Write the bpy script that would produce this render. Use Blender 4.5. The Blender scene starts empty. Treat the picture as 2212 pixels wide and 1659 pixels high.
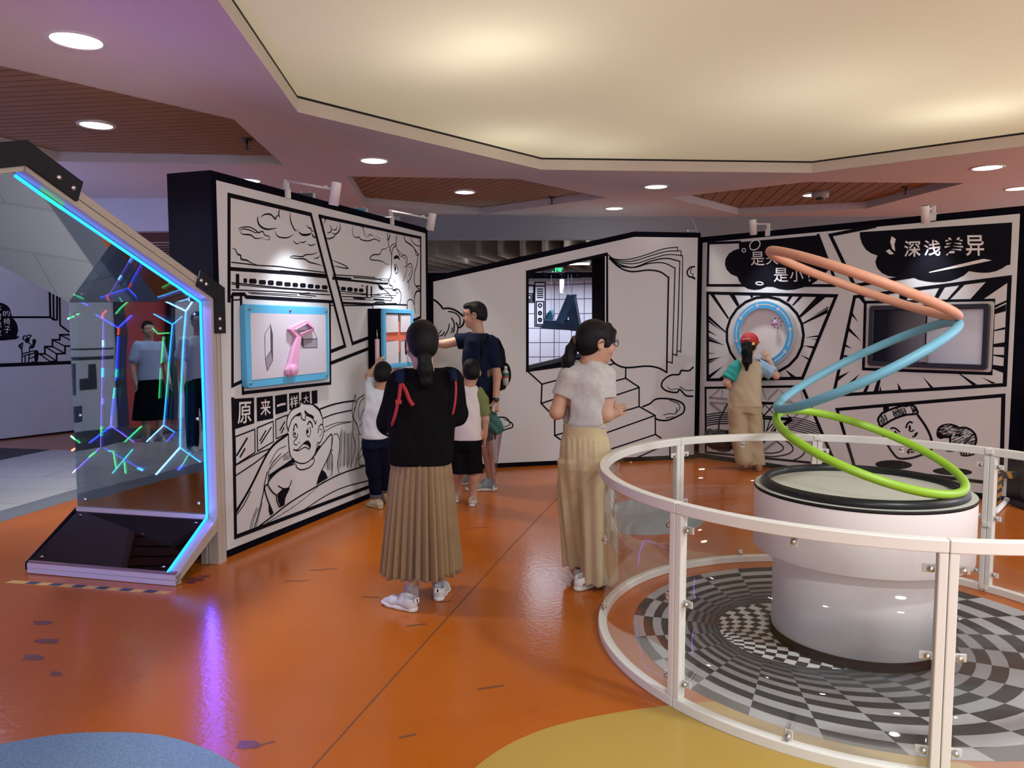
import bpy, bmesh, math, random
import numpy as np
from mathutils import Vector, Matrix, geometry

random.seed(7)
SC = bpy.context.scene
COL = SC.collection

# ------------------------------------------------------------------ camera
EYE = Vector((0, 0, 1.55)); FPX = 1665.0; PITCH = 0.0762
cam_data = bpy.data.cameras.new('camera')
cam_data.sensor_width = 36.0
cam_data.lens = 36.0 * FPX / 2212.0
cam_data.clip_start = 0.05; cam_data.clip_end = 200
cam = bpy.data.objects.new('camera', cam_data)
COL.objects.link(cam)
cam.location = EYE
cam.rotation_euler = (math.pi / 2 - PITCH, 0, 0)
SC.camera = cam

# ------------------------------------------------------------------ world, exposure
world = bpy.data.worlds.new('hall_ambient'); SC.world = world
world.use_nodes = True
bg = world.node_tree.nodes['Background']
bg.inputs[0].default_value = (0.84, 0.89, 1.0, 1); bg.inputs[1].default_value = 1.7
vs = SC.view_settings
vs.view_transform = 'Standard'; vs.look = 'None'; vs.gamma = 1.0; vs.exposure = 0.0
try: vs.use_curve_mapping = False
except Exception: pass
SC.cycles.max_bounces = 7; SC.cycles.diffuse_bounces = 3; SC.cycles.glossy_bounces = 4
SC.cycles.transparent_max_bounces = 16; SC.cycles.transmission_bounces = 4
SC.cycles.caustics_reflective = False; SC.cycles.caustics_refractive = False
SC.cycles.sample_clamp_indirect = 4.0; SC.cycles.use_denoising = True

CEIL = 3.10
def lamp(kind, loc, energy, color, aim=None, **kw):
    d = bpy.data.lights.new('light', kind); d.energy = energy; d.color = color
    for k, v in kw.items(): setattr(d, k, v)
    o = bpy.data.objects.new('light', d); COL.objects.link(o); o.location = loc
    if aim is not None:
        o.rotation_euler = (Vector(aim) - Vector(loc)).to_track_quat('-Z', 'Y').to_euler()
    return o

# unseen ceiling lamps behind and beside the camera: assumed hall downlights plus added fill
WARM = (1.0, 0.91, 0.76); COOL = (0.93, 0.97, 1.0)
for x, y, e, c in ((-2.6, -2.5, 26, COOL), (2.5, 1.6, 80, COOL), (0.9, -0.5, 90, COOL), (0.5, -2.6, 40, COOL), (4.6, 3.6, 16, WARM),
                   (-6.4, 2.0, 26, COOL), (-5.5, -1.5, 26, COOL), (5.2, -1.0, 70, COOL), (2.6, -3.6, 45, COOL), (7.0, 3.9, 150, COOL), (6.4, 2.4, 40, COOL), (-5.4, 7.4, 14, (.50, .60, 1.0))):  # the blue one is added to tint the far left
    lamp('AREA', (x, y, CEIL - 0.03), e, c, (x, y, 0), shape='DISK', size=0.24)

# unseen blue lamp added to tint the bulkhead and wall at far left
lamp('AREA', (-5.9, 7.0, 1.3), 34, (.36, .46, 1.0), (-4.3, 9.6, 2.7), shape='DISK', size=.7)

# ------------------------------------------------------------------ picture geometry helpers
RT = Vector((1, 0, 0)); FW = Vector((0, math.cos(PITCH), -math.sin(PITCH))); UP = Vector((0, math.sin(PITCH), math.cos(PITCH)))
def ray(x, y): return RT * ((x - 1106) / FPX) - UP * ((y - 829.5) / FPX) + FW
def fl(x, y, z=0.0):
    d = ray(x, y); return EYE + d * ((z - EYE.z) / d.z)
def vp(x, y, Y):
    d = ray(x, y); return EYE + d * (Y / d.y)
CROPS = dict(c4=(340, 340, .27125), c5=(470, 780, .26522), c6=(500, 380, .19892), c7=(500, 630, .19892), c8=(760, 600, .31344),
             d5=(900, 480, .20492), d6=(1120, 480, .3255), d7=(1500, 440, .32188), d8=(1500, 700, .32188), e8=(500, 840, .205),
             e1=(1500, 820, .14467), e2=(1780, 840, .1953), e3=(0, 560, .1809), e4=(1510, 470, .15823), e5=(1840, 470, .16817),
             e6=(1530, 630, .13867), e7=(1780, 590, .1953), s1=(0, 280, .25316), s2=(0, 620, .25316), s3=(0, 980, .25316),
             win=(1130, 540, .16281), px=(0, 0, 1.0))
def T(c, pts):
    ox, oy, s = CROPS[c]; return [(ox + x * s, oy + y * s) for x, y in pts]

# ------------------------------------------------------------------ materials
def _n(nt, t, **kw):
    n = nt.nodes.new(t)
    for k, v in kw.items(): setattr(n, k, v)
    return n
MATS = {}
def mat(name, col, rough=0.6, metal=0.0, var=0.06, vscale=6.0, bump=0.0, bscale=60.0, coat=0.0, spec=0.5, stretch=None, emit=None, estr=0.0, sheen=0.0):
    if name in MATS: return MATS[name]
    m = bpy.data.materials.new(name); m.use_nodes = True
    nt = m.node_tree; b = nt.nodes['Principled BSDF']
    b.inputs['Roughness'].default_value = rough; b.inputs['Metallic'].default_value = metal
    b.inputs['Specular IOR Level'].default_value = spec
    if coat: b.inputs['Coat Weight'].default_value = coat; b.inputs['Coat Roughness'].default_value = 0.08
    if sheen: b.inputs['Sheen Weight'].default_value = sheen
    tc = _n(nt, 'ShaderNodeTexCoord'); src = tc.outputs['Object']
    if stretch:
        mp = _n(nt, 'ShaderNodeMapping'); mp.inputs['Scale'].default_value = stretch
        nt.links.new(src, mp.inputs[0]); src = mp.outputs[0]
    nz = _n(nt, 'ShaderNodeTexNoise'); nz.inputs['Scale'].default_value = vscale; nz.inputs['Detail'].default_value = 4
    nt.links.new(src, nz.inputs['Vector'])
    mx = _n(nt, 'ShaderNodeMix', data_type='RGBA')
    lo = [c * (1 - var) for c in col[:3]] + [1]; hi = [min(1, c * (1 + var)) for c in col[:3]] + [1]
    mx.inputs['A'].default_value = lo; mx.inputs['B'].default_value = hi
    nt.links.new(nz.outputs['Fac'], mx.inputs['Factor']); nt.links.new(mx.outputs['Result'], b.inputs['Base Color'])
    if bump:
        n2 = _n(nt, 'ShaderNodeTexNoise'); n2.inputs['Scale'].default_value = bscale; n2.inputs['Detail'].default_value = 3
        nt.links.new(src, n2.inputs['Vector'])
        bp = _n(nt, 'ShaderNodeBump'); bp.inputs['Strength'].default_value = bump; bp.inputs['Distance'].default_value = 0.01
        nt.links.new(n2.outputs['Fac'], bp.inputs['Height']); nt.links.new(bp.outputs[0], b.inputs['Normal'])
    if emit:
        b.inputs['Emission Color'].default_value = (*emit, 1); b.inputs['Emission Strength'].default_value = estr
    MATS[name] = m
    return m
def emission(name, col, s):
    if name in MATS: return MATS[name]
    m = bpy.data.materials.new(name); m.use_nodes = True; nt = m.node_tree
    for n in list(nt.nodes): nt.nodes.remove(n)
    o = _n(nt, 'ShaderNodeOutputMaterial'); e = _n(nt, 'ShaderNodeEmission')
    e.inputs[0].default_value = (*col, 1); e.inputs[1].default_value = s
    nt.links.new(e.outputs[0], o.inputs[0]); MATS[name] = m
    return m
def sheet(name, glossy, tint, refl, rough=0.02, bump=0.0):
    """see-through sheet with a mirror-like surface: refl = share reflected straight on"""
    if name in MATS: return MATS[name]
    m = bpy.data.materials.new(name); m.use_nodes = True; nt = m.node_tree
    for n in list(nt.nodes): nt.nodes.remove(n)
    o = _n(nt, 'ShaderNodeOutputMaterial'); tr = _n(nt, 'ShaderNodeBsdfTransparent'); gl = _n(nt, 'ShaderNodeBsdfGlossy')
    tr.inputs[0].default_value = (*tint, 1); gl.inputs['Color'].default_value = (*glossy, 1); gl.inputs['Roughness'].default_value = rough
    lw = _n(nt, 'ShaderNodeLayerWeight'); lw.inputs['Blend'].default_value = 0.08
    mr = _n(nt, 'ShaderNodeMapRange'); mr.inputs['To Min'].default_value = refl; mr.inputs['To Max'].default_value = min(1, refl + (0.5 if refl > .2 else .25))
    nt.links.new(lw.outputs['Fresnel'], mr.inputs['Value'])
    if bump:
        tcn = _n(nt, 'ShaderNodeTexCoord'); nz = _n(nt, 'ShaderNodeTexNoise'); nz.inputs['Scale'].default_value = 2.2; nz.inputs['Detail'].default_value = 1
        nt.links.new(tcn.outputs['Object'], nz.inputs['Vector'])
        bp = _n(nt, 'ShaderNodeBump'); bp.inputs['Strength'].default_value = bump; bp.inputs['Distance'].default_value = 0.02
        nt.links.new(nz.outputs['Fac'], bp.inputs['Height']); nt.links.new(bp.outputs[0], gl.inputs['Normal'])
    mx = _n(nt, 'ShaderNodeMixShader')
    nt.links.new(mr.outputs[0], mx.inputs[0]); nt.links.new(tr.outputs[0], mx.inputs[1]); nt.links.new(gl.outputs[0], mx.inputs[2])
    nt.links.new(mx.outputs[0], o.inputs[0]); MATS[name] = m
    return m

# ------------------------------------------------------------------ objects
def root_of(o):
    while o.parent is not None: o = o.parent
    return o
def tag(o, label=None, cat=None, group=None, kind=None):
    if label: o['label'] = label
    if cat: o['category'] = cat
    if group: o['group'] = group
    if kind: o['kind'] = kind
    return o
def thing(name, label, cat, loc, group=None):
    o = bpy.data.objects.new(name, None); o.empty_display_size = 0.1; COL.objects.link(o); o.location = Vector(loc)
    return tag(o, label, cat, group)
def link_mesh(name, me, m, parent=None, smooth=False, local=False):
    o = bpy.data.objects.new(name, me); COL.objects.link(o)
    for mm in (m if isinstance(m, (list, tuple)) else [m]): me.materials.append(mm)
    if parent is not None:
        o.parent = parent
        if not local: me.transform(Matrix.Translation(-root_of(parent).location))
    if smooth:
        me.shade_smooth()
    return o
def rebase(o, loc):
    """put a single-mesh thing's origin at its base"""
    o.data.transform(Matrix.Translation(-Vector(loc))); o.location = Vector(loc); return o

class MB:
    def __init__(s): s.v = []; s.f = []; s.mi = []; s.cur = 0
    def add(s, vs, fs):
        b = len(s.v); s.v += [tuple(p) for p in vs]
        for f in fs: s.f.append([b + i for i in f]); s.mi.append(s.cur)
    def box(s, lo, hi, M=None):
        x0, y0, z0 = lo; x1, y1, z1 = hi
        p = [Vector(q) for q in ((x0, y0, z0), (x1, y0, z0), (x1, y1, z0), (x0, y1, z0), (x0, y0, z1), (x1, y0, z1), (x1, y1, z1), (x0, y1, z1))]
        if M is not None: p = [M @ q for q in p]
        s.add(p, [(0, 3, 2, 1), (4, 5, 6, 7), (0, 1, 5, 4), (1, 2, 6, 5), (2, 3, 7, 6), (3, 0, 4, 7)])
    def prism(s, poly, vec, caps=(1, 1)):
        poly = [Vector(p) for p in poly]; vec = Vector(vec); n = len(poly)
        vs = poly + [p + vec for p in poly]
        fs = [(i, (i + 1) % n, n + (i + 1) % n, n + i) for i in range(n)]
        tris = geometry.tessellate_polygon([poly])
        if caps[0]: fs += [tuple(t) for t in tris]
        if caps[1]: fs += [tuple(n + i for i in reversed(t)) for t in tris]
        s.add(vs, fs)
    def poly(s, poly): s.add(poly, [tuple(t) for t in geometry.tessellate_polygon([[Vector(p) for p in poly]])])
    def beam(s, a, b, w, h, up=(0, 0, 1)):
        a = Vector(a); b = Vector(b); d = (b - a).normalized(); u = Vector(up)
        r = d.cross(u)
        if r.length < 1e-4: r = d.cross(Vector((1, 0, 0)))
        r.normalize(); u = r.cross(d)
        q = [r * (w / 2) + u * (h / 2), -r * (w / 2) + u * (h / 2), -r * (w / 2) - u * (h / 2), r * (w / 2) - u * (h / 2)]
        s.prism([a + x for x in q], b - a)
    def tube(s, path, r, n=12, closed=False):
        P = [Vector(p) for p in path]; k = len(P); R = r if isinstance(r, (list, tuple)) else [r] * k
        vs = []; prev = None
        for i in range(k):
            if closed: d = P[(i + 1) % k] - P[i - 1]
            else: d = P[min(i + 1, k - 1)] - P[max(i - 1, 0)]
            d.normalize()
            if prev is None:
                a = Vector((0, 0, 1)) if abs(d.z) < .9 else Vector((1, 0, 0)); u = d.cross(a).normalized()
            else: u = (prev - d * prev.dot(d)).normalized()
            prev = u; w = d.cross(u)
            for j in range(n):
                t = 2 * math.pi * j / n; vs.append(P[i] + (u * math.cos(t) + w * math.sin(t)) * R[i])
        fs = []
        for i in range(k if closed else k - 1):
            a = i * n; b = ((i + 1) % k) * n
            sh = 0
            if closed and i == k - 1:  # match frames at the seam
                best = min(range(n), key=lambda q: (vs[a] - vs[b + q]).length); sh = best
            for j in range(n): fs.append((a + j, a + (j + 1) % n, b + (j + 1 + sh) % n, b + (j + sh) % n))
        if not closed: fs += [tuple(reversed(range(n))), tuple(range((k - 1) * n, k * n))]
        s.add(vs, fs)
    def lathe(s, prof, c, n=64, M=None):
        vs = []; k = len(prof)
        for r, z in prof:
            for j in range(n):
                t = 2 * math.pi * j / n; p = Vector((r * math.cos(t), r * math.sin(t), z))
                vs.append((M @ p if M is not None else p) + Vector(c))
        s.add(vs, [(i * n + j, i * n + (j + 1) % n, (i + 1) * n + (j + 1) % n, (i + 1) * n + j) for i in range(k - 1) for j in range(n)])
    def disc(s, r, c, n=48, M=None):
        p = [Vector((r * math.cos(2 * math.pi * j / n), r * math.sin(2 * math.pi * j / n), 0)) for j in range(n)]
        s.add([(M @ q if M is not None else q) + Vector(c) for q in p], [tuple(range(n))])
    def build(s, name, m, parent=None, smooth=False, local=False):
        me = bpy.data.meshes.new(name); me.from_pydata([tuple(p) for p in s.v], [], s.f)
        if s.mi: me.polygons.foreach_set('material_index', s.mi)
        me.update(); return link_mesh(name, me, m, parent, smooth, local)
def bevel(o, w, seg=2):
    b = o.modifiers.new('bevel', 'BEVEL'); b.width = w; b.segments = seg; b.limit_method = 'ANGLE'; b.angle_limit = math.radians(40)
    return o
def flat_mats(*cols): return [mat(*c) for c in cols]

def spline(P, n=6, closed=False):
    P = [Vector(p) for p in P]; k = len(P)
    if k < 3: return P
    out = []
    for i in range(k if closed else k - 1):
        a = P[i - 1] if (i > 0 or closed) else P[0] * 2 - P[1]
        b = P[i]; c = P[(i + 1) % k]
        d = P[(i + 2) % k] if (closed or i + 2 < k) else P[-1] * 2 - P[-2]
        for j in range(n):
            t = j / n
            out.append(0.5 * ((2 * b) + (c - a) * t + (2 * a - 5 * b + 4 * c - d) * t * t + (3 * b - a - 3 * c + d) * t ** 3))
    if not closed: out.append(P[-1])
    return out

class Wall:
    """vertical plane: p0 on the floor, d along it, n towards the viewer"""
    def __init__(s, p0, p1, flip=False):
        s.p0 = Vector((p0[0], p0[1], 0)); s.d = (Vector((p1[0], p1[1], 0)) - s.p0).normalized()
        s.L = (Vector((p1[0], p1[1], 0)) - s.p0).length
        s.n = Vector((s.d.y, -s.d.x, 0))
        if s.n.dot(Vector((0, -1, 0))) < 0 and not flip: s.n = -s.n
    def P(s, u, z, o=0.0): return s.p0 + s.d * u + Vector((0, 0, z)) + s.n * o
    def uv(s, x, y, o=0.0):
        d = ray(x, y); q = s.p0 + s.n * o; t = (q - EYE).dot(s.n) / d.dot(s.n); h = EYE + d * t
        return ((h - s.p0).dot(s.d), h.z)
    def uvs(s, pts, o=0.0): return [s.uv(x, y, o) for x, y in pts]
    def box(s, mb, u0, u1, z0, z1, o0, o1):
        mb.prism([s.P(u0, z0, o0), s.P(u1, z0, o0), s.P(u1, z1, o0), s.P(u0, z1, o0)], s.n * (o1 - o0))
    def line(s, mb, uv, w, o=0.003, closed=False, sm=False, taper=False, n=5):
        pts = [Vector((a, b)) for a, b in uv]
        if sm: pts = spline(pts, n, closed)
        k = len(pts)
        if k < 2: return
        vs = []; fs = []
        for i in range(k):
            a = pts[i - 1] if (i or closed) else pts[i]; b = pts[(i + 1) % k] if (i < k - 1 or closed) else pts[i]
            d1 = (pts[i] - a); d2 = (b - pts[i])
            d1 = d1.normalized() if d1.length > 1e-7 else (d2.normalized() if d2.length > 1e-7 else Vector((1, 0)))
            d2 = d2.normalized() if d2.length > 1e-7 else d1
            t = d1 + d2
            t = t.normalized() if t.length > 1e-5 else d1
            nn = Vector((-t.y, t.x)); c = max(0.45, abs(nn.dot(Vector((-d1.y, d1.x)))))
            ww = w / 2 / c
            if taper:
                q = i / (k - 1); ww *= max(0.12, math.sin(math.pi * min(1, max(0, q))) ** 0.6)
            e = Vector((0, 0))
            if not sm and not closed:
                if i == 0: e = -d2 * w * 0.45
                if i == k - 1: e = d1 * w * 0.45
            for sg in (1, -1):
                q = pts[i] + nn * ww * sg + e; vs.append(s.P(q.x, q.y, o))
        for i in range(k if closed else k - 1):
            a = 2 * i; b = 2 * ((i + 1) % k); fs.append((a, a + 1, b + 1, b))
        mb.add(vs, fs)
    def fill(s, mb, uv, o=0.0025, sm=False, n=5):
        pts = [Vector((a, b)) for a, b in uv]
        if sm: pts = spline(pts, n, True)
        mb.poly([s.P(q.x, q.y, o) for q in pts])
    # pixel versions (points of the print measured on the photograph, laid on the wall's own plane)
    def ink(s, mb, c, pts, w, **k): s.line(mb, s.uvs(T(c, pts)), w, **k)
    def blk(s, mb, c, pts, **k): s.fill(mb, s.uvs(T(c, pts)), **k)
    def text(s, mb, c, quad, body, weight=0.0, o=0.004):
        """lettering stretched over the four corners TL, TR, BR, BL"""
        cu = bpy.data.curves.new('lettering', 'FONT'); cu.body = body; cu.offset = weight
        ob = bpy.data.objects.new('lettering', cu); COL.objects.link(ob)
        me = bpy.data.meshes.new_from_object(ob.evaluated_get(bpy.context.evaluated_depsgraph_get()))
        bpy.data.objects.remove(ob); bpy.data.curves.remove(cu)
        co = np.array([v.co[:] for v in me.vertices])
        if not len(co): return
        lo = co.min(0); hi = co.max(0); Q = [Vector(q) for q in s.uvs(T(c, quad))]
        vs = []
        for x, y, _ in co:
            a = (x - lo[0]) / (hi[0] - lo[0]); b = (hi[1] - y) / max(1e-6, hi[1] - lo[1])
            q = (Q[0] * (1 - a) + Q[1] * a) * (1 - b) + (Q[3] * (1 - a) + Q[2] * a) * b
            vs.append(s.P(q.x, q.y, o))
        mb.add(vs, [tuple(p.vertices) for p in me.polygons]); bpy.data.meshes.remove(me)
# ================================================================== SETTING: floor
def floor_mat(name, col, dark, rough=0.22, scuff=0.5, speck=0.0):
    m = bpy.data.materials.new(name); m.use_nodes = True; nt = m.node_tree; b = nt.nodes['Principled BSDF']; b.inputs['Specular IOR Level'].default_value = .26
    tc = _n(nt, 'ShaderNodeTexCoord')
    n1 = _n(nt, 'ShaderNodeTexNoise'); n1.inputs['Scale'].default_value = 1.1; n1.inputs['Detail'].default_value = 6
    n2 = _n(nt, 'ShaderNodeTexNoise'); n2.inputs['Scale'].default_value = 38 if not speck else 160; n2.inputs['Detail'].default_value = 3
    n3 = _n(nt, 'ShaderNodeTexNoise'); n3.inputs['Scale'].default_value = 2.6; n3.inputs['Detail'].default_value = 8; n3.inputs['Roughness'].default_value = 0.75
    for n in (n1, n2, n3): nt.links.new(tc.outputs['Object'], n.inputs['Vector'])
    r = _n(nt, 'ShaderNodeValToRGB'); r.color_ramp.elements[0].position = 0.60; r.color_ramp.elements[1].position = 0.78
    r.color_ramp.elements[0].color = (0, 0, 0, 1); r.color_ramp.elements[1].color = (scuff, scuff, scuff, 1)
    nt.links.new(n3.outputs['Fac'], r.inputs[0])
    a = _n(nt, 'ShaderNodeMix', data_type='RGBA'); a.inputs['A'].default_value = (*[c * .88 for c in col], 1); a.inputs['B'].default_value = (*[min(1, c * 1.12) for c in col], 1)
    nt.links.new(n1.outputs['Fac'], a.inputs['Factor'])
    c = _n(nt, 'ShaderNodeMix', data_type='RGBA'); c.inputs['B'].default_value = (*dark, 1)
    nt.links.new(r.outputs[0], c.inputs['Factor']); nt.links.new(a.outputs['Result'], c.inputs['A'])
    last = c.outputs['Result']
    if speck:
        r2 = _n(nt, 'ShaderNodeValToRGB'); r2.color_ramp.elements[0].position = 0.45; r2.color_ramp.elements[1].position = 0.62
        nt.links.new(n2.outputs['Fac'], r2.inputs[0])
        e = _n(nt, 'ShaderNodeMix', data_type='RGBA'); e.inputs['B'].default_value = (*[min(1, q * (1 + speck)) for q in col], 1)
        nt.links.new(r2.outputs[0], e.inputs['Factor']); nt.links.new(last, e.inputs['A']); last = e.outputs['Result']
    nt.links.new(last, b.inputs['Base Color'])
    rr = _n(nt, 'ShaderNodeMapRange'); rr.inputs['To Min'].default_value = rough * .8; rr.inputs['To Max'].default_value = rough * 1.35
    nt.links.new(n1.outputs['Fac'], rr.inputs['Value']); nt.links.new(rr.outputs[0], b.inputs['Roughness'])
    bp = _n(nt, 'ShaderNodeBump'); bp.inputs['Strength'].default_value = 0.10; bp.inputs['Distance'].default_value = 0.01
    nt.links.new(n2.outputs['Fac'], bp.inputs['Height']); nt.links.new(bp.outputs[0], b.inputs['Normal'])
    return m
ORANGE = floor_mat('orange_epoxy', (0.42, 0.105, 0.011), (0.11, 0.04, 0.015), rough=.17)
YELLOW = floor_mat('ochre_epoxy', (0.42, 0.28, 0.06), (0.28, 0.19, 0.05), scuff=.3)
BLUE = floor_mat('blue_epoxy', (0.13, 0.21, 0.29), (0.10, 0.15, 0.22), rough=.4, scuff=.3, speck=.5)
GREYBL = floor_mat('grey_blue_epoxy', (0.26, 0.31, 0.33), (0.16, 0.2, 0.22), scuff=.3)

mb = MB(); mb.box((-12, -7, -0.08), (10, 22, 0)); floor = tag(mb.build('floor', ORANGE), kind='structure')
def patch(name, poly, m, z=0.0012):
    b = MB(); b.prism([(p[0], p[1], 0.0002) for p in poly], (0, 0, z), caps=(0, 1)); return b.build(name, m, floor)
def blob(pts, n=8): return [Vector((p.x, p.y, 0)) for p in spline([Vector((p[0], p[1], 0)) for p in pts], n, True)]
f2 = lambda *pts: [fl(*p).xy for p in pts]
# blue area at the lower left, ochre area under the near railing, grey-blue area behind it
patch('blue_floor_area', blob(f2((-250, 1690), (-60, 1622), (0, 1608), (120, 1588), (230, 1582), (340, 1588), (430, 1612), (490, 1642), (530, 1680)) + [Vector((-.92, 2.35)), Vector((-1.1, 2.0)), Vector((-1.6, 1.8)), Vector((-2.2, 1.9))]), BLUE)
patch('ochre_floor_area', blob(f2((960, 1740), (1020, 1665), (1100, 1608), (1200, 1568), (1330, 1540), (1450, 1524), (1560, 1516), (1700, 1530), (1850, 1575), (2030, 1640), (2120, 1665)) + [Vector((1.75, 2.2)), Vector((1.3, 1.8)), Vector((0.6, 1.7)), Vector((0.0, 1.9))]), YELLOW)
patch('grey_blue_floor_area', blob(f2((1349, 1082), (1395, 1080), (1450, 1088), (1500, 1105), (1520, 1122), (1508, 1138), (1470, 1150), (1400, 1156), (1350, 1153), (1310, 1130), (1310, 1098))), GREYBL)
# pale tiled floor at the far left with a grey strip along its edge, dark carpet beyond
e0 = fl(0, 1128); e1 = fl(158, 1080); ed = (e1 - e0).normalized()
E0 = e0 - ed * 6; E1 = e0 + ed * 3.2; sn = Vector((-ed.y, ed.x, 0))
if sn.y < 0: sn = -sn
patch('grey_edge_strip', [E0, E1, E1 + sn * .30, E0 + sn * .30], mat('grey_strip', (.16, .17, .19), .35))
def tile_mat():
    m = bpy.data.materials.new('pale_floor_tiles'); m.use_nodes = True; nt = m.node_tree; b = nt.nodes['Principled BSDF']
    tc = _n(nt, 'ShaderNodeTexCoord'); br = _n(nt, 'ShaderNodeTexBrick'); br.offset = 0.5
    br.inputs['Scale'].default_value = 1.0; br.inputs['Brick Width'].default_value = 1.2; br.inputs['Row Height'].default_value = .6
    br.inputs['Mortar Size'].default_value = .006; br.inputs['Color1'].default_value = (.47, .46, .44, 1); br.inputs['Color2'].default_value = (.44, .43, .42, 1); br.inputs['Mortar'].default_value = (.25, .25, .25, 1)
    nt.links.new(tc.outputs['Object'], br.inputs['Vector']); nt.links.new(br.outputs['Color'], b.inputs['Base Color']); b.inputs['Roughness'].default_value = .25
    return m
patch('pale_tile_area', [E0 + sn * .30, E1 + sn * .30, E1 + sn * 2.3, E0 + sn * 2.3], tile_mat())
patch('dark_carpet_area', [E0 + sn * 2.3, E1 + sn * 2.3, E1 + sn * 6, E0 + sn * 6], mat('dark_carpet', (.05, .05, .06), .9))
# construction joint and scuffs in the floor
jt = MB()
def floor_line(b, a, c, w, z=0.0013):
    a = Vector((a[0], a[1], 0)); c = Vector((c[0], c[1], 0)); t = (c - a).normalized(); nn = Vector((-t.y, t.x, 0)) * w / 2
    b.add([a + nn + Vector((0, 0, z)), c + nn + Vector((0, 0, z)), c - nn + Vector((0, 0, z)), a - nn + Vector((0, 0, z))], [(0, 1, 2, 3)])
floor_line(jt, fl(675, 1659), fl(1105, 1180), .006); floor_line(jt, fl(1105, 1180), fl(1215, 1065), .005)
jt.build('floor_joint', mat('joint_dark', (.12, .045, .015), .6), floor)
sc = MB()
for x, y, L, a in ((700, 1230, 60, .25), (640, 1255, 50, .1), (900, 1350, 45, .3), (960, 1300, 30, .4), (1030, 1140, 50, .2), (880, 1590, 40, .4), (560, 1610, 70, .5), (1060, 1485, 60, .3), (430, 1245, 50, .35), (800, 1290, 40, 0)):
    p = fl(x, y); dv = Vector((math.cos(a), math.sin(a), 0)) * L * p.y / FPX / 2
    floor_line(sc, p - dv, p + dv, .010 + .006 * random.random())
sc.build('floor_scuffs', mat('scuff', (.16, .055, .03), .5), floor)
# wet-looking stains on the floor near the mirror booth
st = MB()
for c, rx, ry in (((425, 1252), 18, 5), ((412, 1258), 12, 4), ((445, 1245), 10, 3), ((70, 1420), 22, 8), ((105, 1385), 26, 7), ((120, 1455), 12, 7), ((90, 1345), 20, 6), ((535, 1608), 25, 12)):
    st.add([fl(c[0] + rx * math.cos(t) * (1 + .25 * math.sin(3 * t + c[0])), c[1] + ry * math.sin(t) * (1 + .3 * math.cos(2 * t)), .0011) for t in np.linspace(0, 2 * math.pi, 20)[:-1]], [tuple(range(19))])
st.build('floor_stains', mat('stain', (.16, .045, .025), .3), floor)

# ================================================================== SETTING: ceiling
PLASTER = mat('soffit_plaster', (.60, .56, .57), .75, var=.03, bump=.05, bscale=200)
COVE = mat('cove_trim', (.66, .62, .52), .6, var=.08, vscale=3)
def ceil_pts(c, pts, z=CEIL): return [fl(x, y, z).xy for x, y in T(c, pts)]
cof = ceil_pts('px', ((470, 0), (643, 242), (1170, 366.5), (1754, 373.6), (2212, 315.5)))
dl = (cof[0] - cof[1]).normalized(); dr = (cof[4] - cof[3]).normalized()
cof = [cof[0] + dl * 6.5, cof[1], cof[2], cof[3], cof[3] + dr * 5.2, Vector((7.2, -2.6))]
wL = ceil_pts('px', ((-330, 66), (505, 258), (613, 357), (125, 349), (0, 318), (-330, 226)))
wM = ceil_pts('px', ((748.5, 381), (1118.8, 386.7), (1308, 427), (1043.5, 462.8), (788, 442)))
wR = ceil_pts('px', ((1447.7, 426.8), (1743, 393), (2082.8, 395.6), (1871.7, 450.7), (1594.6, 463.5)))
outer = [Vector((-12, -7)), Vector((10, -7)), Vector((10, 11.2)), Vector((-1.6, 11.2)), Vector((-3.0, 9.6)), Vector((-12, 9.6))]
def holed(polys, z):
    tris = geometry.tessellate_polygon([[Vector((p.x, p.y, 0)) for p in q] for q in polys])
    flat = [p for q in polys for p in q]; b = MB(); b.add([(p.x, p.y, z) for p in flat], [tuple(t) for t in tris]); return b
ceiling = tag(holed([outer, cof, wL, wM, wR], CEIL).build('ceiling', PLASTER), kind='structure')
def rim(name, poly, h, m, z0=CEIL):
    b = MB(); n = len(poly)
    b.add([(p.x, p.y, z0) for p in poly] + [(p.x, p.y, z0 + h) for p in poly], [(i, (i + 1) % n, n + (i + 1) % n, n + i) for i in range(n)])
    return b.build(name, m, ceiling)
rim('coffer_rim', cof, .10, COVE)
cc = sum(cof, Vector((0, 0))) / len(cof)
def inset(poly, d):
    out = []; n = len(poly); c = sum(poly, Vector((0, 0))) / n
    for i in range(n):
        e1 = (poly[i] - poly[i - 1]).normalized(); e2 = (poly[(i + 1) % n] - poly[i]).normalized()
        n1 = Vector((-e1.y, e1.x)); n2 = Vector((-e2.y, e2.x))
        if n1.dot(c - poly[i]) < 0: n1 = -n1
        if n2.dot(c - poly[i]) < 0: n2 = -n2
        b = (n1 + n2).normalized(); out.append(poly[i] + b * d / max(.4, b.dot(n1)))
    return out
ci = inset(cof, .012)
b = MB(); n = len(cof)
b.add([(p.x, p.y, CEIL + .10) for p in cof] + [(p.x, p.y, CEIL + .118) for p in cof], [(i, (i + 1) % n, n + (i + 1) % n, n + i) for i in range(n)])
b.build('shadow_gap', mat('gap_black', (.02, .02, .02), .9), ceiling)
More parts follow.
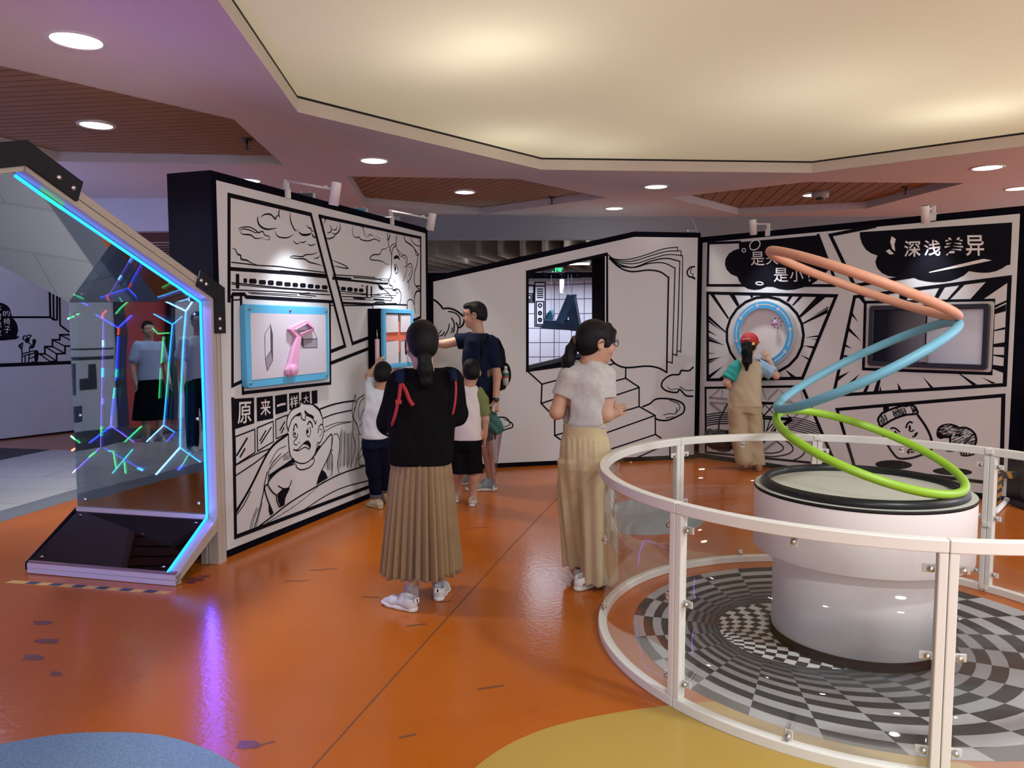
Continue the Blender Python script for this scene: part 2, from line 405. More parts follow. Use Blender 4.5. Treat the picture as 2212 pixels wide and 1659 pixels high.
# the coffer is a stretched white membrane lit from lamps above it
mm = bpy.data.materials.new('coffer_membrane'); mm.use_nodes = True; nt = mm.node_tree
for nn_ in list(nt.nodes): nt.nodes.remove(nn_)
o_ = _n(nt, 'ShaderNodeOutputMaterial'); d_ = _n(nt, 'ShaderNodeBsdfDiffuse'); t_ = _n(nt, 'ShaderNodeBsdfTranslucent'); x_ = _n(nt, 'ShaderNodeMixShader')
d_.inputs[0].default_value = (.66, .65, .56, 1); t_.inputs[0].default_value = (.80, .76, .62, 1); x_.inputs[0].default_value = .45
nt.links.new(d_.outputs[0], x_.inputs[1]); nt.links.new(t_.outputs[0], x_.inputs[2]); nt.links.new(x_.outputs[0], o_.inputs[0])
b = holed([cof], CEIL + .118); b.build('coffer_membrane', mm, ceiling)
def lid(name, poly, z0, z1, m):
    b = MB(); n = len(poly); q = inset(poly, -.05)
    b.add([(p.x, p.y, z0) for p in q] + [(p.x, p.y, z1) for p in q], [(i, (i + 1) % n, n + (i + 1) % n, n + i) for i in range(n)])
    t = geometry.tessellate_polygon([[Vector((p.x, p.y, 0)) for p in q]]); b.add([(p.x, p.y, z1) for p in q], [tuple(x) for x in t])
    return b.build(name, m, ceiling)
lid('coffer_void', cof, CEIL + .11, CEIL + 1.5, mat('void_white', (.7, .68, .62), .9))
for px, py, e in ((1080, 95, 26), (960, 130, 12), (1110, 296, 16), (1290, 318, 10), (2140, 235, 24), (2000, 250, 10), (2500, 120, 22)):
    p = fl(px, py, CEIL + .118); lamp('POINT', (p.x, p.y, CEIL + .62), e * .66, (1, .96, .84), shadow_soft_size=.25)
lamp('POINT', (1.6, 1.5, CEIL + 1.1), 34, (1, .96, .90), shadow_soft_size=.4); lamp('POINT', (0.2, 3.2, CEIL + 1.1), 24, (.96, .96, .95), shadow_soft_size=.3)

lamp('POINT', (3.6, 3.4, CEIL + 1.1), 34, (1, .97, .93), shadow_soft_size=.4); lamp('POINT', (2.2, 5.6, CEIL + 1.1), 30, (1, .97, .93), shadow_soft_size=.4)
# recessed timber slat panels
WOOD = mat('ceiling_timber', (.26, .145, .08), .55, var=.18, vscale=3, stretch=(1, 1, 1), bump=.05)
GAP = mat('slat_gap', (.045, .02, .015), .9)
def clip_line(poly, p, d):
    ts = []
    n = len(poly)
    for i in range(n):
        a = poly[i]; e = poly[(i + 1) % n] - a; den = d.x * e.y - d.y * e.x
        if abs(den) < 1e-9: continue
        w = a - p; t = (w.x * e.y - w.y * e.x) / den; s = (w.x * d.y - w.y * d.x) / den
        if -1e-9 <= s <= 1 + 1e-9: ts.append(t)
    return (min(ts), max(ts)) if len(ts) > 1 else None
def slats(name, poly, a, b_, pitch, gap, h=.09):
    a = fl(*a, CEIL + h).xy; b_ = fl(*b_, CEIL + h).xy; d = (b_ - a).normalized(); nv = Vector((-d.y, d.x))
    rim(name + '_lip', poly, h + .03, mat('lip_plaster', (.50, .46, .46), .7))
    bk = holed([poly], CEIL + h + .025); bk.build(name + '_backing', GAP, ceiling)
    ks = [(p - a).dot(nv) for p in poly]; m = MB(); k = min(ks)
    while k < max(ks):
        e = [clip_line(poly, a + nv * q, d) for q in (k + gap / 2, k + pitch - gap / 2)]
        if e[0] and e[1]:
            q0 = a + nv * (k + gap / 2); q1 = a + nv * (k + pitch - gap / 2)
            pts = [q0 + d * e[0][0], q0 + d * e[0][1], q1 + d * e[1][1], q1 + d * e[1][0]]
            m.prism([(p.x, p.y, CEIL + h) for p in pts], (0, 0, .024))
        k += pitch
    return m.build(name, WOOD, ceiling)
slats('timber_slat_panel', wL, (0, 257.3), (405, 238.5), .105, .016)
slats('timber_slat_panel', wM, (828, 437), (975, 387), .115, .014)
slats('timber_slat_panel', wR, (1655, 450), (1720, 397), .145, .014)

# ================================================================== downlights
LENS = emission('downlight_lens', (.95, 1.0, .93), 4.2)
RING = mat('downlight_ring', (.62, .62, .62), .4)
def downlight(px, py, D, label, e, col, z=CEIL, wood=False):
    p = fl(px, py, z); t = thing('downlight', label, 'ceiling light', (p.x, p.y, z), 'round downlights')
    a = MB(); R = D / 2
    a.lathe([(R - .006, -.003), (R + .004, -.009), (R + .018, -.008), (R + .022, -.002), (R + .022, .002)], (0, 0, 0), 40); a.build('trim_ring', RING, t, True, True)
    l = MB(); l.disc(R - .004, (0, 0, -.004), 40); l.build('lens', LENS, t, False, True)
    lamp('AREA', (p.x, p.y, z - .02), e, col, (p.x, p.y, 0), shape='DISK', size=D * .85, spread=math.radians(95))
    return t
WZ = CEIL + .085
downlight(165, 87, .265, 'largest round downlight, in the purple-lit plaster soffit at upper left', 30, COOL)
downlight(208, 270, .25, 'round downlight set in the left timber slat ceiling panel', 24, COOL, WZ)
downlight(808, 347, .25, 'round downlight in the plaster soffit above the train mural wall', 26, WARM)
downlight(537, 390, .24, 'round downlight half hidden behind the top of the train mural wall', 16, COOL)
downlight(1004, 415, .24, 'round downlight set in the middle timber slat ceiling panel', 24, WARM, WZ)
downlight(1417, 403, .25, 'round downlight between the middle and right timber ceiling panels', 9, WARM)
downlight(1327, 450, .23, 'round downlight washing the bulkhead above the open book mural', 22, WARM)
downlight(1756, 421, .24, 'round downlight in the right timber panel beside the projector box', 22, WARM, WZ)
downlight(2133, 362, .265, 'round downlight in the soffit above the right-hand mural wall', 28, WARM)
downlight(2200, 407, .25, 'round downlight at the right picture edge behind the mural wall', 18, COOL)
def small_fix(name, label, cat, px, py, build, z=CEIL + .09):
    p = fl(px, py, z); t = thing(name, label, cat, (p.x, p.y, z)); build(t); return t
def pir(t):
    a = MB(); a.lathe([(.0, -.07), (.10, -.07), (.105, -.02), (.09, .0)], (0, 0, 0), 28); a.build('housing', mat('grey_plastic', (.35, .33, .30), .5), t, True, True)
    c = MB(); c.lathe([(.0, -.10), (.05, -.10), (.055, -.07)], (0, 0, 0), 20); c.build('lens_cap', mat('dark_lens', (.03, .03, .03), .2), t, True, True)
small_fix('ceiling_sensor', 'small grey ceiling device overlapping the downlight in the right timber panel', 'sensor', 1772, 414, pir)
def sprk(t):
    a = MB(); a.lathe([(.0, -.015), (.05, -.015), (.055, 0)], (0, 0, 0), 20); a.tube([(0, 0, -.01), (0, 0, -.09)], .011, 10); a.lathe([(.0, -.095), (.035, -.09), (.0, -.085)], (0, 0, 0), 14); a.build('sprinkler_body', mat('dark_metal', (.06, .06, .07), .4, .6), t, True, True)
small_fix('sprinkler', 'sprinkler head near the right tip of the left timber ceiling panel', 'sprinkler', 533, 300, sprk)
small_fix('sprinkler', 'sprinkler head near the right tip of the middle timber ceiling panel', 'sprinkler', 1192, 425, sprk)
small_fix('sprinkler', 'sprinkler head near the right tip of the right timber ceiling panel', 'sprinkler', 1957, 403, sprk)

# ================================================================== bulkheads, beams and the hall beyond
BULK = mat('bulkhead_paint', (.27, .27, .29), .8, var=.03)
b = MB(); b.box((-1.8, 11.2, 2.78), (10, 11.35, 3.1)); tag(b.build('wall_bulkhead', BULK), kind='structure')
b = MB(); b.prism([(-12, 9.6, 2.62), (-3.0, 9.6, 2.72), (-3.0, 9.6, 3.1), (-12, 9.6, 3.1)], (0, .15, 0)); b.prism([(-3.0, 9.6, 2.72), (-1.6, 11.2, 2.78), (-1.6, 11.2, 3.1), (-3.0, 9.6, 3.1)], (-.1, .1, 0)); tag(b.build('wall_bulkhead_left', mat('bulkhead_bluish', (.50, .50, .58), .8)), kind='structure')
b = MB(); b.box((-12, 9.7, 3.6), (10, 22, 3.7)); tag(b.build('ceiling_far', mat('far_ceiling', (.12, .12, .13), .9)), kind='structure')
BEAM = mat('beam_timber', (.24, .20, .165), .7, var=.2)
bm_ = thing('timber_beams', 'row of hanging timber baffles seen above the dip in the book mural wall', 'ceiling baffles', (0, 13, 2.9), None)
for i in range(16):
    x = -2.6 + i * .34
    q = MB(); q.prism([(x, 12.0, 2.62), (x + .06, 12.0, 2.62), (x + .06 + .9, 15.5, 2.62), (x + .9, 15.5, 2.62)], (0, 0, .34)); q.build('baffle', BEAM, bm_)
lamp('AREA', (-.4, 12.6, 1.2), 12, (.95, .95, 1), (-.3, 13.4, 4), size=1.0); lamp('AREA', (1.2, 11.75, 2.5), 5, (.9, .95, 1), (1.0, 13.5, 3.0), size=.5)  # unseen lamps added to brighten the baffles
q = MB(); q.box((-2.8, 15.5, 2.60), (6, 15.6, 3.6)); q.box((-2.8, 12.0, 2.96), (6, 15.5, 3.0)); q.build('carrier_board', mat('grey_board', (.2, .2, .21), .8), bm_)
bl_ = thing('timber_beams', 'dark timber baffles hanging behind the black end of the train mural wall', 'ceiling baffles', (-5, 10.5, 2.6))
for i in range(9):
    y = 9.95 + i * .32
    q = MB(); q.prism([(-7.2, y + .5, 2.62), (-7.2, y + .57, 2.62), (-2.6, y - .15 + .07, 2.62), (-2.6, y - .15, 2.62)], (0, 0, .24)); fb = q.build('baffle', mat('beam_dark', (.10, .04, .04), .8, spec=.1), bl_); q = MB(); q.prism([(-7.2, y + .5, 2.612), (-7.2, y + .57, 2.612), (-2.6, y - .08, 2.612), (-2.6, y - .15, 2.612)], (0, 0, .008)); q.build('bottom_edge', mat('beam_edge', (.42, .36, .32), .7), fb)
b = MB(); b.box((-12, 15.9, 0), (10, 16.05, 3.6)); tag(b.build('wall_far', mat('far_wall', (.30, .31, .33), .9)), kind='structure')
p = vp(1020, 553, 13.5); t = thing('strip_light', 'short white strip light glowing in the dark hall beyond the book mural wall', 'ceiling light', (p.x, 13.5, p.z))
q = MB(); q.box((-.12, -.05, 0), (.12, .05, .03)); q.build('housing', mat('grey_plastic', (.35, .33, .30), .5), t, local=True)
q = MB(); q.box((-.11, -.06, -.02), (.11, .04, 0)); q.build('diffuser', emission('strip_glow', (1, .98, .92), 5), t, local=True)
q = MB(); q.tube([(0, 0, .03), (0, 0, 3.58 - p.z)], .006, 6); q.build('suspension_rod', mat('dark_metal', (.06, .06, .07), .4, .6), t, local=True)

# room shell outside the picture (also what the mirrors see)
WL = Wall((-8.6, -7), (-8.6, 7.5)); WL.n = Vector((1, 0, 0))
b = MB(); WL.box(b, 0, 6.65, 0, 3.1, -.15, 0); WL.box(b, 7.55, 14.5, 0, 3.1, -.15, 0); WL.box(b, 6.65, 7.55, 2.2, 3.1, -.15, 0); wls = tag(b.build('wall_left_side', mat('wall_white', (.62, .60, .60), .8)), kind='structure')
b = MB(); WL.box(b, 6.65, 7.55, 0, 2.2, -.14, -.10); b.build('red_door', mat('door_red', (.50, .04, .03), .5), wls)
b = MB(); WL.box(b, 6.57, 6.66, 0, 2.28, -.1, .03); WL.box(b, 7.48, 7.66, 0, 2.28, -.1, .03); WL.box(b, 6.57, 7.66, 2.2, 2.28, -.1, .03); b.build('door_surround', mat('surround_black', (.02, .02, .03), .6), wls)
for u0, u1, z0, z1 in ((7.98, 8.10, .62, .98), (8.10, 8.25, .62, .78), (8.32, 8.42, .55, 1.0), (8.22, 8.40, .15, .38)):
    b = MB(); WL.box(b, u0, u1, z0, z1, 0, .01); b.build('wall_print', mat('surround_black', (.02, .02, .03), .6), wls)
b = MB(); WL.box(b, 7.7, 14.5, 1.05, 1.10, 0, .01); WL.box(b, 7.7, 14.5, 1.2, 1.22, 0, .01); b.build('wall_stripe', mat('surround_black', (.02, .02, .03), .6), wls)

# far left exhibit wall with its own line drawing
INK = mat('mural_ink', (.007, .007, .012), .8, var=.1, spec=.05)
PRINT = mat('mural_print_white', (.61, .625, .655), .62, var=.02, vscale=2)
w0 = fl(0, 951); w1 = fl(150, 934); wd = (w1 - w0).normalized()
WF = Wall(w0 - wd * 4.5, w0 + wd * 1.5)
b = MB(); WF.box(b, 0, 6.0, 0, 2.55, -.2, 0); wf = tag(b.build('wall_far_left', mat('far_print', (.50, .53, .62), .7)), kind='structure')
b = MB(); WF.ink(b, 'px', ((-400, 1008), (0, 952), (160, 933)), .05); WF.ink(b, 'e3', ((-800, 1300), (0, 1266), (830, 1233)), .05)
WF.ink(b, 'e3', ((140, 692), (600, 692), (640, 722), (680, 722), (680, 430)), .028); WF.ink(b, 'e3', ((592, 380), (600, 692)), .03); WF.ink(b, 'e3', ((635, 400), (640, 722)), .025)
WF.ink(b, 'e3', ((711, 450), (716, 785), (820, 865)), .025)
WF.ink(b, 'e3', ((460, 1130), (535, 1130), (535, 1043), (625, 1043), (625, 962), (713, 962), (713, 902), (820, 902)), .025)
WF.ink(b, 'e3', ((600, 1225), (675, 1215), (675, 1130), (775, 1125), (775, 1037), (830, 1037)), .025)
for p, q in (((470, 1130), (600, 1225)), ((540, 1045), (675, 1130)), ((630, 965), (775, 1040)), ((715, 905), (830, 960)), ((540, 1130), (675, 1215)), ((628, 1043), (775, 1125))): WF.ink(b, 'e3', (p, q), .018)
b.build('staircase_drawing', INK, wf)
b = MB(); WF.blk(b, 'e3', ((-260, 560), (-100, 515), (30, 525), (110, 580), (142, 680), (200, 770), (215, 850), (200, 915), (232, 922), (190, 955), (110, 962), (0, 972), (-150, 950), (-260, 800)), sm=True); b.build('speech_bubble', INK, wf)
CHALK = mat('chalk_white', (.72, .70, .72), .8, var=.15, vscale=40)
b = MB(); WF.text(b, 'e3', ((35, 615), (118, 615), (118, 680), (35, 680)), '的'); WF.text(b, 'e3', ((40, 705), (120, 705), (120, 780), (40, 780)), '椅'); WF.text(b, 'e3', ((48, 800), (122, 800), (122, 880), (48, 880)), '子')
for i, ch in enumerate('不可思议'): WF.text(b, 'e3', ((-62, 560 + i * 95), (18, 560 + i * 95), (18, 630 + i * 95), (-62, 630 + i * 95)), ch)
b.build('bubble_lettering', CHALK, wf)
b = MB()
WF.blk(b, 'e3', ((300, 965), (320, 940), (350, 945), (352, 980), (320, 990)), sm=True); WF.blk(b, 'e3', ((385, 975), (400, 950), (430, 965), (425, 1000), (400, 1060), (355, 1062), (350, 1040), (385, 1020)), sm=True)
WF.blk(b, 'e3', ((270, 995), (225, 1020), (220, 1045), (258, 1080), (262, 1055), (245, 1040)), sm=True); WF.blk(b, 'e3', ((400, 1095), (430, 1085), (458, 1105), (455, 1190), (440, 1225), (412, 1225), (408, 1120)), sm=True)
WF.blk(b, 'e3', ((375, 1215), (420, 1225), (490, 1222), (495, 1240), (372, 1242)))
for L in (((272, 945), (285, 915), (320, 920), (345, 902), (372, 912), (350, 940), (320, 940), (300, 965), (280, 960), (272, 945)), ((270, 1000), (258, 1070), (262, 1130)), ((300, 985), (345, 1000), (370, 1020)), ((352, 1062), (352, 1105)), ((262, 1130), (400, 1095)), ((262, 1130), (262, 1240)), ((272, 1160), (350, 1130), (338, 1235)), ((300, 1150), (298, 1240)), ((350, 1140), (405, 1120)), ((345, 1190), (405, 1165))): WF.ink(b, 'e3', L, .016)
b.build('seated_man_drawing', INK, wf)
# ================================================================== EXHIBIT WALL A: train mural (left)
BLACK = mat('wall_black', (.004, .004, .009), .8, var=.2, spec=.03)
WA = Wall((-1.921, 4.998), (-.864, 7.970), flip=True); WA.n = Vector((.942, -.335, 0)).normalized(); LA = WA.L
HA = 2.535
b = MB(); WA.box(b, 0, LA, 0, HA, -.35, 0); wa = tag(b.build('wall_left', BLACK), kind='structure')
b = MB(); WA.box(b, .05, LA - .05, .05, HA - .055, -.02, .0015); b.build('printed_panel', PRINT, wa)
THK, MED, THN = .030, .014, .0085
b = MB()
WA.ink(b, 'c4', ((568, 1140), (568, 300), (1220, 455), (1492, 1502), (1380, 1545)), THK)
WA.ink(b, 'c4', ((1375, 1640), (1712, 1510)), THK)
WA.ink(b, 'c4', ((1290, 468), (2095, 640), (2095, 1272), (2030, 1300)), THK * .9); WA.ink(b, 'c4', ((1290, 468), (1552, 1483), (1712, 1425)), THK)
WA.ink(b, 'c7', ((5, 60), (8, 1022), (110, 975)), THK * .8); WA.ink(b, 'c7', ((100, 60), (122, 1105)), THK * .8)
WA.ink(b, 'c7', ((122, 1100), (1072, 995), (1066, 120)), THK * .8); WA.ink(b, 'c7', ((0, 92), (92, 88)), MED * .7); WA.ink(b, 'c7', ((1066, 150), (1105, 148)), MED * .7)
WA.ink(b, 'c7', ((1215, 150), (1530, 150)), MED * .8); WA.ink(b, 'c7', ((1533, 830), (1533, 130), (1905, 145), (1905, 185)), MED)
WA.ink(b, 'e8', ((10, 110), (22, 540), (40, 1560), (1500, 1010)), THK)
b.build('panel_borders', INK, wa)
b = MB()   # train in the upper two panels
WA.ink(b, 'c4', ((585, 888), (830, 905), (1100, 925), (1335, 950)), .026); WA.ink(b, 'c4', ((1395, 965), (1640, 990), (1740, 1003), (1830, 1005)), .018)
WA.ink(b, 'c4', ((585, 835), (700, 848), (800, 860), (950, 868), (1100, 888), (1330, 916)), THN, sm=True); WA.ink(b, 'c4', ((980, 905), (1180, 922), (1335, 935)), .015)
WA.ink(b, 'c4', ((1395, 935), (1600, 945), (1730, 957)), THN); WA.ink(b, 'c4', ((1395, 952), (1540, 965)), .012); WA.ink(b, 'c4', ((1560, 955), (1780, 972)), .010)
for q in ((683, 963, 712, 1000), (728, 965, 788, 1005), (805, 975, 862, 1012), (877, 978, 925, 1018), (942, 985, 995, 1022), (1008, 993, 1060, 1028), (1073, 998, 1118, 1033), (1133, 1001, 1180, 1037), (1195, 1008, 1242, 1042), (1253, 1014, 1293, 1046), (1308, 1017, 1353, 1050), (1436, 1028, 1450, 1056), (1460, 1030, 1500, 1060), (1510, 1033, 1553, 1066), (1562, 1040, 1593, 1070), (1602, 1043, 1640, 1073), (622, 926, 650, 1045), (1660, 1020, 1674, 1112), (1697, 1026, 1708, 1112), (1622, 1018, 1638, 1028)):
    x0, y0, x1, y1 = q; k = .03 * (x1 - x0); r = min(8, (x1 - x0) * .2)
    WA.blk(b, 'c4', ((x0 + r, y0), (x1 - r, y0 + k), (x1, y0 + k + r), (x1, y1 + k - r), (x1 - r, y1 + k), (x0 + r, y1), (x0, y1 - r), (x0, y0 + r)))
for L, w in ((((590, 998), (1000, 1040), (1350, 1062)), THN), (((590, 1010), (900, 1040), (1360, 1072)), .006), (((590, 1055), (900, 1066), (1370, 1095)), THN), (((720, 1075), (1110, 1095)), .006), (((740, 1085), (1230, 1115)), .005), (((1130, 1090), (1260, 1105)), .008), (((1150, 1080), (1210, 1078)), .005), (((1450, 1065), (1660, 1088)), .008), (((1450, 1085), (1780, 1098)), .006), (((1470, 1108), (1700, 1118)), .009), (((1560, 1120), (1650, 1128)), .014), (((1480, 1130), (1850, 1140)), .005), (((1620, 1095), (1760, 1092)), .006), (((1700, 1110), (1880, 1118)), .006), (((1720, 1128), (1800, 1135)), .012), (((1755, 1088), (1840, 1085)), .006), (((1780, 965), (1840, 970)), .005), (((1770, 980), (1850, 985)), .005), (((1800, 1040), (1870, 1045)), .005), (((1810, 1100), (1900, 1100)), .005)):
    WA.ink(b, 'c4', L, w)
WA.ink(b, 'c4', ((590, 1112), (600, 1090), (690, 1090), (706, 1112), (1000, 1128), (1395, 1150)), .026); WA.ink(b, 'c4', ((1465, 1158), (1720, 1170), (1900, 1168)), .020); WA.ink(b, 'c4', ((1730, 1160), (1745, 1152), (1800, 1152), (1808, 1162)), .012)
WA.ink(b, 'c4', ((1740, 1003), (1790, 1040), (1850, 1095), (1866, 1125), (1850, 1150)), THN, sm=True)
WA.blk(b, 'c4', ((1758, 1018), (1780, 1022), (1800, 1045), (1790, 1058), (1765, 1045)), sm=True)
b.build('train_drawing', INK, wa)
b = MB()   # clouds
for L, w in ((((800, 470), (796, 500), (815, 545), (870, 572), (955, 563)), .015), (((822, 480), (850, 455), (900, 455), (935, 490), (945, 470), (970, 462)), .013), (((975, 485), (963, 450), (972, 410)), .012), (((1052, 430), (1060, 510), (1090, 575), (1110, 582)), .013), (((1108, 582), (1138, 570)), .010), (((1118, 588), (1150, 615), (1200, 615), (1225, 600)), .017), (((1225, 600), (1240, 630), (1262, 640)), .014), (((1180, 535), (1200, 560), (1218, 565), (1225, 585), (1245, 588)), .011), (((930, 583), (960, 630), (1030, 640), (1085, 612)), .010), (((1078, 660), (1100, 685), (1135, 685)), .009), (((1125, 672), (1160, 678), (1185, 662)), .009), (((1190, 690), (1220, 700), (1262, 690)), .009),
             (((650, 590), (645, 570), (670, 558), (730, 555), (780, 580), (800, 600), (835, 590), (855, 620), (888, 630), (885, 655), (835, 652)), .009), (((650, 592), (680, 570), (730, 578), (780, 600), (800, 585)), .008), (((655, 595), (680, 612), (740, 618), (780, 645), (850, 640)), .010),
             (((1325, 530), (1335, 495), (1345, 490)), .010), (((1448, 515), (1452, 570), (1420, 610), (1385, 600)), .012), (((1330, 635), (1360, 648), (1400, 635), (1420, 612)), .011), (((1370, 535), (1385, 570), (1375, 595), (1345, 602)), .011), (((1430, 540), (1420, 575), (1388, 575)), .009),
             (((1560, 540), (1550, 590), (1570, 635), (1605, 635), (1620, 655), (1680, 665), (1730, 650), (1765, 668), (1768, 648), (1735, 625)), .010), (((1570, 545), (1600, 540), (1635, 560), (1645, 605), (1670, 640)), .009), (((1668, 640), (1690, 615), (1720, 630)), .008),
             (((588, 720), (620, 735), (635, 770), (660, 780), (665, 810), (710, 820), (745, 840), (790, 855)), .012), (((620, 780), (640, 830)), .008), (((1050, 795), (1080, 785), (1150, 790), (1180, 775), (1240, 770), (1290, 745)), .010), (((1050, 797), (1100, 805), (1170, 810), (1210, 835), (1270, 850), (1318, 866)), .011), (((1240, 803), (1275, 800), (1290, 778)), .009), (((1385, 815), (1430, 835), (1490, 860), (1515, 885), (1440, 872), (1395, 865)), .010), (((1515, 885), (1565, 895)), .006),
             (((1860, 850), (1820, 850), (1780, 825), (1700, 815), (1695, 795), (1720, 775), (1770, 770), (1785, 735), (1820, 725), (1845, 705)), .011)):
    WA.ink(b, 'c4', L, w, sm=True, taper=True)
b.build('cloud_drawing', INK, wa)
b = MB()   # boy in profile at the end of the upper right panel
for L, w in ((((1780, 760), (1750, 790), (1737, 870), (1735, 980), (1728, 1090), (1705, 1130), (1712, 1180), (1745, 1200), (1748, 1238), (1790, 1245)), .011), (((1748, 1240), (1800, 1228), (1835, 1270), (1838, 1330), (1825, 1390)), .010), (((1760, 1165), (1768, 1150), (1765, 1125)), .006), (((1775, 1260), (1790, 1275), (1815, 1262)), .006),
             (((1695, 615), (1692, 700), (1720, 640), (1700, 730), (1722, 800), (1735, 860)), .009), (((1715, 820), (1730, 760), (1785, 730)), .008), (((1740, 830), (1755, 780), (1785, 750)), .007), (((1790, 640), (1785, 740), (1805, 820), (1835, 880)), .010), (((1805, 800), (1860, 870)), .007),
             (((1765, 985), (1772, 960), (1795, 985), (1805, 1040), (1780, 1060), (1770, 1010)), .009), (((1855, 855), (1890, 870), (1908, 920), (1895, 985), (1880, 985)), .010), (((1840, 870), (1885, 905), (1895, 960)), .007),
             (((1905, 990), (1920, 960), (1950, 955), (1962, 1010), (1955, 1080), (1925, 1140), (1905, 1150)), .010), (((1920, 1000), (1945, 985), (1945, 1040), (1920, 1090)), .006), (((1905, 1000), (1885, 1080), (1860, 1145)), .007), (((1870, 650), (1890, 710), (1960, 760), (2010, 830), (2025, 850)), .014), (((2025, 850), (2012, 960), (1985, 1060), (1990, 1180), (2050, 1240)), .012), (((1985, 790), (2005, 860), (2035, 850)), .009), (((1955, 660), (1950, 700), (2000, 750), (2050, 765)), .009), (((2035, 685), (2035, 720)), .008),
             (((1920, 1235), (1925, 1180), (1915, 1150)), .006), (((1985, 1330), (1990, 1290), (2015, 1250), (2050, 1255)), .018), (((1905, 1395), (1910, 1360), (1945, 1340), (1975, 1370), (1980, 1400)), .010), (((1985, 1330), (1985, 1420), (2000, 1500)), .009), (((2005, 1195), (2050, 1200), (2050, 1230)), .014)):
    WA.ink(b, 'c6', L, w, sm=True)
WA.blk(b, 'c6', ((1762, 880), (1785, 862), (1810, 870), (1828, 915), (1800, 895), (1768, 905)), sm=True); WA.blk(b, 'c6', ((1768, 985), (1780, 985), (1785, 1015), (1775, 1035), (1768, 1015)), sm=True)
b.build('boy_profile_drawing', INK, wa)
b = MB()   # carriage windows, corridor and boy of the lower panel
for q in (((8, 105), (235, 92), (238, 362), (18, 430)), ((262, 92), (433, 72), (438, 312), (266, 345)), ((456, 72), (582, 52), (586, 235), (460, 272)), ((604, 48), (708, 36), (712, 190), (608, 225)), ((732, 36), (822, 24), (826, 175), (736, 190)), ((840, 22), (902, 12), (904, 152), (846, 165))):
    WA.blk(b, 'e8', q)
for q in (((35, 505), (243, 425), (245, 668), (42, 800)), ((268, 410), (437, 340), (440, 555), (272, 655)), ((462, 325), (585, 275), (590, 470), (468, 525))): WA.ink(b, 'e8', q, .010, closed=True)
for L, w in ((((50, 705), (165, 515)), .016), (((85, 722), (142, 625)), .014), (((295, 550), (362, 435)), .012), (((305, 578), (418, 402)), .012), (((505, 440), (560, 345)), .012), (((520, 470), (552, 405)), .012), (((40, 805), (250, 690), (400, 630)), .010), (((40, 915), (250, 775), (390, 660)), .010),
             (((45, 1300), (200, 1030), (400, 640), (560, 500), (600, 470)), .020), (((45, 1335), (130, 1215), (200, 1075)), .009), (((50, 1270), (230, 980)), .007), (((190, 1490), (215, 1380), (265, 1250)), .006), (((210, 1480), (240, 1350), (280, 1260)), .006), (((235, 1475), (290, 1280), (330, 1110), (345, 1000), (375, 870)), .010), (((255, 1465), (320, 1200)), .006),
             (((265, 1465), (430, 1340), (640, 1180), (900, 1025), (1150, 895), (1420, 805)), .012), (((760, 1275), (1000, 1120), (1200, 1030), (1440, 965)), .009), (((925, 215), (1050, 170), (1180, 140), (1300, 125)), .014), (((960, 310), (1080, 265), (1260, 225)), .011), (((985, 400), (1120, 355), (1270, 345)), .006), (((975, 450), (1110, 380), (1250, 350)), .006), (((520, 680), (430, 780), (390, 870), (385, 970)), .008), (((575, 600), (480, 650), (400, 790)), .006), (((600, 660), (500, 740), (400, 850)), .006)):
    WA.ink(b, 'e8', L, w, sm=True)
for i in range(44):
    x = 1000 + i * 6.3 + random.uniform(-3, 3); y0 = 395 + random.uniform(0, 60) + abs(i - 26) * 3; y1 = 860 + random.uniform(-40, 20) - i * 1.2
    if 1045 < x < 1140: y0 = max(y0, 520)
    WA.ink(b, 'e8', ((x, y0), (x - random.uniform(0, 14), y1)), random.choice((.002, .003, .004)))
for i in range(14):
    x = 545 + i * 5; WA.ink(b, 'e8', ((x, 700 + random.uniform(-30, 10)), (x - 4, 755 - i)), .002)
for i in range(26):
    t = i / 25; x = 360 + t * 640; y = 1420 - t * 480 + 40 * math.sin(3.1 * t); WA.ink(b, 'e8', ((x, y), (x + 30, y - 24 + random.uniform(-4, 4))), .004)
b.build('carriage_drawing', INK, wa)
b = MB()
WA.text(b, 'e8', ((60, 140), (205, 132), (205, 350), (60, 375)), '原', .01); WA.text(b, 'e8', ((298, 115), (408, 105), (408, 270), (302, 285)), '来', .01); WA.ink(b, 'e8', ((482, 178), (520, 165), (560, 158)), .016)
WA.text(b, 'e8', ((612, 80), (696, 65), (698, 180), (616, 205)), '样', .01); WA.text(b, 'e8', ((752, 70), (806, 60), (810, 140), (756, 152)), '大', .01)
b.build('chalk_lettering', CHALK, wa)
b = MB()   # the surprised boy: paper-white figure over the background lines
WA.blk(b, 'e8', ((640, 215), (715, 175), (720, 120), (760, 155), (880, 180), (945, 260), (960, 375), (965, 460), (930, 560), (900, 600), (880, 690), (865, 760), (720, 850), (670, 780), (610, 700), (595, 500), (580, 380), (600, 280)), sm=True, o=.0035)
WA.blk(b, 'e8', ((660, 790), (730, 850), (830, 800), (870, 710), (900, 650), (960, 570), (1050, 480), (1045, 640), (980, 790), (910, 930), (890, 1015), (560, 1220), (500, 1250), (470, 1120), (380, 1000), (470, 880)), o=.0033)
WA.blk(b, 'e8', ((1050, 660), (1075, 478), (1110, 478), (1138, 560), (1115, 800), (1130, 885), (1060, 920), (1058, 800)), o=.0033)
b.build('boy_figure', PRINT, wa)
b = MB()
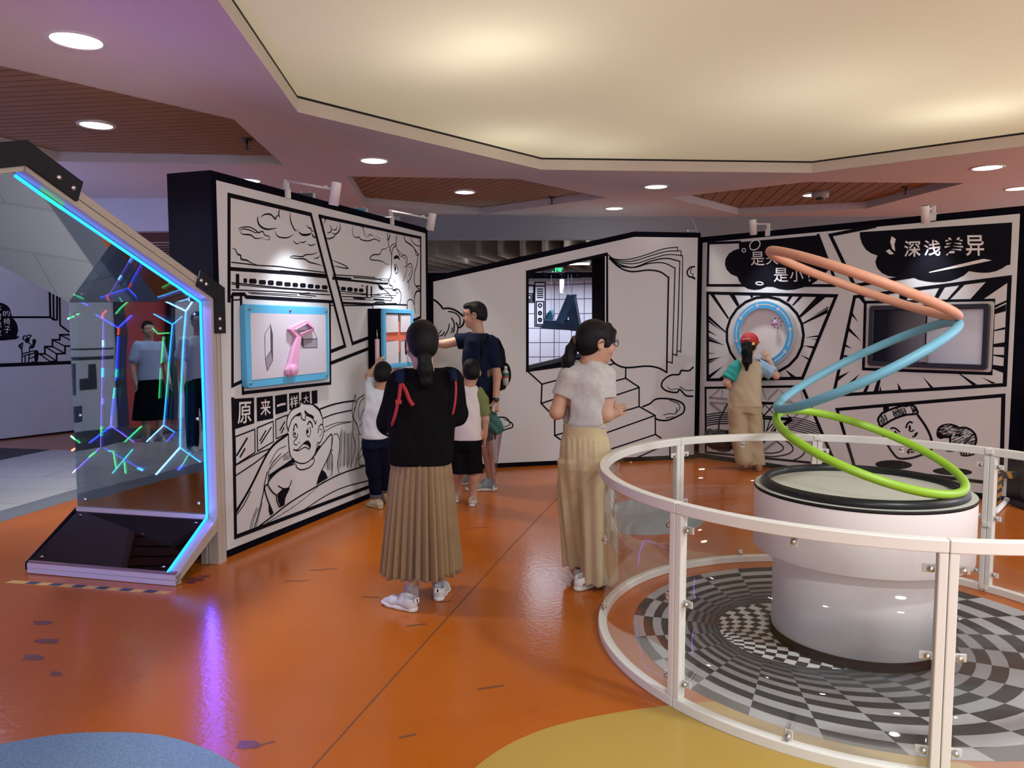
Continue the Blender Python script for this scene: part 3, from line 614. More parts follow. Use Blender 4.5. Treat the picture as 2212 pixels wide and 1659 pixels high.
for L, w in ((((600, 450), (578, 380), (590, 290), (640, 215), (715, 180), (722, 125), (755, 155), (850, 165), (920, 215), (955, 320), (955, 390)), .010), (((595, 470), (600, 590), (620, 710), (680, 770), (760, 785), (840, 735), (885, 650), (905, 560)), .010), (((590, 440), (610, 380), (640, 310), (720, 255), (735, 310), (770, 330), (780, 280), (850, 310), (880, 370), (890, 330)), .010), (((850, 165), (920, 230), (945, 290)), .009),
             (((905, 470), (920, 395), (950, 375), (970, 440), (950, 520), (925, 570), (908, 560)), .010), (((925, 430), (945, 425), (945, 470), (920, 510)), .006), (((648, 440), (655, 395), (675, 370), (690, 410)), .012), (((660, 420), (645, 455), (650, 500), (680, 515)), .008), (((795, 380), (815, 345), (840, 365), (850, 410)), .014), (((800, 410), (785, 450), (795, 495), (815, 500), (830, 450), (820, 400)), .008),
             (((690, 470), (685, 520), (655, 550), (660, 585), (690, 590)), .008), (((700, 575), (708, 565), (715, 575)), .006), (((645, 640), (690, 640), (760, 570), (800, 550), (828, 590), (815, 635), (770, 615), (700, 650), (645, 642)), .009), (((670, 785), (685, 830), (740, 852), (820, 825), (865, 770), (860, 720), (845, 745)), .010),
             (((660, 790), (530, 840), (430, 920), (380, 1000), (420, 1080), (470, 1120)), .011), (((485, 1022), (540, 1050), (590, 1045), (615, 1010), (628, 960)), .010), (((600, 1060), (560, 1150), (550, 1230)), .010), (((470, 1120), (475, 1190), (505, 1250)), .010), (((380, 1000), (345, 1040), (370, 1150), (430, 1300)), .012), (((345, 1040), (330, 1100), (310, 1190)), .010),
             (((870, 710), (905, 650), (970, 565), (1050, 480), (1052, 600), (1010, 730), (960, 830), (915, 930), (893, 1010)), .011), (((1065, 640), (1045, 660), (1060, 720), (1058, 850), (1045, 920)), .008), (((1072, 480), (1110, 478), (1135, 545), (1130, 660), (1112, 800), (1132, 890)), .008)):
    WA.ink(b, 'e8', L, w, sm=True, o=.0045)
for q in (((635, 330), (680, 270), (722, 252), (715, 285), (670, 290)), ((768, 222), (800, 255), (850, 280), (865, 310), (800, 275), (770, 262)), ((750, 580), (795, 548), (828, 585), (820, 625), (800, 595), (770, 585)), ((655, 462), (665, 455), (672, 475), (665, 492), (655, 480)), ((790, 440), (800, 430), (808, 452), (798, 470), (788, 460))): WA.blk(b, 'e8', q, sm=True, o=.005)
for q in (((390, 905), (470, 850), (560, 790), (650, 725), (665, 775), (600, 805), (500, 860), (430, 915), (395, 965)), ((475, 1110), (530, 1055), (612, 1045), (580, 1110), (555, 1170), (545, 1225), (512, 1250), (485, 1180)), ((385, 1220), (400, 1225), (440, 1310), (405, 1335), (388, 1290)), ((880, 650), (915, 595), (938, 598), (905, 640), (885, 700)), ((950, 850), (985, 880), (1010, 935), (900, 1008), (918, 930))): WA.blk(b, 'e8', q, sm=False, o=.0048)
for L, w in ((((1275, 310), (1270, 200), (1300, 60), (1310, 150), (1290, 220)), .008), (((1255, 215), (1262, 235), (1275, 210)), .006), (((1400, 60), (1330, 110), (1300, 200), (1280, 300), (1320, 380), (1345, 470), (1360, 480)), .010), (((1400, 90), (1360, 130), (1335, 220), (1345, 330)), .008), (((1400, 210), (1370, 260), (1355, 340)), .008), (((1400, 250), (1375, 350), (1345, 400)), .007), (((1280, 300), (1275, 480), (1300, 600), (1250, 840)), .008), (((1335, 470), (1340, 620), (1300, 830)), .008), (((1390, 560), (1340, 700), (1345, 800), (1400, 800)), .008), (((1390, 680), (1335, 740)), .006)):
    WA.ink(b, 'e8', L, w, sm=True)
b.build('boy_drawing', INK, wa)

# ---- illusion board with the pink wand (blue framed), mounted on wall A
SKY = mat('blue_frame_plastic', (.10, .46, .78), .38, var=.05)
SHEET = mat('grey_print_sheet', (.60, .58, .68), .45, var=.06, vscale=1.5)
PINK = mat('pink_plastic', (.78, .40, .66), .35, var=.04)
def rrect(W, u0, u1, z0, z1, r, k=5):
    out = []
    for cu, cz, a0 in ((u1 - r, z1 - r, 0), (u0 + r, z1 - r, 90), (u0 + r, z0 + r, 180), (u1 - r, z0 + r, 270)):
        for i in range(k + 1):
            a = math.radians(a0 + 90 * i / k); out.append((cu + r * math.cos(a), cz + r * math.sin(a)))
    return out
def plate(W, uv, o0, o1):
    b = MB(); b.prism([W.P(u, z, o0) for u, z in uv], W.n * (o1 - o0)); return b
def ring_plate(W, uo, ui, o0, o1):
    b = MB(); n = len(uo); v = []
    for o in (o0, o1):
        v += [W.P(u, z, o) for u, z in uo] + [W.P(u, z, o) for u, z in ui]
    f = []
    for i in range(n):
        j = (i + 1) % n
        f += [(2 * n + i, 2 * n + j, 3 * n + j, 3 * n + i), (i, n + i, n + j, j), (i, j, 2 * n + j, 2 * n + i), (n + i, 3 * n + i, 3 * n + j, n + j)]
    b.add(v, f); return b
def bounds(W, c, pts, o=0.0):
    q = W.uvs(T(c, pts), o); return (sum(sorted(a for a, _ in q)[:2]) / 2, sum(sorted(a for a, _ in q)[2:]) / 2, sum(sorted(z for _, z in q)[:2]) / 2, sum(sorted(z for _, z in q)[2:]) / 2)
u0, u1, z0, z1 = bounds(WA, 'c7', ((145, 130), (1050, 172), (1055, 950), (168, 1052)), .045)
t = thing('illusion_board', 'blue framed board with drawn boxes and a pink wand on the train mural', 'exhibit board', WA.P((u0 + u1) / 2, z0))
bevel(ring_plate(WA, rrect(WA, u0, u1, z0, z1, .03), rrect(WA, u0 + .05, u1 - .05, z0 + .065, z1 - .065, .006), .002, .050).build('frame', SKY, t), .006)
plate(WA, [(u0 + .03, z0 + .05), (u1 - .03, z0 + .05), (u1 - .03, z1 - .05), (u0 + .03, z1 - .05)], .002, .030).build('backing', SKY, t)
sh = plate(WA, [(u0 + .045, z0 + .055), (u1 - .045, z0 + .058), (u1 - .045, z1 - .060), (u0 + .045, z1 - .06)], .0305, .0520).build('printed_sheet', SHEET, t)
for q in (((362, 465), (425, 360), (430, 640), (368, 735)), ((368, 735), (430, 640), (450, 745), (390, 860)), ((425, 360), (447, 465), (450, 745), (430, 640)), ((780, 515), (930, 512), (930, 608), (780, 610)), ((725, 425), (890, 425), (930, 512), (780, 515)), ((725, 425), (780, 515), (780, 610), (740, 540))): b = MB(); WA.line(b, WA.uvs(T('c7', q), .053), .005, o=.0532, closed=True); b.build('box_outline', mat('outline_grey', (.05, .05, .07), .6), sh)
for q in (((368, 735), (430, 640), (450, 745), (390, 860)), ((780, 515), (930, 512), (930, 608), (780, 610))): b = MB(); WA.fill(b, WA.uvs(T('c7', q), .053), o=.0527); b.build('box_face', mat('print_mid_grey', (.30, .28, .36), .6), sh)
for q in (((425, 360), (447, 465), (450, 745), (430, 640)), ((725, 425), (780, 515), (780, 610), (740, 540))): b = MB(); WA.fill(b, WA.uvs(T('c7', q), .053), o=.0527); b.build('box_dark_face', mat('print_dark_grey', (.07, .07, .09), .6), sh)
for q in ((198, 188), (640, 205), (1030, 215), (1035, 910), (210, 998)):
    u, z = WA.uv(*T('c7', [q])[0], .053); b = MB(); M = WA.n.to_track_quat('Z', 'Y').to_matrix(); b.lathe([(.0, .006), (.008, .005), (.010, .0)], WA.P(u, z, .052), 12, M); b.build('screw', mat('screw_steel', (.25, .25, .27), .3, 1), t, True)
wo = .085
wand = WA.uvs(T('c7', ((610, 850), (640, 780), (712, 490), (640, 410), (655, 380), (815, 308), (845, 312), (910, 390), (895, 425), (765, 490), (730, 800), (700, 890), (660, 925), (620, 900))), wo)
hole = WA.uvs(T('c7', ((690, 412), (820, 345), (885, 400), (745, 462))), wo)
tri = geometry.tessellate_polygon([[Vector((*p, 0)) for p in wand], [Vector((*p, 0)) for p in hole]]); allp = wand + hole; N = len(allp); nw = len(wand)
b = MB(); v = [WA.P(u, z, wo - .022) for u, z in allp] + [WA.P(u, z, wo) for u, z in allp]
f = [tuple(x) for x in tri] + [tuple(N + i for i in x) for x in tri]
for a_, n_ in ((0, nw), (nw, N - nw)): f += [(a_ + i, a_ + (i + 1) % n_, N + a_ + (i + 1) % n_, N + a_ + i) for i in range(n_)]
b.add(v, f); wnd = bevel(b.build('wand', PINK, t), .006, 3)
u, z = WA.uv(*T('c7', [(662, 850)])[0], wo); M = WA.n.to_track_quat('Z', 'Y').to_matrix()
b = MB(); b.lathe([(.0, .028), (.036, .028), (.042, .022), (.042, -.055), (.0, -.055)], WA.P(u, z, wo), 28, M); b.build('pivot_knob', PINK, wnd, True)

# ---- second exhibit: black box with blue framed face and a red cross between four white tiles
u0, u1, z0, z1 = bounds(WA, 'd5b' if False else 'c7', ((1655, 188), (1978, 192), (1978, 820), (1655, 830)), .16)
t = thing('cross_box', 'black wall box with blue framed front showing a red cross between white tiles', 'exhibit box', WA.P((u0 + u1) / 2, z0))
plate(WA, [(u0 + .0, z0), (u1, z0), (u1, z1), (u0, z1)], .002, .13).build('housing', BLACK, t)
bevel(ring_plate(WA, rrect(WA, u0, u1, z0, z1, .03), rrect(WA, u0 + .045, u1 - .045, z0 + .04, z1 - .04, .01), .13, .16).build('frame', SKY, t), .005)
plate(WA, [(u0 + .03, z0 + .03), (u1 - .03, z0 + .03), (u1 - .03, z1 - .03), (u0 + .03, z1 - .03)], .1302, .137).build('recess', BLACK, t)
um = (u0 + u1) / 2 + .02; zm = (z0 + z1) / 2 + .02
RED = mat('coral_red', (.72, .16, .10), .5)
plate(WA, [(um - .022, z0 + .14), (um + .022, z0 + .14), (um + .022, z1 - .11), (um - .022, z1 - .11)], .137, .144).build('cross_upright', RED, t)
plate(WA, [(u0 + .07, zm - .038), (u1 - .05, zm - .038), (u1 - .05, zm + .038), (u0 + .05, zm + .038)], .137, .145).build('cross_arm', RED, t)
TILE = mat('white_tile', (.72, .70, .76), .4)
for a0, a1, c0, c1 in ((u0 + .05, um - .022, zm + .04, z1 - .05), (um + .024, u1 - .05, zm + .04, z1 - .05), (u0 + .05, um - .022, z0 + .045, zm - .042), (um + .024, u1 - .05, z0 + .045, zm - .042)):
    bevel(plate(WA, [(a0, c0), (a1, c0), (a1, c1), (a0, c1)], .137, .152).build('tile', TILE, t), .003)
b = MB(); b.tube([WA.P(u0 - .012, zm - .02, .10), WA.P(u0 - .012, zm - .24, .10)], .020, 14); bevel(b.build('handle', mat('pale_pink_plastic', (.75, .50, .58), .4), t, True), .004)
b = MB(); b.tube([WA.P(u0 - .012, zm + .06, .10), WA.P(u0 - .012, zm - .03, .10)], .005, 8); b.build('handle_rod', mat('steel', (.5, .5, .52), .3, 1), t, True)

# ================================================================== EXHIBIT WALL B: open book mural (middle)
WB = Wall((-.870, 8.136), (2.150, 8.888)); WB.n = Vector((WB.d.y, -WB.d.x, 0)); LB = WB.L
top = WB.uvs(((928, 597), (1370, 500), (1510, 503)))
win_o = WB.uvs(T('win', ((52, 292), (1108, 52), (1120, 1460), (52, 1605))))      # outer edge of the printed window frame
win_i = [WB.uv(*p) for p in T('win', ((75, 315), (1085, 85), (1085, 1345), (75, 1585)))]
outl = [(0, 0), (LB, 0), (LB, top[2][1] + .002), top[1], (0, top[0][1] - .005)]
def holed_wall(W, outer, hole, o0, o1):
    A = [Vector((u, z, 0)) for u, z in outer]; H = [Vector((u, z, 0)) for u, z in hole]
    tri = geometry.tessellate_polygon([A, H]); P = outer + hole; n = len(P); na = len(outer); b = MB()
    v = [W.P(u, z, o0) for u, z in P] + [W.P(u, z, o1) for u, z in P]
    f = [tuple(t) for t in tri] + [tuple(n + i for i in t) for t in tri]
    for a_, n_ in ((0, na), (na, n - na)): f += [(a_ + i, a_ + (i + 1) % n_, n + a_ + (i + 1) % n_, n + a_ + i) for i in range(n_)]
    b.add(v, f); return b
wb = tag(holed_wall(WB, outl, win_i, -.42, 0).build('wall_middle', BLACK), kind='structure')
pin = [(.045, .05), (LB - .035, .05), (LB - .035, top[2][1] - .055), (top[1][0], top[1][1] - .06), (.045, top[0][1] - .055)]
holed_wall(WB, pin, win_o, -.01, .0015).build('printed_panel', PRINT, wb)
b = MB()
WB.line(b, [win_o[0], win_o[1]], .03, closed=False); WB.line(b, [win_o[0], win_o[3], win_o[2]], .025); WB.line(b, [win_o[1], win_o[2]], .02)
b.build('window_border', INK, wb)
b = MB()
wl = WB.uvs(T('win', ((1092, 90), (1092, 1350)))); WB.line(b, wl, .012, o=.004)
b.build('corner_bead', mat('bead_white', (.7, .7, .7), .4), wb)
b = MB(); K = .020
for L, w in ((((590, 212), (640, 245), (740, 245), (850, 215), (960, 178), (1055, 166)), .011), (((600, 225), (660, 255), (760, 258), (880, 222), (980, 195), (1078, 190)), .011), (((605, 230), (660, 265), (770, 275), (890, 240), (990, 215), (1088, 222)), .011), (((605, 235), (660, 275), (760, 300), (880, 258), (980, 240), (1070, 260)), .014), (((605, 240), (670, 290), (770, 300), (860, 275), (960, 270), (1038, 305)), .013), (((600, 238), (670, 300), (750, 328), (860, 318), (940, 330), (995, 368)), .018),
             (((602, 900), (650, 945), (720, 965), (850, 955), (930, 968), (983, 997)), .020)): WB.ink(b, 'd6', L, w, sm=True)
for L, w in ((((1055, 166), (1055, 190)), .011), (((1078, 190), (1078, 225)), .011), (((1088, 222), (1085, 620), (1076, 862), (1055, 852)), .011), (((1070, 258), (1060, 600), (1050, 885), (1025, 875)), .013), (((1038, 303), (1030, 600), (1020, 935), (988, 925)), .013), (((995, 366), (988, 700), (983, 997)), .020)): WB.ink(b, 'd6', L, w)
WB.ink(b, 'd6', ((588, 214), (590, 690)), .02)
b.build('open_book_drawing', INK, wb)
b = MB()
for L in (((62, 990), (155, 1075), (150, 1203), (240, 1295), (240, 1415), (330, 1480)), ((155, 1075), (420, 1005), (635, 937)), ((150, 1203), (430, 1110), (712, 1035)), ((240, 1295), (520, 1190), (800, 1097)), ((240, 1415), (400, 1370)), ((400, 1345), (800, 1223)), ((590, 1395), (905, 1283)), ((300, 1620), (630, 1500), (910, 1408)), ((712, 965), (710, 1035), (800, 1095), (800, 1223), (907, 1283), (908, 1408), (945, 1432)), ((750, 1578), (880, 1520), (1000, 1465), (1005, 1470), (1003, 1600)), ((635, 937), (610, 905))): WB.ink(b, 'd6', L, K * .85)
b.build('step_drawing', INK, wb)
b = MB()
for L, w in ((((820, 1225), (870, 1205), (910, 1175), (970, 1170), (1040, 1180), (1095, 1210), (1095, 1260), (1050, 1290), (985, 1315), (930, 1312), (905, 1300)), .020), (((1000, 1180), (1060, 1205), (1068, 1240), (1040, 1260)), .010), (((960, 1280), (1000, 1270), (1045, 1270), (1050, 1230)), .010), (((975, 1300), (1030, 1290)), .009), (((1160, 960), (1130, 985), (1080, 985), (1065, 1010), (1010, 1015), (960, 1050), (950, 1090), (985, 1120), (1050, 1130), (1070, 1110), (1110, 1150), (1160, 1155)), .020), (((1070, 1090), (1110, 1115), (1160, 1115)), .010), (((985, 1090), (1010, 1110), (1060, 1105)), .008),
             (((1172, 295), (1140, 300), (1118, 330), (1130, 360), (1150, 365), (1172, 378)), .018), (((1150, 300), (1140, 330), (1150, 345)), .010), (((1160, 340), (1155, 360), (1172, 370)), .010)): WB.ink(b, 'd6', L, w, sm=True)
for L, w in ((((135, 800), (200, 830), (255, 880), (273, 912)), .020), (((273, 912), (340, 908), (410, 930), (480, 985), (500, 1040), (480, 1090), (440, 1115)), .020), (((330, 940), (400, 955), (450, 1000), (458, 1060), (445, 1090)), .014), (((415, 1055), (435, 1110), (420, 1180), (390, 1212)), .014), (((365, 1005), (395, 1070), (390, 1165)), .014), (((345, 1070), (330, 1140), (290, 1205)), .012), (((375, 1110), (372, 1150), (358, 1170)), .012), (((295, 1155), (270, 1190), (235, 1200)), .012), (((230, 1180), (262, 1140)), .010)): WB.ink(b, 'd5', L, w, sm=True)
for L, w in ((((1005, 960), (1060, 965), (1085, 990), (1105, 1005), (1105, 1030), (1060, 1045), (1030, 1060)), .015), (((1045, 975), (1075, 985), (1090, 1010), (1050, 1030)), .009)): WB.ink(b, 'c8', L, w, sm=True)
b.build('cloud_drawing', INK, wb)
b = MB(); b.tube([WB.P(LB - .16, top[2][1] + .02, -.02), WB.P(LB - .02, top[2][1] + .02, -.02)], .008, 8); b.tube(spline([WB.P(LB - .04, top[2][1] + .02, -.02), WB.P(LB - .06, top[2][1] + .08, -.02), WB.P(LB - .11, top[2][1] + .16, -.02)]), .003, 6)
for k in (.15, .03): b.tube([WB.P(LB - k, top[2][1], -.02), WB.P(LB - k, top[2][1] + .02, -.02)], .008, 8)
o = b.build('wire_bracket', mat('steel', (.5, .5, .52), .3, 1), None, True); rebase(o, WB.P(LB - .09, top[2][1], -.02)); tag(o, 'thin wire bracket on the wall top where the book mural meets the round board wall', 'bracket')

# ---- the tiled room behind the window with the hanging blue triangle
def grid_mat():
    m = bpy.data.materials.new('white_grid_tiles'); m.use_nodes = True; nt = m.node_tree; b = nt.nodes['Principled BSDF']
    tc = _n(nt, 'ShaderNodeTexCoord'); br = _n(nt, 'ShaderNodeTexBrick'); br.offset = 0
    br.inputs['Scale'].default_value = 1.0; br.inputs['Brick Width'].default_value = .215; br.inputs['Row Height'].default_value = .215
    br.inputs['Mortar Size'].default_value = .0055; br.inputs['Mortar Smooth'].default_value = 0; br.inputs['Color1'].default_value = (.62, .64, .74, 1); br.inputs['Color2'].default_value = (.60, .62, .72, 1); br.inputs['Mortar'].default_value = (.02, .02, .04, 1)
    nt.links.new(tc.outputs['UV'], br.inputs['Vector']); nt.links.new(br.outputs['Color'], b.inputs['Base Color']); b.inputs['Roughness'].default_value = .5
    return m
GRID = grid_mat()
def uvwall(name, p0, p1, z0, z1, th=.1):
    p0 = Vector(p0); p1 = Vector(p1); d = (p1 - p0).normalized(); nn = Vector((-d.y, d.x)); L = (p1 - p0).length
    q = [(p0.x, p0.y, z0), (p1.x, p1.y, z0), (p1.x, p1.y, z1), (p0.x, p0.y, z1)]
    q2 = [(x + nn.x * th, y + nn.y * th, z) for x, y, z in q]
    me = bpy.data.meshes.new(name); me.from_pydata(q + q2, [], [(0, 1, 2, 3), (7, 6, 5, 4), (0, 4, 5, 1), (1, 5, 6, 2), (2, 6, 7, 3), (3, 7, 4, 0)])
    uv = me.uv_layers.new(name='UVMap'); co = [(0, z0), (L, z0), (L, z1), (0, z1)] * 2
    for lp in me.loops: uv.data[lp.index].uv = co[lp.vertex_index]
    return tag(link_mesh(name, me, GRID), kind='structure')
cr = vp(1208, 700, 11.6).xy
uvwall('wall_grid_left', cr + Vector((-2.6, -.55)), cr, 0, 2.20); uvwall('wall_grid_right', cr, cr + Vector((1.9, -1.35)), 0, 2.20)
b = MB(); gp = [cr + Vector((-2.5, -.5)), cr, cr + Vector((1.8, -1.3)), cr + Vector((1.7, -1.45)), cr + Vector((-2.3, -1.25))]
WGRID = mat('lattice_white', (.66, .68, .78), .6)
for i in range(-12, 8):
    for off in (0, 1):
        x0 = cr.x + i * .22
        p, q = Vector((x0, 0)), Vector((0.10, 1)).normalized()
        if off: p, q = Vector((0, cr.y - 2.4 + (i + 12) * .14)), Vector((1, .08)).normalized()
        e = clip_line(gp, p, q)
        if e and e[1] - e[0] > .05: a_, c_ = p + q * e[0], p + q * e[1]; b.beam((a_.x, a_.y, 2.243), (c_.x, c_.y, 2.243), .03, .008)
lt = tag(b.build('ceiling_lattice', BLACK), kind='structure')
q = holed([gp], 2.25); q.build('lattice_panels', WGRID, lt)
lamp('AREA', (cr.x - .35, cr.y - 1.0, 2.16), 30, (.80, .87, 1), (cr.x - .3, cr.y - .9, .6), shape='DISK', size=.9, spread=math.radians(170))
b = MB()    # drawn cabinet and pipes on the tiled room's back wall
WG = Wall(cr + Vector((-2.6, -.55)), cr); WG.n = Vector((WG.d.y, -WG.d.x, 0))
for L in (((155, 430), (293, 430), (293, 1010), (155, 1010), (155, 430)), ((155, 480), (293, 480)), ((175, 685), (273, 685), (273, 990), (175, 990), (175, 685)), ((190, 520), (258, 520)), ((190, 548), (258, 548)), ((190, 576), (258, 576)), ((190, 603), (258, 603)), ((190, 630), (258, 630)), ((60, 475), (140, 475), (140, 695), (60, 695)), ((60, 580), (125, 580), (125, 675), (60, 675)), ((60, 605), (105, 605), (105, 655), (60, 655))): WG.ink(b, 'win', L, .018)
for cy in (737, 838, 928):
    WG.ink(b, 'win', [(223 + 20 * math.cos(a), cy + 22 * math.sin(a)) for a in np.linspace(0, 2 * math.pi, 18)[:-1]], .02, closed=True)
    if cy > 800: WG.ink(b, 'win', [(223 + 11 * math.cos(a), cy + 12 * math.sin(a)) for a in np.linspace(0, 2 * math.pi, 14)[:-1]], .01, closed=True)
b.build('cabinet_drawing', INK, bpy.data.objects['wall_grid_left'])
b = MB(); WG.blk(b, 'win', ((158, 433), (291, 433), (291, 1008), (158, 1008)), o=.0015); b.build('cabinet_ground', WGRID, bpy.data.objects['wall_grid_left'])
YT = 10.1
tp = lambda x, y, dy=0.0: vp(*T('win', [(x, y)])[0], YT + dy)
t = thing('hanging_triangle', 'blue broken triangle sculpture hanging in the tiled room behind the wall opening', 'sculpture', tp(520, 1060))
TEAL = mat('triangle_blue', (.008, .10, .26), .45, var=.45, vscale=2.5); TEAL2 = mat('triangle_dark_blue', (.006, .045, .15), .5, var=.3, vscale=2.5)
D3 = Vector((.06, .30, .02))
b = MB(); b.prism([tp(*q) for q in ((230, 1045), (285, 930), (640, 945), (745, 1072))], D3); b.build('base_bar', TEAL2, t)
b = MB(); b.prism([tp(*q, -.03) for q in ((430, 965), (580, 602), (672, 602), (660, 735), (525, 975))], D3 * .8); bevel(b.build('left_leg', TEAL, t), .01)
b = MB(); b.prism([tp(*q, .05) for q in ((655, 625), (672, 605), (748, 1020), (735, 1070), (635, 1070), (605, 880))], D3 * .8); bevel(b.build('right_leg', TEAL, t), .01)
b = MB(); b.prism([tp(*q, .1) for q in ((275, 935), (320, 840), (365, 808), (385, 860), (360, 935))], D3 * .6); bevel(b.build('stub_leg', mat('triangle_green_blue', (.03, .22, .30), .5, var=.4), t), .01)
b = MB(); cz = 2.21
for x, y in ((595, 604), (640, 603), (372, 812)):
    p = tp(x, y, .08); b.tube([p + Vector((0, 0, -.01)), Vector((p.x, p.y, cz))], .003, 6)
b.build('hanging_wire', mat('steel', (.5, .5, .52), .3, 1), t)
p = vp(*T('win', [(515, 470)])[0], 10.8); t = thing('spotlight', 'small white spotlight hanging under the lattice in the tiled room', 'spotlight', p)
b = MB(); b.tube([p + Vector((0, 0, -.10)), p + Vector((0, 0, .09))], .030, 16); b.build('lamp_head', mat('lamp_white', (.72, .72, .72), .4), t, True)
b = MB(); b.tube([p + Vector((0, 0, .09)), Vector((p.x, p.y, 2.21))], .008, 8); b.build('stem', mat('lamp_white', (.72, .72, .72), .4), t, True)
b = MB(); b.disc(.026, p + Vector((0, -.0, -.102)), 20); b.build('lens', emission('spot_glow', (1, .97, .9), 8), t)
EXB = lambda x, y: vp(*T('win', [(x, y)])[0], 13.0)
p = EXB(440, 310); t = thing('exit_sign', 'dark hanging exit sign with green lettering seen through the wall opening', 'sign', p)
b = MB(); b.prism([EXB(320, 310), EXB(537, 310), EXB(537, 222), EXB(320, 232)], (0, .04, 0)); b.build('sign_box', mat('sign_black', (.01, .015, .012), .4), t)
WE = Wall((-5, 12.99), (5, 12.99)); b = MB(); GREEN = emission('exit_green', (.05, 1, .35), 3.0)
WE.text(b, 'win', ((448, 235), (522, 235), (522, 258), (448, 258)), '安全出口', .01); WE.text(b, 'win', ((455, 262), (512, 262), (512, 280), (455, 280)), 'EXIT', .01)
WE.blk(b, 'win', ((428, 232), (438, 232), (438, 292), (428, 292))); WE.blk(b, 'win', ((385, 283), (402, 283), (402, 292), (385, 292))); WE.blk(b, 'win', ((480, 285), (508, 285), (508, 305), (480, 305)))
b.build('sign_lettering', GREEN, t)
b = MB()
for x in (350, 510): a_ = EXB(x, 232); b.tube([a_, Vector((a_.x, a_.y, 3.6))], .008, 6)
b.build('suspension_rod', mat('dark_metal', (.06, .06, .07), .4, .6), t)
p = vp(*T('win', [(748, 183)])[0], 12.6); t = thing('strip_light', 'white strip light above the tiled room seen through the wall opening', 'ceiling light', p)
b = MB(); b.box((p.x - .16, p.y - .05, p.z - .015), (p.x + .16, p.y + .05, p.z + .01)); b.build('diffuser', emission('strip_glow', (1, .98, .92), 5), t)
b = MB(); b.box((p.x - .45, p.y - .06, p.z + .01), (p.x + .18, p.y + .06, p.z + .05)); b.build('housing', mat('grey_board', (.2, .2, .21), .8), t)
b = MB(); b.tube([(p.x, p.y, p.z + .05), (p.x, p.y, 3.58)], .008, 6); b.build('suspension_rod', mat('dark_metal', (.06, .06, .07), .4, .6), t)
# ================================================================== EXHIBIT WALL C: comic panels (right)
WC = Wall((2.180, 8.975), (4.395, 6.565)); HC = 2.56; LC = WC.L
b = MB(); WC.box(b, -.02, LC, 0, HC, -.30, 0); wc = tag(b.build('wall_right', BLACK), kind='structure')
uR = WC.uv(2209, 470)[0]; uL = WC.uv(1516.5, 600)[0]
b = MB(); WC.box(b, uL, uR - .02, .055, HC - .065, -.01, .0015); b.build('printed_panel', PRINT, wc)
b = MB()
for c, L, w in (('e4', ((560, 335), (130, 350), (118, 925), (1850, 928)), .030), ('e4', ((1628, 240), (1858, 850)), .030), ('px', ((1890, 489), (1794, 508), (1846, 617), (1970, 597)), .034), ('px', ((1528.7, 633), (1806.5, 639), (1733.5, 817), (1529, 820.5), (1528.7, 633)), .034)): WC.ink(b, c, L, w)
WC.ink(b, 'e7', ((340, 262), (2055, 45), (2000, 1235), (105, 1352), (340, 262)), .032)
WC.ink(b, 'e7', ((458, 322), (1875, 300), (1845, 1112), (437, 1060), (458, 322)), .028)
WC.ink(b, 'e1', ((1600, 100), (168, 122), (172, 1085), (1780, 1245), (1990, 1265)), .026); WC.ink(b, 'e1', ((1610, 100), (2085, 1215)), .034)
WC.ink(b, 'e2', ((345, 880), (145, 228), (1985, 72), (1962, 1060), (1760, 1030), (345, 862)), .032)
b.build('panel_borders', INK, wc)
b = MB()
WC.blk(b, 'e4', ((552, 335), (900, 305), (1625, 240), (1700, 460), (1790, 700), (1700, 780), (1610, 862), (1530, 915), (1420, 955), (1300, 985), (1200, 990), (1090, 975), (1000, 943), (925, 945), (840, 980), (760, 990), (670, 975), (600, 930), (550, 870), (525, 808), (440, 775), (380, 715), (354, 640), (365, 560), (410, 490), (480, 445), (550, 425), (545, 380)))
WC.blk(b, 'e5', ((103, 187), (1000, 130), (2062, 62), (2038, 605), (1990, 615), (1930, 655), (1850, 690), (1760, 708), (1680, 710), (1590, 703), (1505, 688), (1440, 745), (1360, 785), (1270, 815), (1180, 830), (1060, 832), (950, 820), (860, 800), (790, 770), (755, 735), (680, 755), (580, 766), (470, 752), (385, 710), (325, 645), (303, 570), (330, 487), (250, 460), (180, 410), (130, 330), (107, 250)))
b.build('black_clouds', INK, wc)
b = MB()
def oval(W, b, c, x, y, rx, ry, w, rot=0, o=.0045):
    W.ink(b, c, [(x + rx * math.cos(a) * math.cos(rot) - ry * math.sin(a) * math.sin(rot), y + rx * math.cos(a) * math.sin(rot) + ry * math.sin(a) * math.cos(rot)) for a in np.linspace(0, 2 * math.pi, 22)[:-1]], w, closed=True, o=o)
oval(WC, b, 'e4', 765, 375, 78, 60, .012, -.7); oval(WC, b, 'e4', 615, 447, 25, 24, .010); oval(WC, b, 'e4', 828, 899, 50, 20, .012, .1)
for q, ch in ((((712, 468), (890, 465), (895, 655), (710, 655)), '是'), (((915, 520), (1085, 470), (1085, 640), (915, 640)), '大'), (((1130, 465), (1290, 470), (1290, 620), (1130, 610)), '还'), (((1025, 688), (1215, 688), (1218, 880), (1020, 880)), '是'), (((1240, 700), (1425, 700), (1430, 875), (1245, 875)), '小'), (((1480, 690), (1540, 695), (1535, 875), (1500, 875)), '?')): WC.text(b, 'e4', q, ch, .004)
for q, ch in ((((675, 300), (888, 292), (885, 500), (675, 507)), '深'), (((928, 292), (1142, 285), (1140, 492), (930, 492)), '浅'), (((1185, 255), (1437, 250), (1425, 480), (1190, 485)), '差'), (((1460, 228), (1702, 225), (1700, 492), (1470, 492)), '异')): WC.text(b, 'e5', q, ch, .012)
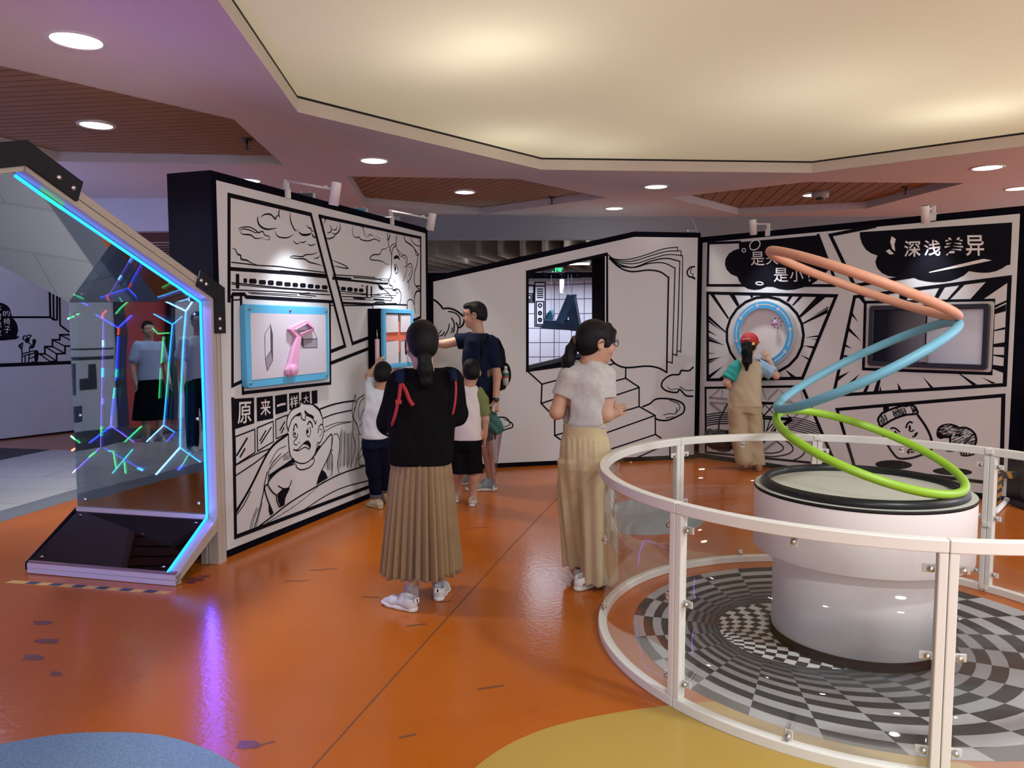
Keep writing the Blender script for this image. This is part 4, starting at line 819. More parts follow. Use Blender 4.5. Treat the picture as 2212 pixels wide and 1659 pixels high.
WC.blk(b, 'e5', ((515, 240), (568, 275), (550, 350), (562, 435), (520, 400), (495, 310)), o=.0045); WC.blk(b, 'e5', ((438, 430), (485, 405), (545, 470), (490, 474)), o=.0045); WC.blk(b, 'e5', ((992, 700), (1400, 598), (1680, 532), (1720, 533), (1800, 550), (1400, 637), (1000, 710)), o=.0045)
b.build('chalk_lettering', CHALK, wc)
b = MB()
for q in (((20, 30), (85, 32), (325, 410), (308, 432)), ((330, 48), (412, 50), (488, 208), (452, 238)), ((650, 60), (700, 60), (702, 85), (668, 102)), ((780, 62), (1030, 66), (880, 75)), ((1258, 70), (1318, 70), (1250, 162), (1218, 150)), ((1420, 70), (1480, 72), (1330, 217), (1303, 215)), ((1690, 75), (1840, 80), (1440, 405), (1418, 375)), ((1868, 262), (1858, 335), (1480, 507), (1468, 488)), ((1880, 225), (1595, 400), (1870, 255)), ((1495, 718), (1722, 676), (1716, 706)), ((1590, 741), (1702, 733), (1696, 749)), ((1465, 838), (1655, 850), (1640, 888)), ((1415, 972), (1578, 1042), (1560, 1062)), ((1188, 1203), (1375, 1332), (1295, 1336)), ((0, 365), (272, 618), (272, 645), (0, 422)), ((0, 430), (205, 612), (0, 468)), ((0, 598), (145, 692), (0, 628)), ((0, 688), (182, 792), (0, 716)), ((0, 722), (268, 838), (0, 772)), ((0, 953), (122, 960), (0, 970)), ((0, 1050), (212, 1017), (0, 1088)), ((0, 1092), (145, 1054), (0, 1122)), ((0, 1305), (236, 1156), (15, 1362)), ((155, 1358), (240, 1298), (225, 1362)), ((1095, 1285), (1145, 1338), (1095, 1338))): WC.blk(b, 'e6', q)
oval(WC, b, 'e6', 886, 680, 600, 600, .030, o=.0035)
for q in (((375, 262), (437, 262), (468, 330), (448, 348)), ((703, 238), (722, 236), (722, 302), (705, 302)), ((835, 220), (992, 190), (905, 308), (833, 308)), ((1275, 163), (1342, 153), (1250, 302), (1203, 302)), ((1505, 128), (1562, 122), (1385, 302), (1353, 302)), ((1797, 92), (2055, 50), (2030, 108), (1758, 292), (1608, 298)), ((2022, 298), (2018, 322), (1884, 392), (1884, 360)), ((2014, 342), (2012, 420), (1880, 458), (1884, 402)), ((2003, 596), (2003, 622), (1878, 645), (1878, 630)), ((2000, 763), (1998, 817), (1866, 818), (1868, 785)), ((1992, 905), (1988, 937), (1866, 912), (1866, 900)), ((1988, 1028), (1982, 1102), (1858, 1058), (1858, 1013)), ((1478, 1103), (1502, 1110), (1695, 1232), (1642, 1238)), ((1740, 1150), (1905, 1217), (1858, 1222)), ((1090, 1140), (1212, 1268), (1178, 1272)), ((813, 1210), (862, 1292), (823, 1294)), ((626, 1240), (636, 1304), (612, 1307)), ((613, 1120), (642, 1115), (602, 1308), (548, 1312)), ((500, 1180), (532, 1170), (472, 1318), (428, 1322)), ((400, 1110), (335, 1195), (240, 1242)), ((290, 1085), (165, 1140), (140, 1205)), ((190, 900), (282, 915), (276, 926), (196, 932)), ((240, 788), (317, 836), (232, 812)), ((278, 598), (422, 762), (270, 640)), ((318, 438), (382, 547), (308, 470)), ((352, 968), (200, 1003), (190, 985)), ((205, 1288), (105, 1352), (188, 1338))): WC.blk(b, 'e7', q)
b.build('burst_rays', INK, wc)
# lower left panel: lattice tower over ripples
b = MB()
for L, w in ((((235, 270), (520, 295)), .026), (((240, 345), (520, 355)), .026), (((235, 270), (375, 145)), .016), (((250, 360), (400, 480)), .030), (((440, 400), (520, 480)), .012), (((420, 160), (412, 260)), .012), (((1100, 300), (1250, 145)), .016), (((1020, 150), (1065, 280)), .014), (((1320, 330), (1700, 365)), .016), (((1400, 430), (1720, 440)), .018), (((1700, 540), (1400, 770)), .030), (((1540, 520), (1480, 570)), .02), (((1300, 860), (1020, 1070)), .030), (((1590, 150), (1620, 300)), .010), (((1280, 160), (1450, 330)), .008)): WC.ink(b, 'e1', L, w)
b.build('grey_wash_drawing', mat('wash_grey', (.30, .27, .32), .7, var=.3, vscale=30), wc)
b = MB()
for i in range(6): WC.ink(b, 'e1', ((185, 525 + i * 32), (340, 500 + i * 32), (550, 490 + i * 33)), .012, sm=True)
WC.ink(b, 'e1', ((1010, 350), (1200, 355)), .030); WC.ink(b, 'e1', ((1020, 548), (1200, 560)), .018); WC.ink(b, 'e1', ((1020, 580), (1440, 600)), .022); WC.ink(b, 'e1', ((1280, 570), (1440, 580)), .018)
for L, w in ((((1045, 370), (1010, 440)), .012), (((1050, 370), (1200, 520)), .009), (((1190, 370), (1040, 540)), .014), (((1010, 490), (1040, 545)), .012), (((1045, 600), (1043, 770)), .014), (((1135, 600), (1080, 765)), .012), (((1195, 640), (1075, 770)), .012), (((1225, 640), (1150, 770)), .012), (((1225, 690), (1205, 770)), .014), (((1440, 600), (1320, 690)), .040), (((1300, 640), (1180, 770)), .012), (((1110, 850), (1020, 950)), .024), (((1130, 860), (1060, 910)), .012), (((1390, 530), (1445, 600)), .012)): WC.ink(b, 'e1', L, w)
for i in range(7): WC.ink(b, 'e1', ((1400, 555 + i * 30), (1560, 580 + i * 32), (1700, 615 + i * 32), (1850 + i * 8, 670 + i * 33)), .010, sm=True)
for L in (((1110, 870), (1240, 930), (1330, 1010), (1290, 1070), (1160, 1098), (1010, 1092)), ((1270, 865), (1420, 950), (1475, 1040), (1400, 1110), (1200, 1148), (1010, 1140)), ((1560, 855), (1640, 870), (1730, 925)), ((1645, 1040), (1640, 1100), (1570, 1165), (1480, 1200))): WC.ink(b, 'e1', L, .014, sm=True)
b.build('tower_drawing', INK, wc)
# lower right panel: face on a rounded block with headband, two boxing mitts, oval shadows
b = MB()
for L, w in ((((650, 260), (600, 330), (610, 380), (640, 410), (760, 340), (900, 290), (1025, 275), (1030, 240), (985, 185), (860, 190), (720, 235), (650, 270)), .020), (((670, 285), (690, 320), (700, 362)), .010), (((762, 240), (775, 290), (800, 318)), .010), (((880, 205), (905, 250), (905, 285)), .010), (((962, 195), (980, 240), (985, 275)), .010), (((640, 410), (645, 470), (690, 590), (750, 690), (820, 765), (930, 770), (1040, 745), (1150, 695), (1190, 665), (1188, 600)), .022), (((1035, 285), (1110, 390), (1160, 480), (1188, 560), (1192, 660)), .022),
             (((735, 440), (770, 430), (810, 450), (840, 480)), .016), (((908, 435), (920, 395), (950, 365), (982, 378)), .016), (((795, 510), (825, 500)), .010), (((935, 455), (970, 472), (998, 450)), .012), (((975, 525), (1005, 525), (1030, 488), (1000, 510)), .014), (((925, 712), (935, 680), (980, 668), (1040, 690)), .016), (((945, 690), (935, 718)), .014), (((965, 688), (972, 710)), .014), (((985, 690), (995, 708)), .014)): WC.ink(b, 'e2', L, w, sm=True)
for q in (((655, 195), (720, 182), (722, 235), (690, 245), (655, 268)), ((860, 165), (955, 160), (955, 188), (905, 205), (875, 190))): WC.blk(b, 'e2', q)
for x, y, rx, ry, r in ((793, 487, 14, 26, -.3), (950, 430, 13, 30, -.1), (772, 838, 205, 50, .03), (1422, 915, 220, 42, .04)): WC.blk(b, 'e2', [(x + rx * math.cos(a) * math.cos(r) - ry * math.sin(a) * math.sin(r), y + rx * math.cos(a) * math.sin(r) + ry * math.sin(a) * math.cos(r)) for a in np.linspace(0, 2 * math.pi, 26)[:-1]])
for cx, cy, rx, ry, n_ in ((650, 335, 35, 55, 60), (835, 255, 62, 48, 110), (1003, 225, 18, 38, 40)):
    for i in range(n_):
        a = random.uniform(0, 6.28); r = math.sqrt(random.random()); x, y = cx + rx * r * math.cos(a), cy + ry * r * math.sin(a); t = random.uniform(0, 3.1); WC.ink(b, 'e2', ((x, y), (x + 14 * math.cos(t), y + 14 * math.sin(t))), .004)
WC.blk(b, 'e2', ((1245, 480), (1260, 430), (1310, 395), (1390, 383), (1460, 400), (1500, 430), (1430, 470), (1395, 540), (1330, 545), (1290, 555), (1250, 530)), sm=True)
WC.ink(b, 'e2', [(1540 + 145 * math.cos(a), 562 + 135 * math.sin(a)) for a in np.linspace(0, 2 * math.pi, 26)[:-1]], .018, closed=True)
for i in range(170):
    a = random.uniform(0, 6.28); r = math.sqrt(random.random()) * .93; x, y = 1540 + 140 * r * math.cos(a), 562 + 130 * r * math.sin(a); L = random.uniform(8, 40); WC.ink(b, 'e2', ((x - L * .8, y + L * .3), (x + L * .8, y - L * .3)), .004)
for L in (((1300, 600), (1340, 625), (1430, 640)), ((1345, 640), (1355, 680), (1400, 690), (1440, 685)), ((1370, 645), (1378, 680)), ((1395, 648), (1402, 682)), ((1420, 652), (1428, 680)), ((1520, 700), (1520, 730), (1570, 740), (1650, 725), (1688, 690), (1680, 675)), ((1550, 700), (1545, 730)), ((1575, 700), (1575, 732)), ((1605, 700), (1610, 728)), ((1635, 695), (1645, 718)), ((1660, 688), (1675, 700))): WC.ink(b, 'e2', L, .014, sm=True)
b.build('face_and_mitts_drawing', INK, wc)
b = MB()
for i in range(46):
    a = random.uniform(0, 6.28); r = math.sqrt(random.random()) * .8; x, y = 1370 + 110 * r * math.cos(a), 460 + 70 * r * math.sin(a); L = random.uniform(8, 26); WC.ink(b, 'e2', ((x - L, y + L * .35), (x + L, y - L * .35)), .003, o=.0035)
b.build('mitt_highlights', PRINT, wc)

# ---- round board with blue arrow ring
ro = .085
cu, cz = WC.uv(*T('e6', [(846, 662)])[0], ro); R1 = abs(WC.uv(*T('e6', [(846, 155)])[0], ro)[1] - cz); R2 = R1 * .80
t = thing('round_board', 'round white wall board ringed in blue with white arrows', 'exhibit board', WC.P(cu, cz - R1))
circ = lambda R, n=72: [(cu + R * math.cos(2 * math.pi * i / n), cz + R * math.sin(2 * math.pi * i / n)) for i in range(n)]
ring_plate(WC, circ(R1 * 1.02), circ(R2 * .99), .002, ro - .004).build('drum', mat('drum_grey', (.55, .54, .54), .5), t)
BRING = mat('ring_blue', (.06, .42, .85), .4, var=.04)
rb = ring_plate(WC, circ(R1), circ(R2), ro - .006, ro).build('arrow_ring', BRING, t)
plate(WC, circ(R2 * 1.0), .002, .03).build('board', mat('board_white', (.72, .73, .76), .5), t)
b = MB(); Rm = (R1 + R2) / 2 + .005
arr = [(20, 62), (66, 108), (112, 152), (158, 198), (204, 330), (338, 375)]
for a0, a1 in arr:
    WC.line(b, [(cu + Rm * math.cos(math.radians(a)), cz + Rm * math.sin(math.radians(a))) for a in np.linspace(a0, a1 - 3, 16)], .013, o=ro + .001)
    a = math.radians(a1); a_ = math.radians(a1 - 6.5)
    WC.fill(b, [(cu + Rm * math.cos(a), cz + Rm * math.sin(a)), (cu + (Rm + .026) * math.cos(a_), cz + (Rm + .026) * math.sin(a_)), (cu + (Rm - .026) * math.cos(a_), cz + (Rm - .026) * math.sin(a_))], o=ro + .0012)
b.build('arrows', PRINT, rb)
M = WC.n.to_track_quat('Z', 'Y').to_matrix()
u, z = WC.uv(*T('e6', [(1030, 490)])[0], .08); b = MB(); b.lathe([(.0, .0), (.030, .0), (.032, -.006), (.030, -.012), (.012, -.014), (.012, -.05)], WC.P(u, z, .08), 24, M); b.build('knob', mat('lilac_plastic', (.50, .33, .58), .4), t, True)
for i in range(8):
    a = i * math.pi / 4 + .3
    q = MB(); q.disc(.007, WC.P(u + .055 * math.cos(a), z + .055 * math.sin(a), .0305), 12, M); q.build('dot', INK, t)
u, z = WC.uv(*T('e6', [(935, 1095)])[0], .09); b = MB(); WC.box(b, u - .07, u + .05, z - .03, z + .03, .03, .12); bevel(b.build('control_box', mat('control_dark', (.03, .05, .09), .4), t), .005)

# ---- shade comparison display
q = WC.uvs(T('e7', ((498, 355), (1835, 342), (1800, 1068), (485, 1025))), .06)
u0, u1 = (q[0][0] + q[3][0]) / 2, (q[1][0] + q[2][0]) / 2; z0, z1 = (q[2][1] + q[3][1]) / 2, (q[0][1] + q[1][1]) / 2
t = thing('shade_display', 'black framed wall display, left half dark and right half pale grey', 'display', WC.P((u0 + u1) / 2, z0))
plate(WC, rrect(WC, u0 - .02, u1 + .02, z0 - .02, z1 + .02, .02), .002, .02).build('mount_board', mat('mount_grey', (.5, .48, .46), .6), t)
bevel(ring_plate(WC, rrect(WC, u0, u1, z0, z1, .03), rrect(WC, u0 + .045, u1 - .045, z0 + .045, z1 - .045, .006), .02, .065).build('frame', mat('frame_black', (.012, .013, .02), .35), t), .005)
um = WC.uv(*T('e7', [(1125, 700)])[0], .04)[0]
def grad_mat(name, c0, c1, W, ua, ub):
    m = bpy.data.materials.new(name); m.use_nodes = True; nt = m.node_tree; bs = nt.nodes['Principled BSDF']; tc = _n(nt, 'ShaderNodeTexCoord'); sp = _n(nt, 'ShaderNodeSeparateXYZ'); nt.links.new(tc.outputs['Generated'], sp.inputs[0])
    r = _n(nt, 'ShaderNodeValToRGB'); r.color_ramp.elements[0].color = (*c0, 1); r.color_ramp.elements[1].color = (*c1, 1); r.color_ramp.elements[0].position = .25 if c0[0] < .1 else 0
    nt.links.new(sp.outputs[0], r.inputs[0]); nt.links.new(r.outputs[0], bs.inputs['Base Color']); bs.inputs['Roughness'].default_value = .35; bs.inputs['Specular IOR Level'].default_value = .2; return m
# the exhibit's own printed light-to-dark scale
plate(WC, [(u0 + .04, z0 + .04), (um - .004, z0 + .04), (um - .004, z1 - .04), (u0 + .04, z1 - .04)], .0202, .034).build('dark_scale_panel', grad_mat('printed_dark_scale', (.004, .005, .010), (.15, .155, .18), WC, u0, um), t)
plate(WC, [(um + .004, z0 + .04), (u1 - .04, z0 + .04), (u1 - .04, z1 - .04), (um + .004, z1 - .04)], .0202, .034).build('pale_scale_panel', grad_mat('printed_pale_scale', (.36, .38, .46), (.62, .66, .78), WC, um, u1), t)
plate(WC, [(um - .004, z0 + .14), (um + .004, z0 + .14), (um + .004, z1 - .05), (um - .004, z1 - .05)], .034, .042).build('divider_rod', INK, t)
bevel(plate(WC, [(um - .035, z0 + .055), (um + .028, z0 + .055), (um + .028, z0 + .135), (um - .035, z0 + .135)], .034, .075).build('slider_block', mat('slider_grey', (.22, .22, .24), .4), t), .004)

# ---- clamp-on arm spotlights on the wall tops
LW = mat('lamp_white', (.72, .72, .72), .4)
def project_x(P):
    d = Vector(P) - EYE; return 1106 + FPX * d.dot(RT) / d.dot(FW)
def arm_light(W, H, bpx, hx, hpx, label, energy, aim_drop, aim_u=0.0):
    u = W.uv(*bpx)[0]; o = min(np.linspace(.05, 1.1, 106), key=lambda q: abs(project_x(W.P(u, H + .05, q)) - hx))
    hd = W.P(u, H, o); zt = vp(hx, hpx[0], hd.y).z; zb = vp(hx, hpx[1], hd.y).z
    t = thing('arm_spotlight', label, 'spotlight', W.P(u, H, 0), 'arm spotlights')
    b = MB(); W.box(b, u - .022, u + .022, H - .055, H + .002, .002, .018); W.box(b, u - .022, u + .022, H + .0005, H + .012, -.10, .018); W.box(b, u - .012, u + .012, H + .012, H + .075, -.014, .012); bevel(b.build('clamp', LW, t), .003)
    za = (zt + zb) / 2 + (zt - zb) * .22
    b = MB(); b.tube([W.P(u, H + .07, 0), W.P(u, za, o - .03)], .008, 10); b.tube([W.P(u, H + .07 + (za - H - .07) * .78, o * .78), W.P(u, H + .07 + (za - H - .07) * .84, o * .84)], .013, 10); b.build('arm', LW, t, True)
    tilt = W.n * -.025
    top = Vector((hd.x, hd.y, zt)) - tilt * .6; bot = Vector((hd.x, hd.y, zb)) + tilt * .6
    ax = (bot - top).normalized(); M = ax.to_track_quat('Z', 'Y').to_matrix(); L = (bot - top).length
    b = MB(); b.lathe([(.0, .004), (.030, .004), (.036, .0), (.036, .006), (.036, L), (.032, L), (.031, L - .02), (.0, L - .02)], top, 28, M); h = b.build('lamp_head', LW, t, True)
    b = MB(); b.lathe([(.0, -.002), (.032, -.002), (.034, .002)], top, 24, M); b.build('end_cap', BLACK, h, True)
    b = MB(); b.disc(.030, bot - ax * .012, 24, M); b.build('lens', emission('spot_glow', (1, .97, .9), 8), h)
    lp = bot + ax * .01
    lamp('SPOT', lp, energy, (.92, .94, 1.0), W.P(u + aim_u, H - aim_drop, 0), spot_size=math.radians(76), spot_blend=.95, shadow_soft_size=.04)
arm_light(WA, HA, T('c4', [(1030, 290)])[0], 722.5, (394, 443), 'white arm spotlight clamped to the middle of the train mural wall top', 72, 1.4)
arm_light(WA, HA, T('c4', [(1862, 500)])[0], 932, (461, 497), 'white arm spotlight clamped near the far end of the train mural wall top', 72, 1.4)
arm_light(WC, HC, T('e4', [(945, 150)])[0], 1626.5, (474, 507), 'white arm spotlight above the round blue board on the right-hand wall', 36, 1.4)
arm_light(WC, HC, T('d7', [(1605, 85)])[0], 2000, (445, 482), 'white arm spotlight above the dark and pale display at upper right', 36, 1.4)

# ---- aluminium frame ends showing above the train mural wall
def alu_end(name, label, x0, x1, y0, y1, Y, m):
    a = vp(x0, y0, Y); c = vp(x1, y1, Y); t = thing(name, label, 'frame beam', (a.x, Y, HA))
    b = MB(); b.box((a.x - .25, Y, c.z), (c.x, Y + .08, a.z)); b.build('beam', m, t)
    b = MB(); b.box((c.x, Y - .005, c.z), (c.x + .025, Y + .085, a.z)); b.build('end_plate', mat('alu_bright', (.6, .6, .58), .3, .8), t)
    for k in (.03, .11):
        b = MB(); b.tube([(c.x - k, Y + .02, a.z), (c.x - k, Y + .02, a.z + .02)], .007, 8); b.build('bolt', mat('steel', (.5, .5, .52), .3, 1), t)
    b = MB(); b.box((a.x - .20, Y + .01, 0), (a.x - .12, Y + .07, c.z)); b.build('upright', mat('alu_bright', (.6, .6, .58), .3, .8), t)
alu_end('frame_beam', 'dark aluminium beam end poking above the train mural wall beside the first arm light', 645, 676, 417, 429, 7.1, mat('alu_dark', (.10, .10, .11), .4, .6))
alu_end('frame_beam', 'blue aluminium beam end poking above the train mural wall near its far end', 768, 790, 450, 461, 8.3, mat('alu_blue', (.10, .33, .50), .4, .3))
# ================================================================== INFINITY MIRROR BOOTH (left)
R0 = Vector((-1.915, 4.897, 0)); SE = Vector((-.973, .229, 0)).normalized(); NF = Vector((-.229, -.973, 0)).normalized(); SL = 1.05
def BP(s, d, z): return R0 + SE * s + NF * d + Vector((0, 0, z))
PRO = [(.41, .055), (0, .31), (0, 1.70), (1.36, 2.245), (2.6, 1.90)]
bt = thing('infinity_mirror_booth', 'hexagonal mirror booth edged with blue light strip beside the train mural wall', 'mirror booth', R0)
ALU = mat('alu_profile', (.52, .47, .42), .42, .25, var=.04)
MIRROR = sheet('one_way_mirror', (.56, .70, .86), (.70, .78, .86), .68, .01, .05)
DARKM = sheet('black_mirror', (.22, .22, .27), (.02, .02, .03), .55, .02, .05)
PLYW = mat('ply_edge', (.50, .36, .25), .6, var=.2, vscale=30, stretch=(1, 1, 14))
def slab(s0, s1, a, b_, off0, off1):
    """plate between two profile points, offset along its outward normal"""
    (d0, z0), (d1, z1) = a, b_; t = Vector((d1 - d0, z1 - z0)).normalized(); nn = Vector((-t.y, t.x))
    if nn.x > 0 and abs(nn.x) > .5: nn = -nn
    if abs(nn.x) <= .5 and nn.y < 0: nn = -nn
    q = [BP(s0, d0 + nn.x * off0, z0 + nn.y * off0), BP(s1, d0 + nn.x * off0, z0 + nn.y * off0), BP(s1, d1 + nn.x * off0, z1 + nn.y * off0), BP(s0, d1 + nn.x * off0, z1 + nn.y * off0)]
    v = SE.cross(Vector((0, 0, 1)));
    e = (BP(s0, d0 + nn.x * off1, z0 + nn.y * off1) - q[0]); m = MB(); m.prism(q, e); return m
# base: dark mirror slope points up/forward, so its backing lies on the underside
(d0, z0), (d1, z1) = PRO[0], PRO[1]
m = MB(); m.prism([BP(.06, .405, .075), BP(SL, .405, .075), BP(SL, .02, .300), BP(.06, .02, .300)], Vector((0, 0, -.012))); m.build('base_mirror', DARKM, bt)
m = MB(); m.prism([BP(.07, .40, .0585), BP(SL - .01, .40, .0585), BP(SL - .01, .02, .284), BP(.07, .02, .284)], Vector((0, 0, -.012))); m.build('base_backing', BLACK, bt)
m = MB(); m.prism([BP(.055, .003, .325), BP(SL, .003, .325), BP(SL, .003, 1.70), BP(.055, .003, 1.70)], NF * -.006); m.build('vertical_mirror', MIRROR, bt)
m = MB(); m.prism([BP(.055, -.062, .30), BP(SL, -.062, .30), BP(SL, -.062, 1.70), BP(.055, -.062, 1.70)], NF * -.010); m.build('mirror_back_board', mat('back_board', (.004, .006, .012), .25), bt)
for a, b_, nm in ((PRO[2], PRO[3], 'roof_mirror'), (PRO[3], PRO[4], 'front_roof_mirror')):
    slab(.055, SL, a, b_, 0.0, .006).build(nm, mat('roof_mirror_glass', (.46, .48, .52), .03, 1.0, var=.02), bt)
    slab(.055, SL, a, b_, .0065, .022).build('roof_board', PLYW, bt)
# right-hand frame: grooved aluminium members following the profile
def member(a, b_, name='frame_member', s0=-.012, s1=.052, h=.085, o=.004):
    (da, za), (db, zb) = a, b_; t = Vector((db - da, zb - za)); L = t.length; t.normalize(); nn = Vector((-t.y, t.x)); m = MB()
    if (nn.x * 1 + nn.y * -.4) > 0: nn = -nn
    gm = MB()
    for k0, k1, dp in ((0, .455, 0), (.515, 1, 0), (.44, .53, .004)):
        if dp: keep, m = m, gm
        q = [BP(s0 + dp, da + nn.x * (o + h * k0), za + nn.y * (o + h * k0)), BP(s0 + dp, da + nn.x * (o + h * k1), za + nn.y * (o + h * k1)), BP(s0 + dp, db + nn.x * (o + h * k1), zb + nn.y * (o + h * k1)), BP(s0 + dp, db + nn.x * (o + h * k0), zb + nn.y * (o + h * k0))]
        m.prism(q, SE * (s1 - s0 - dp))
    fm = bevel(keep.build(name, ALU, bt), .003); gm.build('groove', mat('groove_black', (.01, .01, .01), .8, spec=.05), fm); return fm
member((0, .0), (0, 1.72)); member((0, 1.70), (1.37, 2.249)); member((1.35, 2.248), (2.6, 1.90))
m = MB()
for k0, k1, dp in ((0, .46, 0), (.50, 1, 0), (.44, .52, .006)):
    h = .075; m.prism([BP(-.012 + dp, .42, .055 - h * k0 * .7 + .0), BP(-.012 + dp, .42, .055 - h * k1 * .7), BP(-.012 + dp, .0, .305 - h * k1 * 1.1), BP(-.012 + dp, .0, .305 - h * k0 * 1.1)], SE * (.064 - dp))
bevel(m.build('frame_member', ALU, bt), .003)
m = MB()
for z0, z1 in ((.004, .034), (.037, .066)):
    m.prism([BP(-.012, .425, z0), BP(SL, .425, z0), BP(SL, .425, z1), BP(-.012, .425, z1)], NF * -.05)
bevel(m.build('front_rail', ALU, bt), .003)
m = MB(); m.prism([BP(.0, .418, .066), BP(SL, .418, .066), BP(SL, .418, .078), BP(.0, .418, .078)], NF * -.03); m.build('front_trim', mat('brown_trim', (.18, .10, .09), .5), bt)
m = MB(); m.prism([BP(.05, .018, .300), BP(SL, .018, .300), BP(SL, .018, .330), BP(.05, .018, .330)], NF * -.014); m.build('lower_trim', ALU, bt)
m = MB(); m.prism([BP(SL, .42, .02), BP(SL, .42, .066), BP(SL, .0, .32), BP(SL, .0, .02)], SE * .02); m.build('end_plate', BLACK, bt)
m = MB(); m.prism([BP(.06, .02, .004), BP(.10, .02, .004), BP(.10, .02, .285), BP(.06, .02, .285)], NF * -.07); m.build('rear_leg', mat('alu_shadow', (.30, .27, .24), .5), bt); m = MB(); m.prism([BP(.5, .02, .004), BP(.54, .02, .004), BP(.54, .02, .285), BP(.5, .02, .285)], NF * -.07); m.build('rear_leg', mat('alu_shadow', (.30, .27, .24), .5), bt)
# black corner plates with bolts
def corner_plate(k, la, lb, w=.105):
    p0, p1, p2 = [Vector(PRO[k + i]) for i in (-1, 0, 1)]; t0 = (p0 - p1).normalized(); t1 = (p2 - p1).normalized(); bis = -(t0 + t1).normalized()
    n0 = Vector((-t0.y, t0.x)); n0 = n0 if n0.dot(bis) > 0 else -n0; n1 = Vector((-t1.y, t1.x)); n1 = n1 if n1.dot(bis) > 0 else -n1
    i_, o_ = .028, .028 + w; c = bis.dot(n0)
    q = [p1 + t0 * la + n0 * i_, p1 + bis * (i_ / c), p1 + t1 * lb + n1 * i_, p1 + t1 * lb + n1 * o_, p1 + bis * (o_ / c), p1 + t0 * la + n0 * o_]
    m = MB(); m.prism([BP(-.014, a, b_) for a, b_ in q], SE * -.010); cp = bevel(m.build('corner_bracket', mat('bracket_black', (.010, .012, .018), .5, spec=.25), bt), .003)
    M = (-SE).to_track_quat('Z', 'Y').to_matrix()
    for tt, nn, l in ((t0, n0, la), (t1, n1, lb)):
        for f in (.55, .86):
            a = p1 + tt * l * f + nn * (i_ + w * .45); m = MB(); m.lathe([(.0, .008), (.010, .007), (.013, .0)], BP(-.024, a.x, a.y), 14, M); m.build('bolt', mat('bolt_bright', (.7, .7, .72), .2, 1), cp, True)
corner_plate(2, .20, .17); corner_plate(3, .30, .30)
for s, d, z in ((.11, .372, .094), (SL - .06, .372, .094), (.11, .05, .283), (SL - .06, .05, .283)):
    m = MB(); m.lathe([(.0, .006), (.009, .005), (.012, .0)], BP(s, d, z), 12); m.build('screw', mat('bolt_bright', (.7, .7, .72), .2, 1), bt, True)
M = NF.to_track_quat('Z', 'Y').to_matrix()
for s, z in ((.12, .40), (SL - .06, .38), (.11, 1.62), (SL - .05, 1.62), (.11, .95), (SL - .05, .95)):
    m = MB(); m.lathe([(.0, .006), (.009, .005), (.012, .0)], BP(s, .003, z), 12, M); m.build('screw', mat('bolt_bright', (.7, .7, .72), .2, 1), bt, True)
# LED strip along the edge of the panels
LED = emission('led_strip_blue', (.015, .25, 1.0), 3.6); LEDG = emission('led_strip_green', (.02, .85, .45), 2.2)
def led(a, b_, m_=LED):
    m = MB(); m.tube([BP(.054, a[0], a[1]), BP(.054, b_[0], b_[1])], .0085, 8); m.build('light_strip', m_, bt, True)
ap = Vector(PRO[3]); up_ = Vector(PRO[2]); mid = up_.lerp(ap, .90); md2 = up_.lerp(ap, .80)
led((.41, .072), (.012, .312)); led((.012, .312), (.012, 1.695)); led((.012, 1.695), md2 + Vector((.0, -.012))); led(md2 + Vector((0, -.012)), mid + Vector((0, -.012)), LEDG); led(mid + Vector((0, -.012)), ap + Vector((-.01, -.012)))
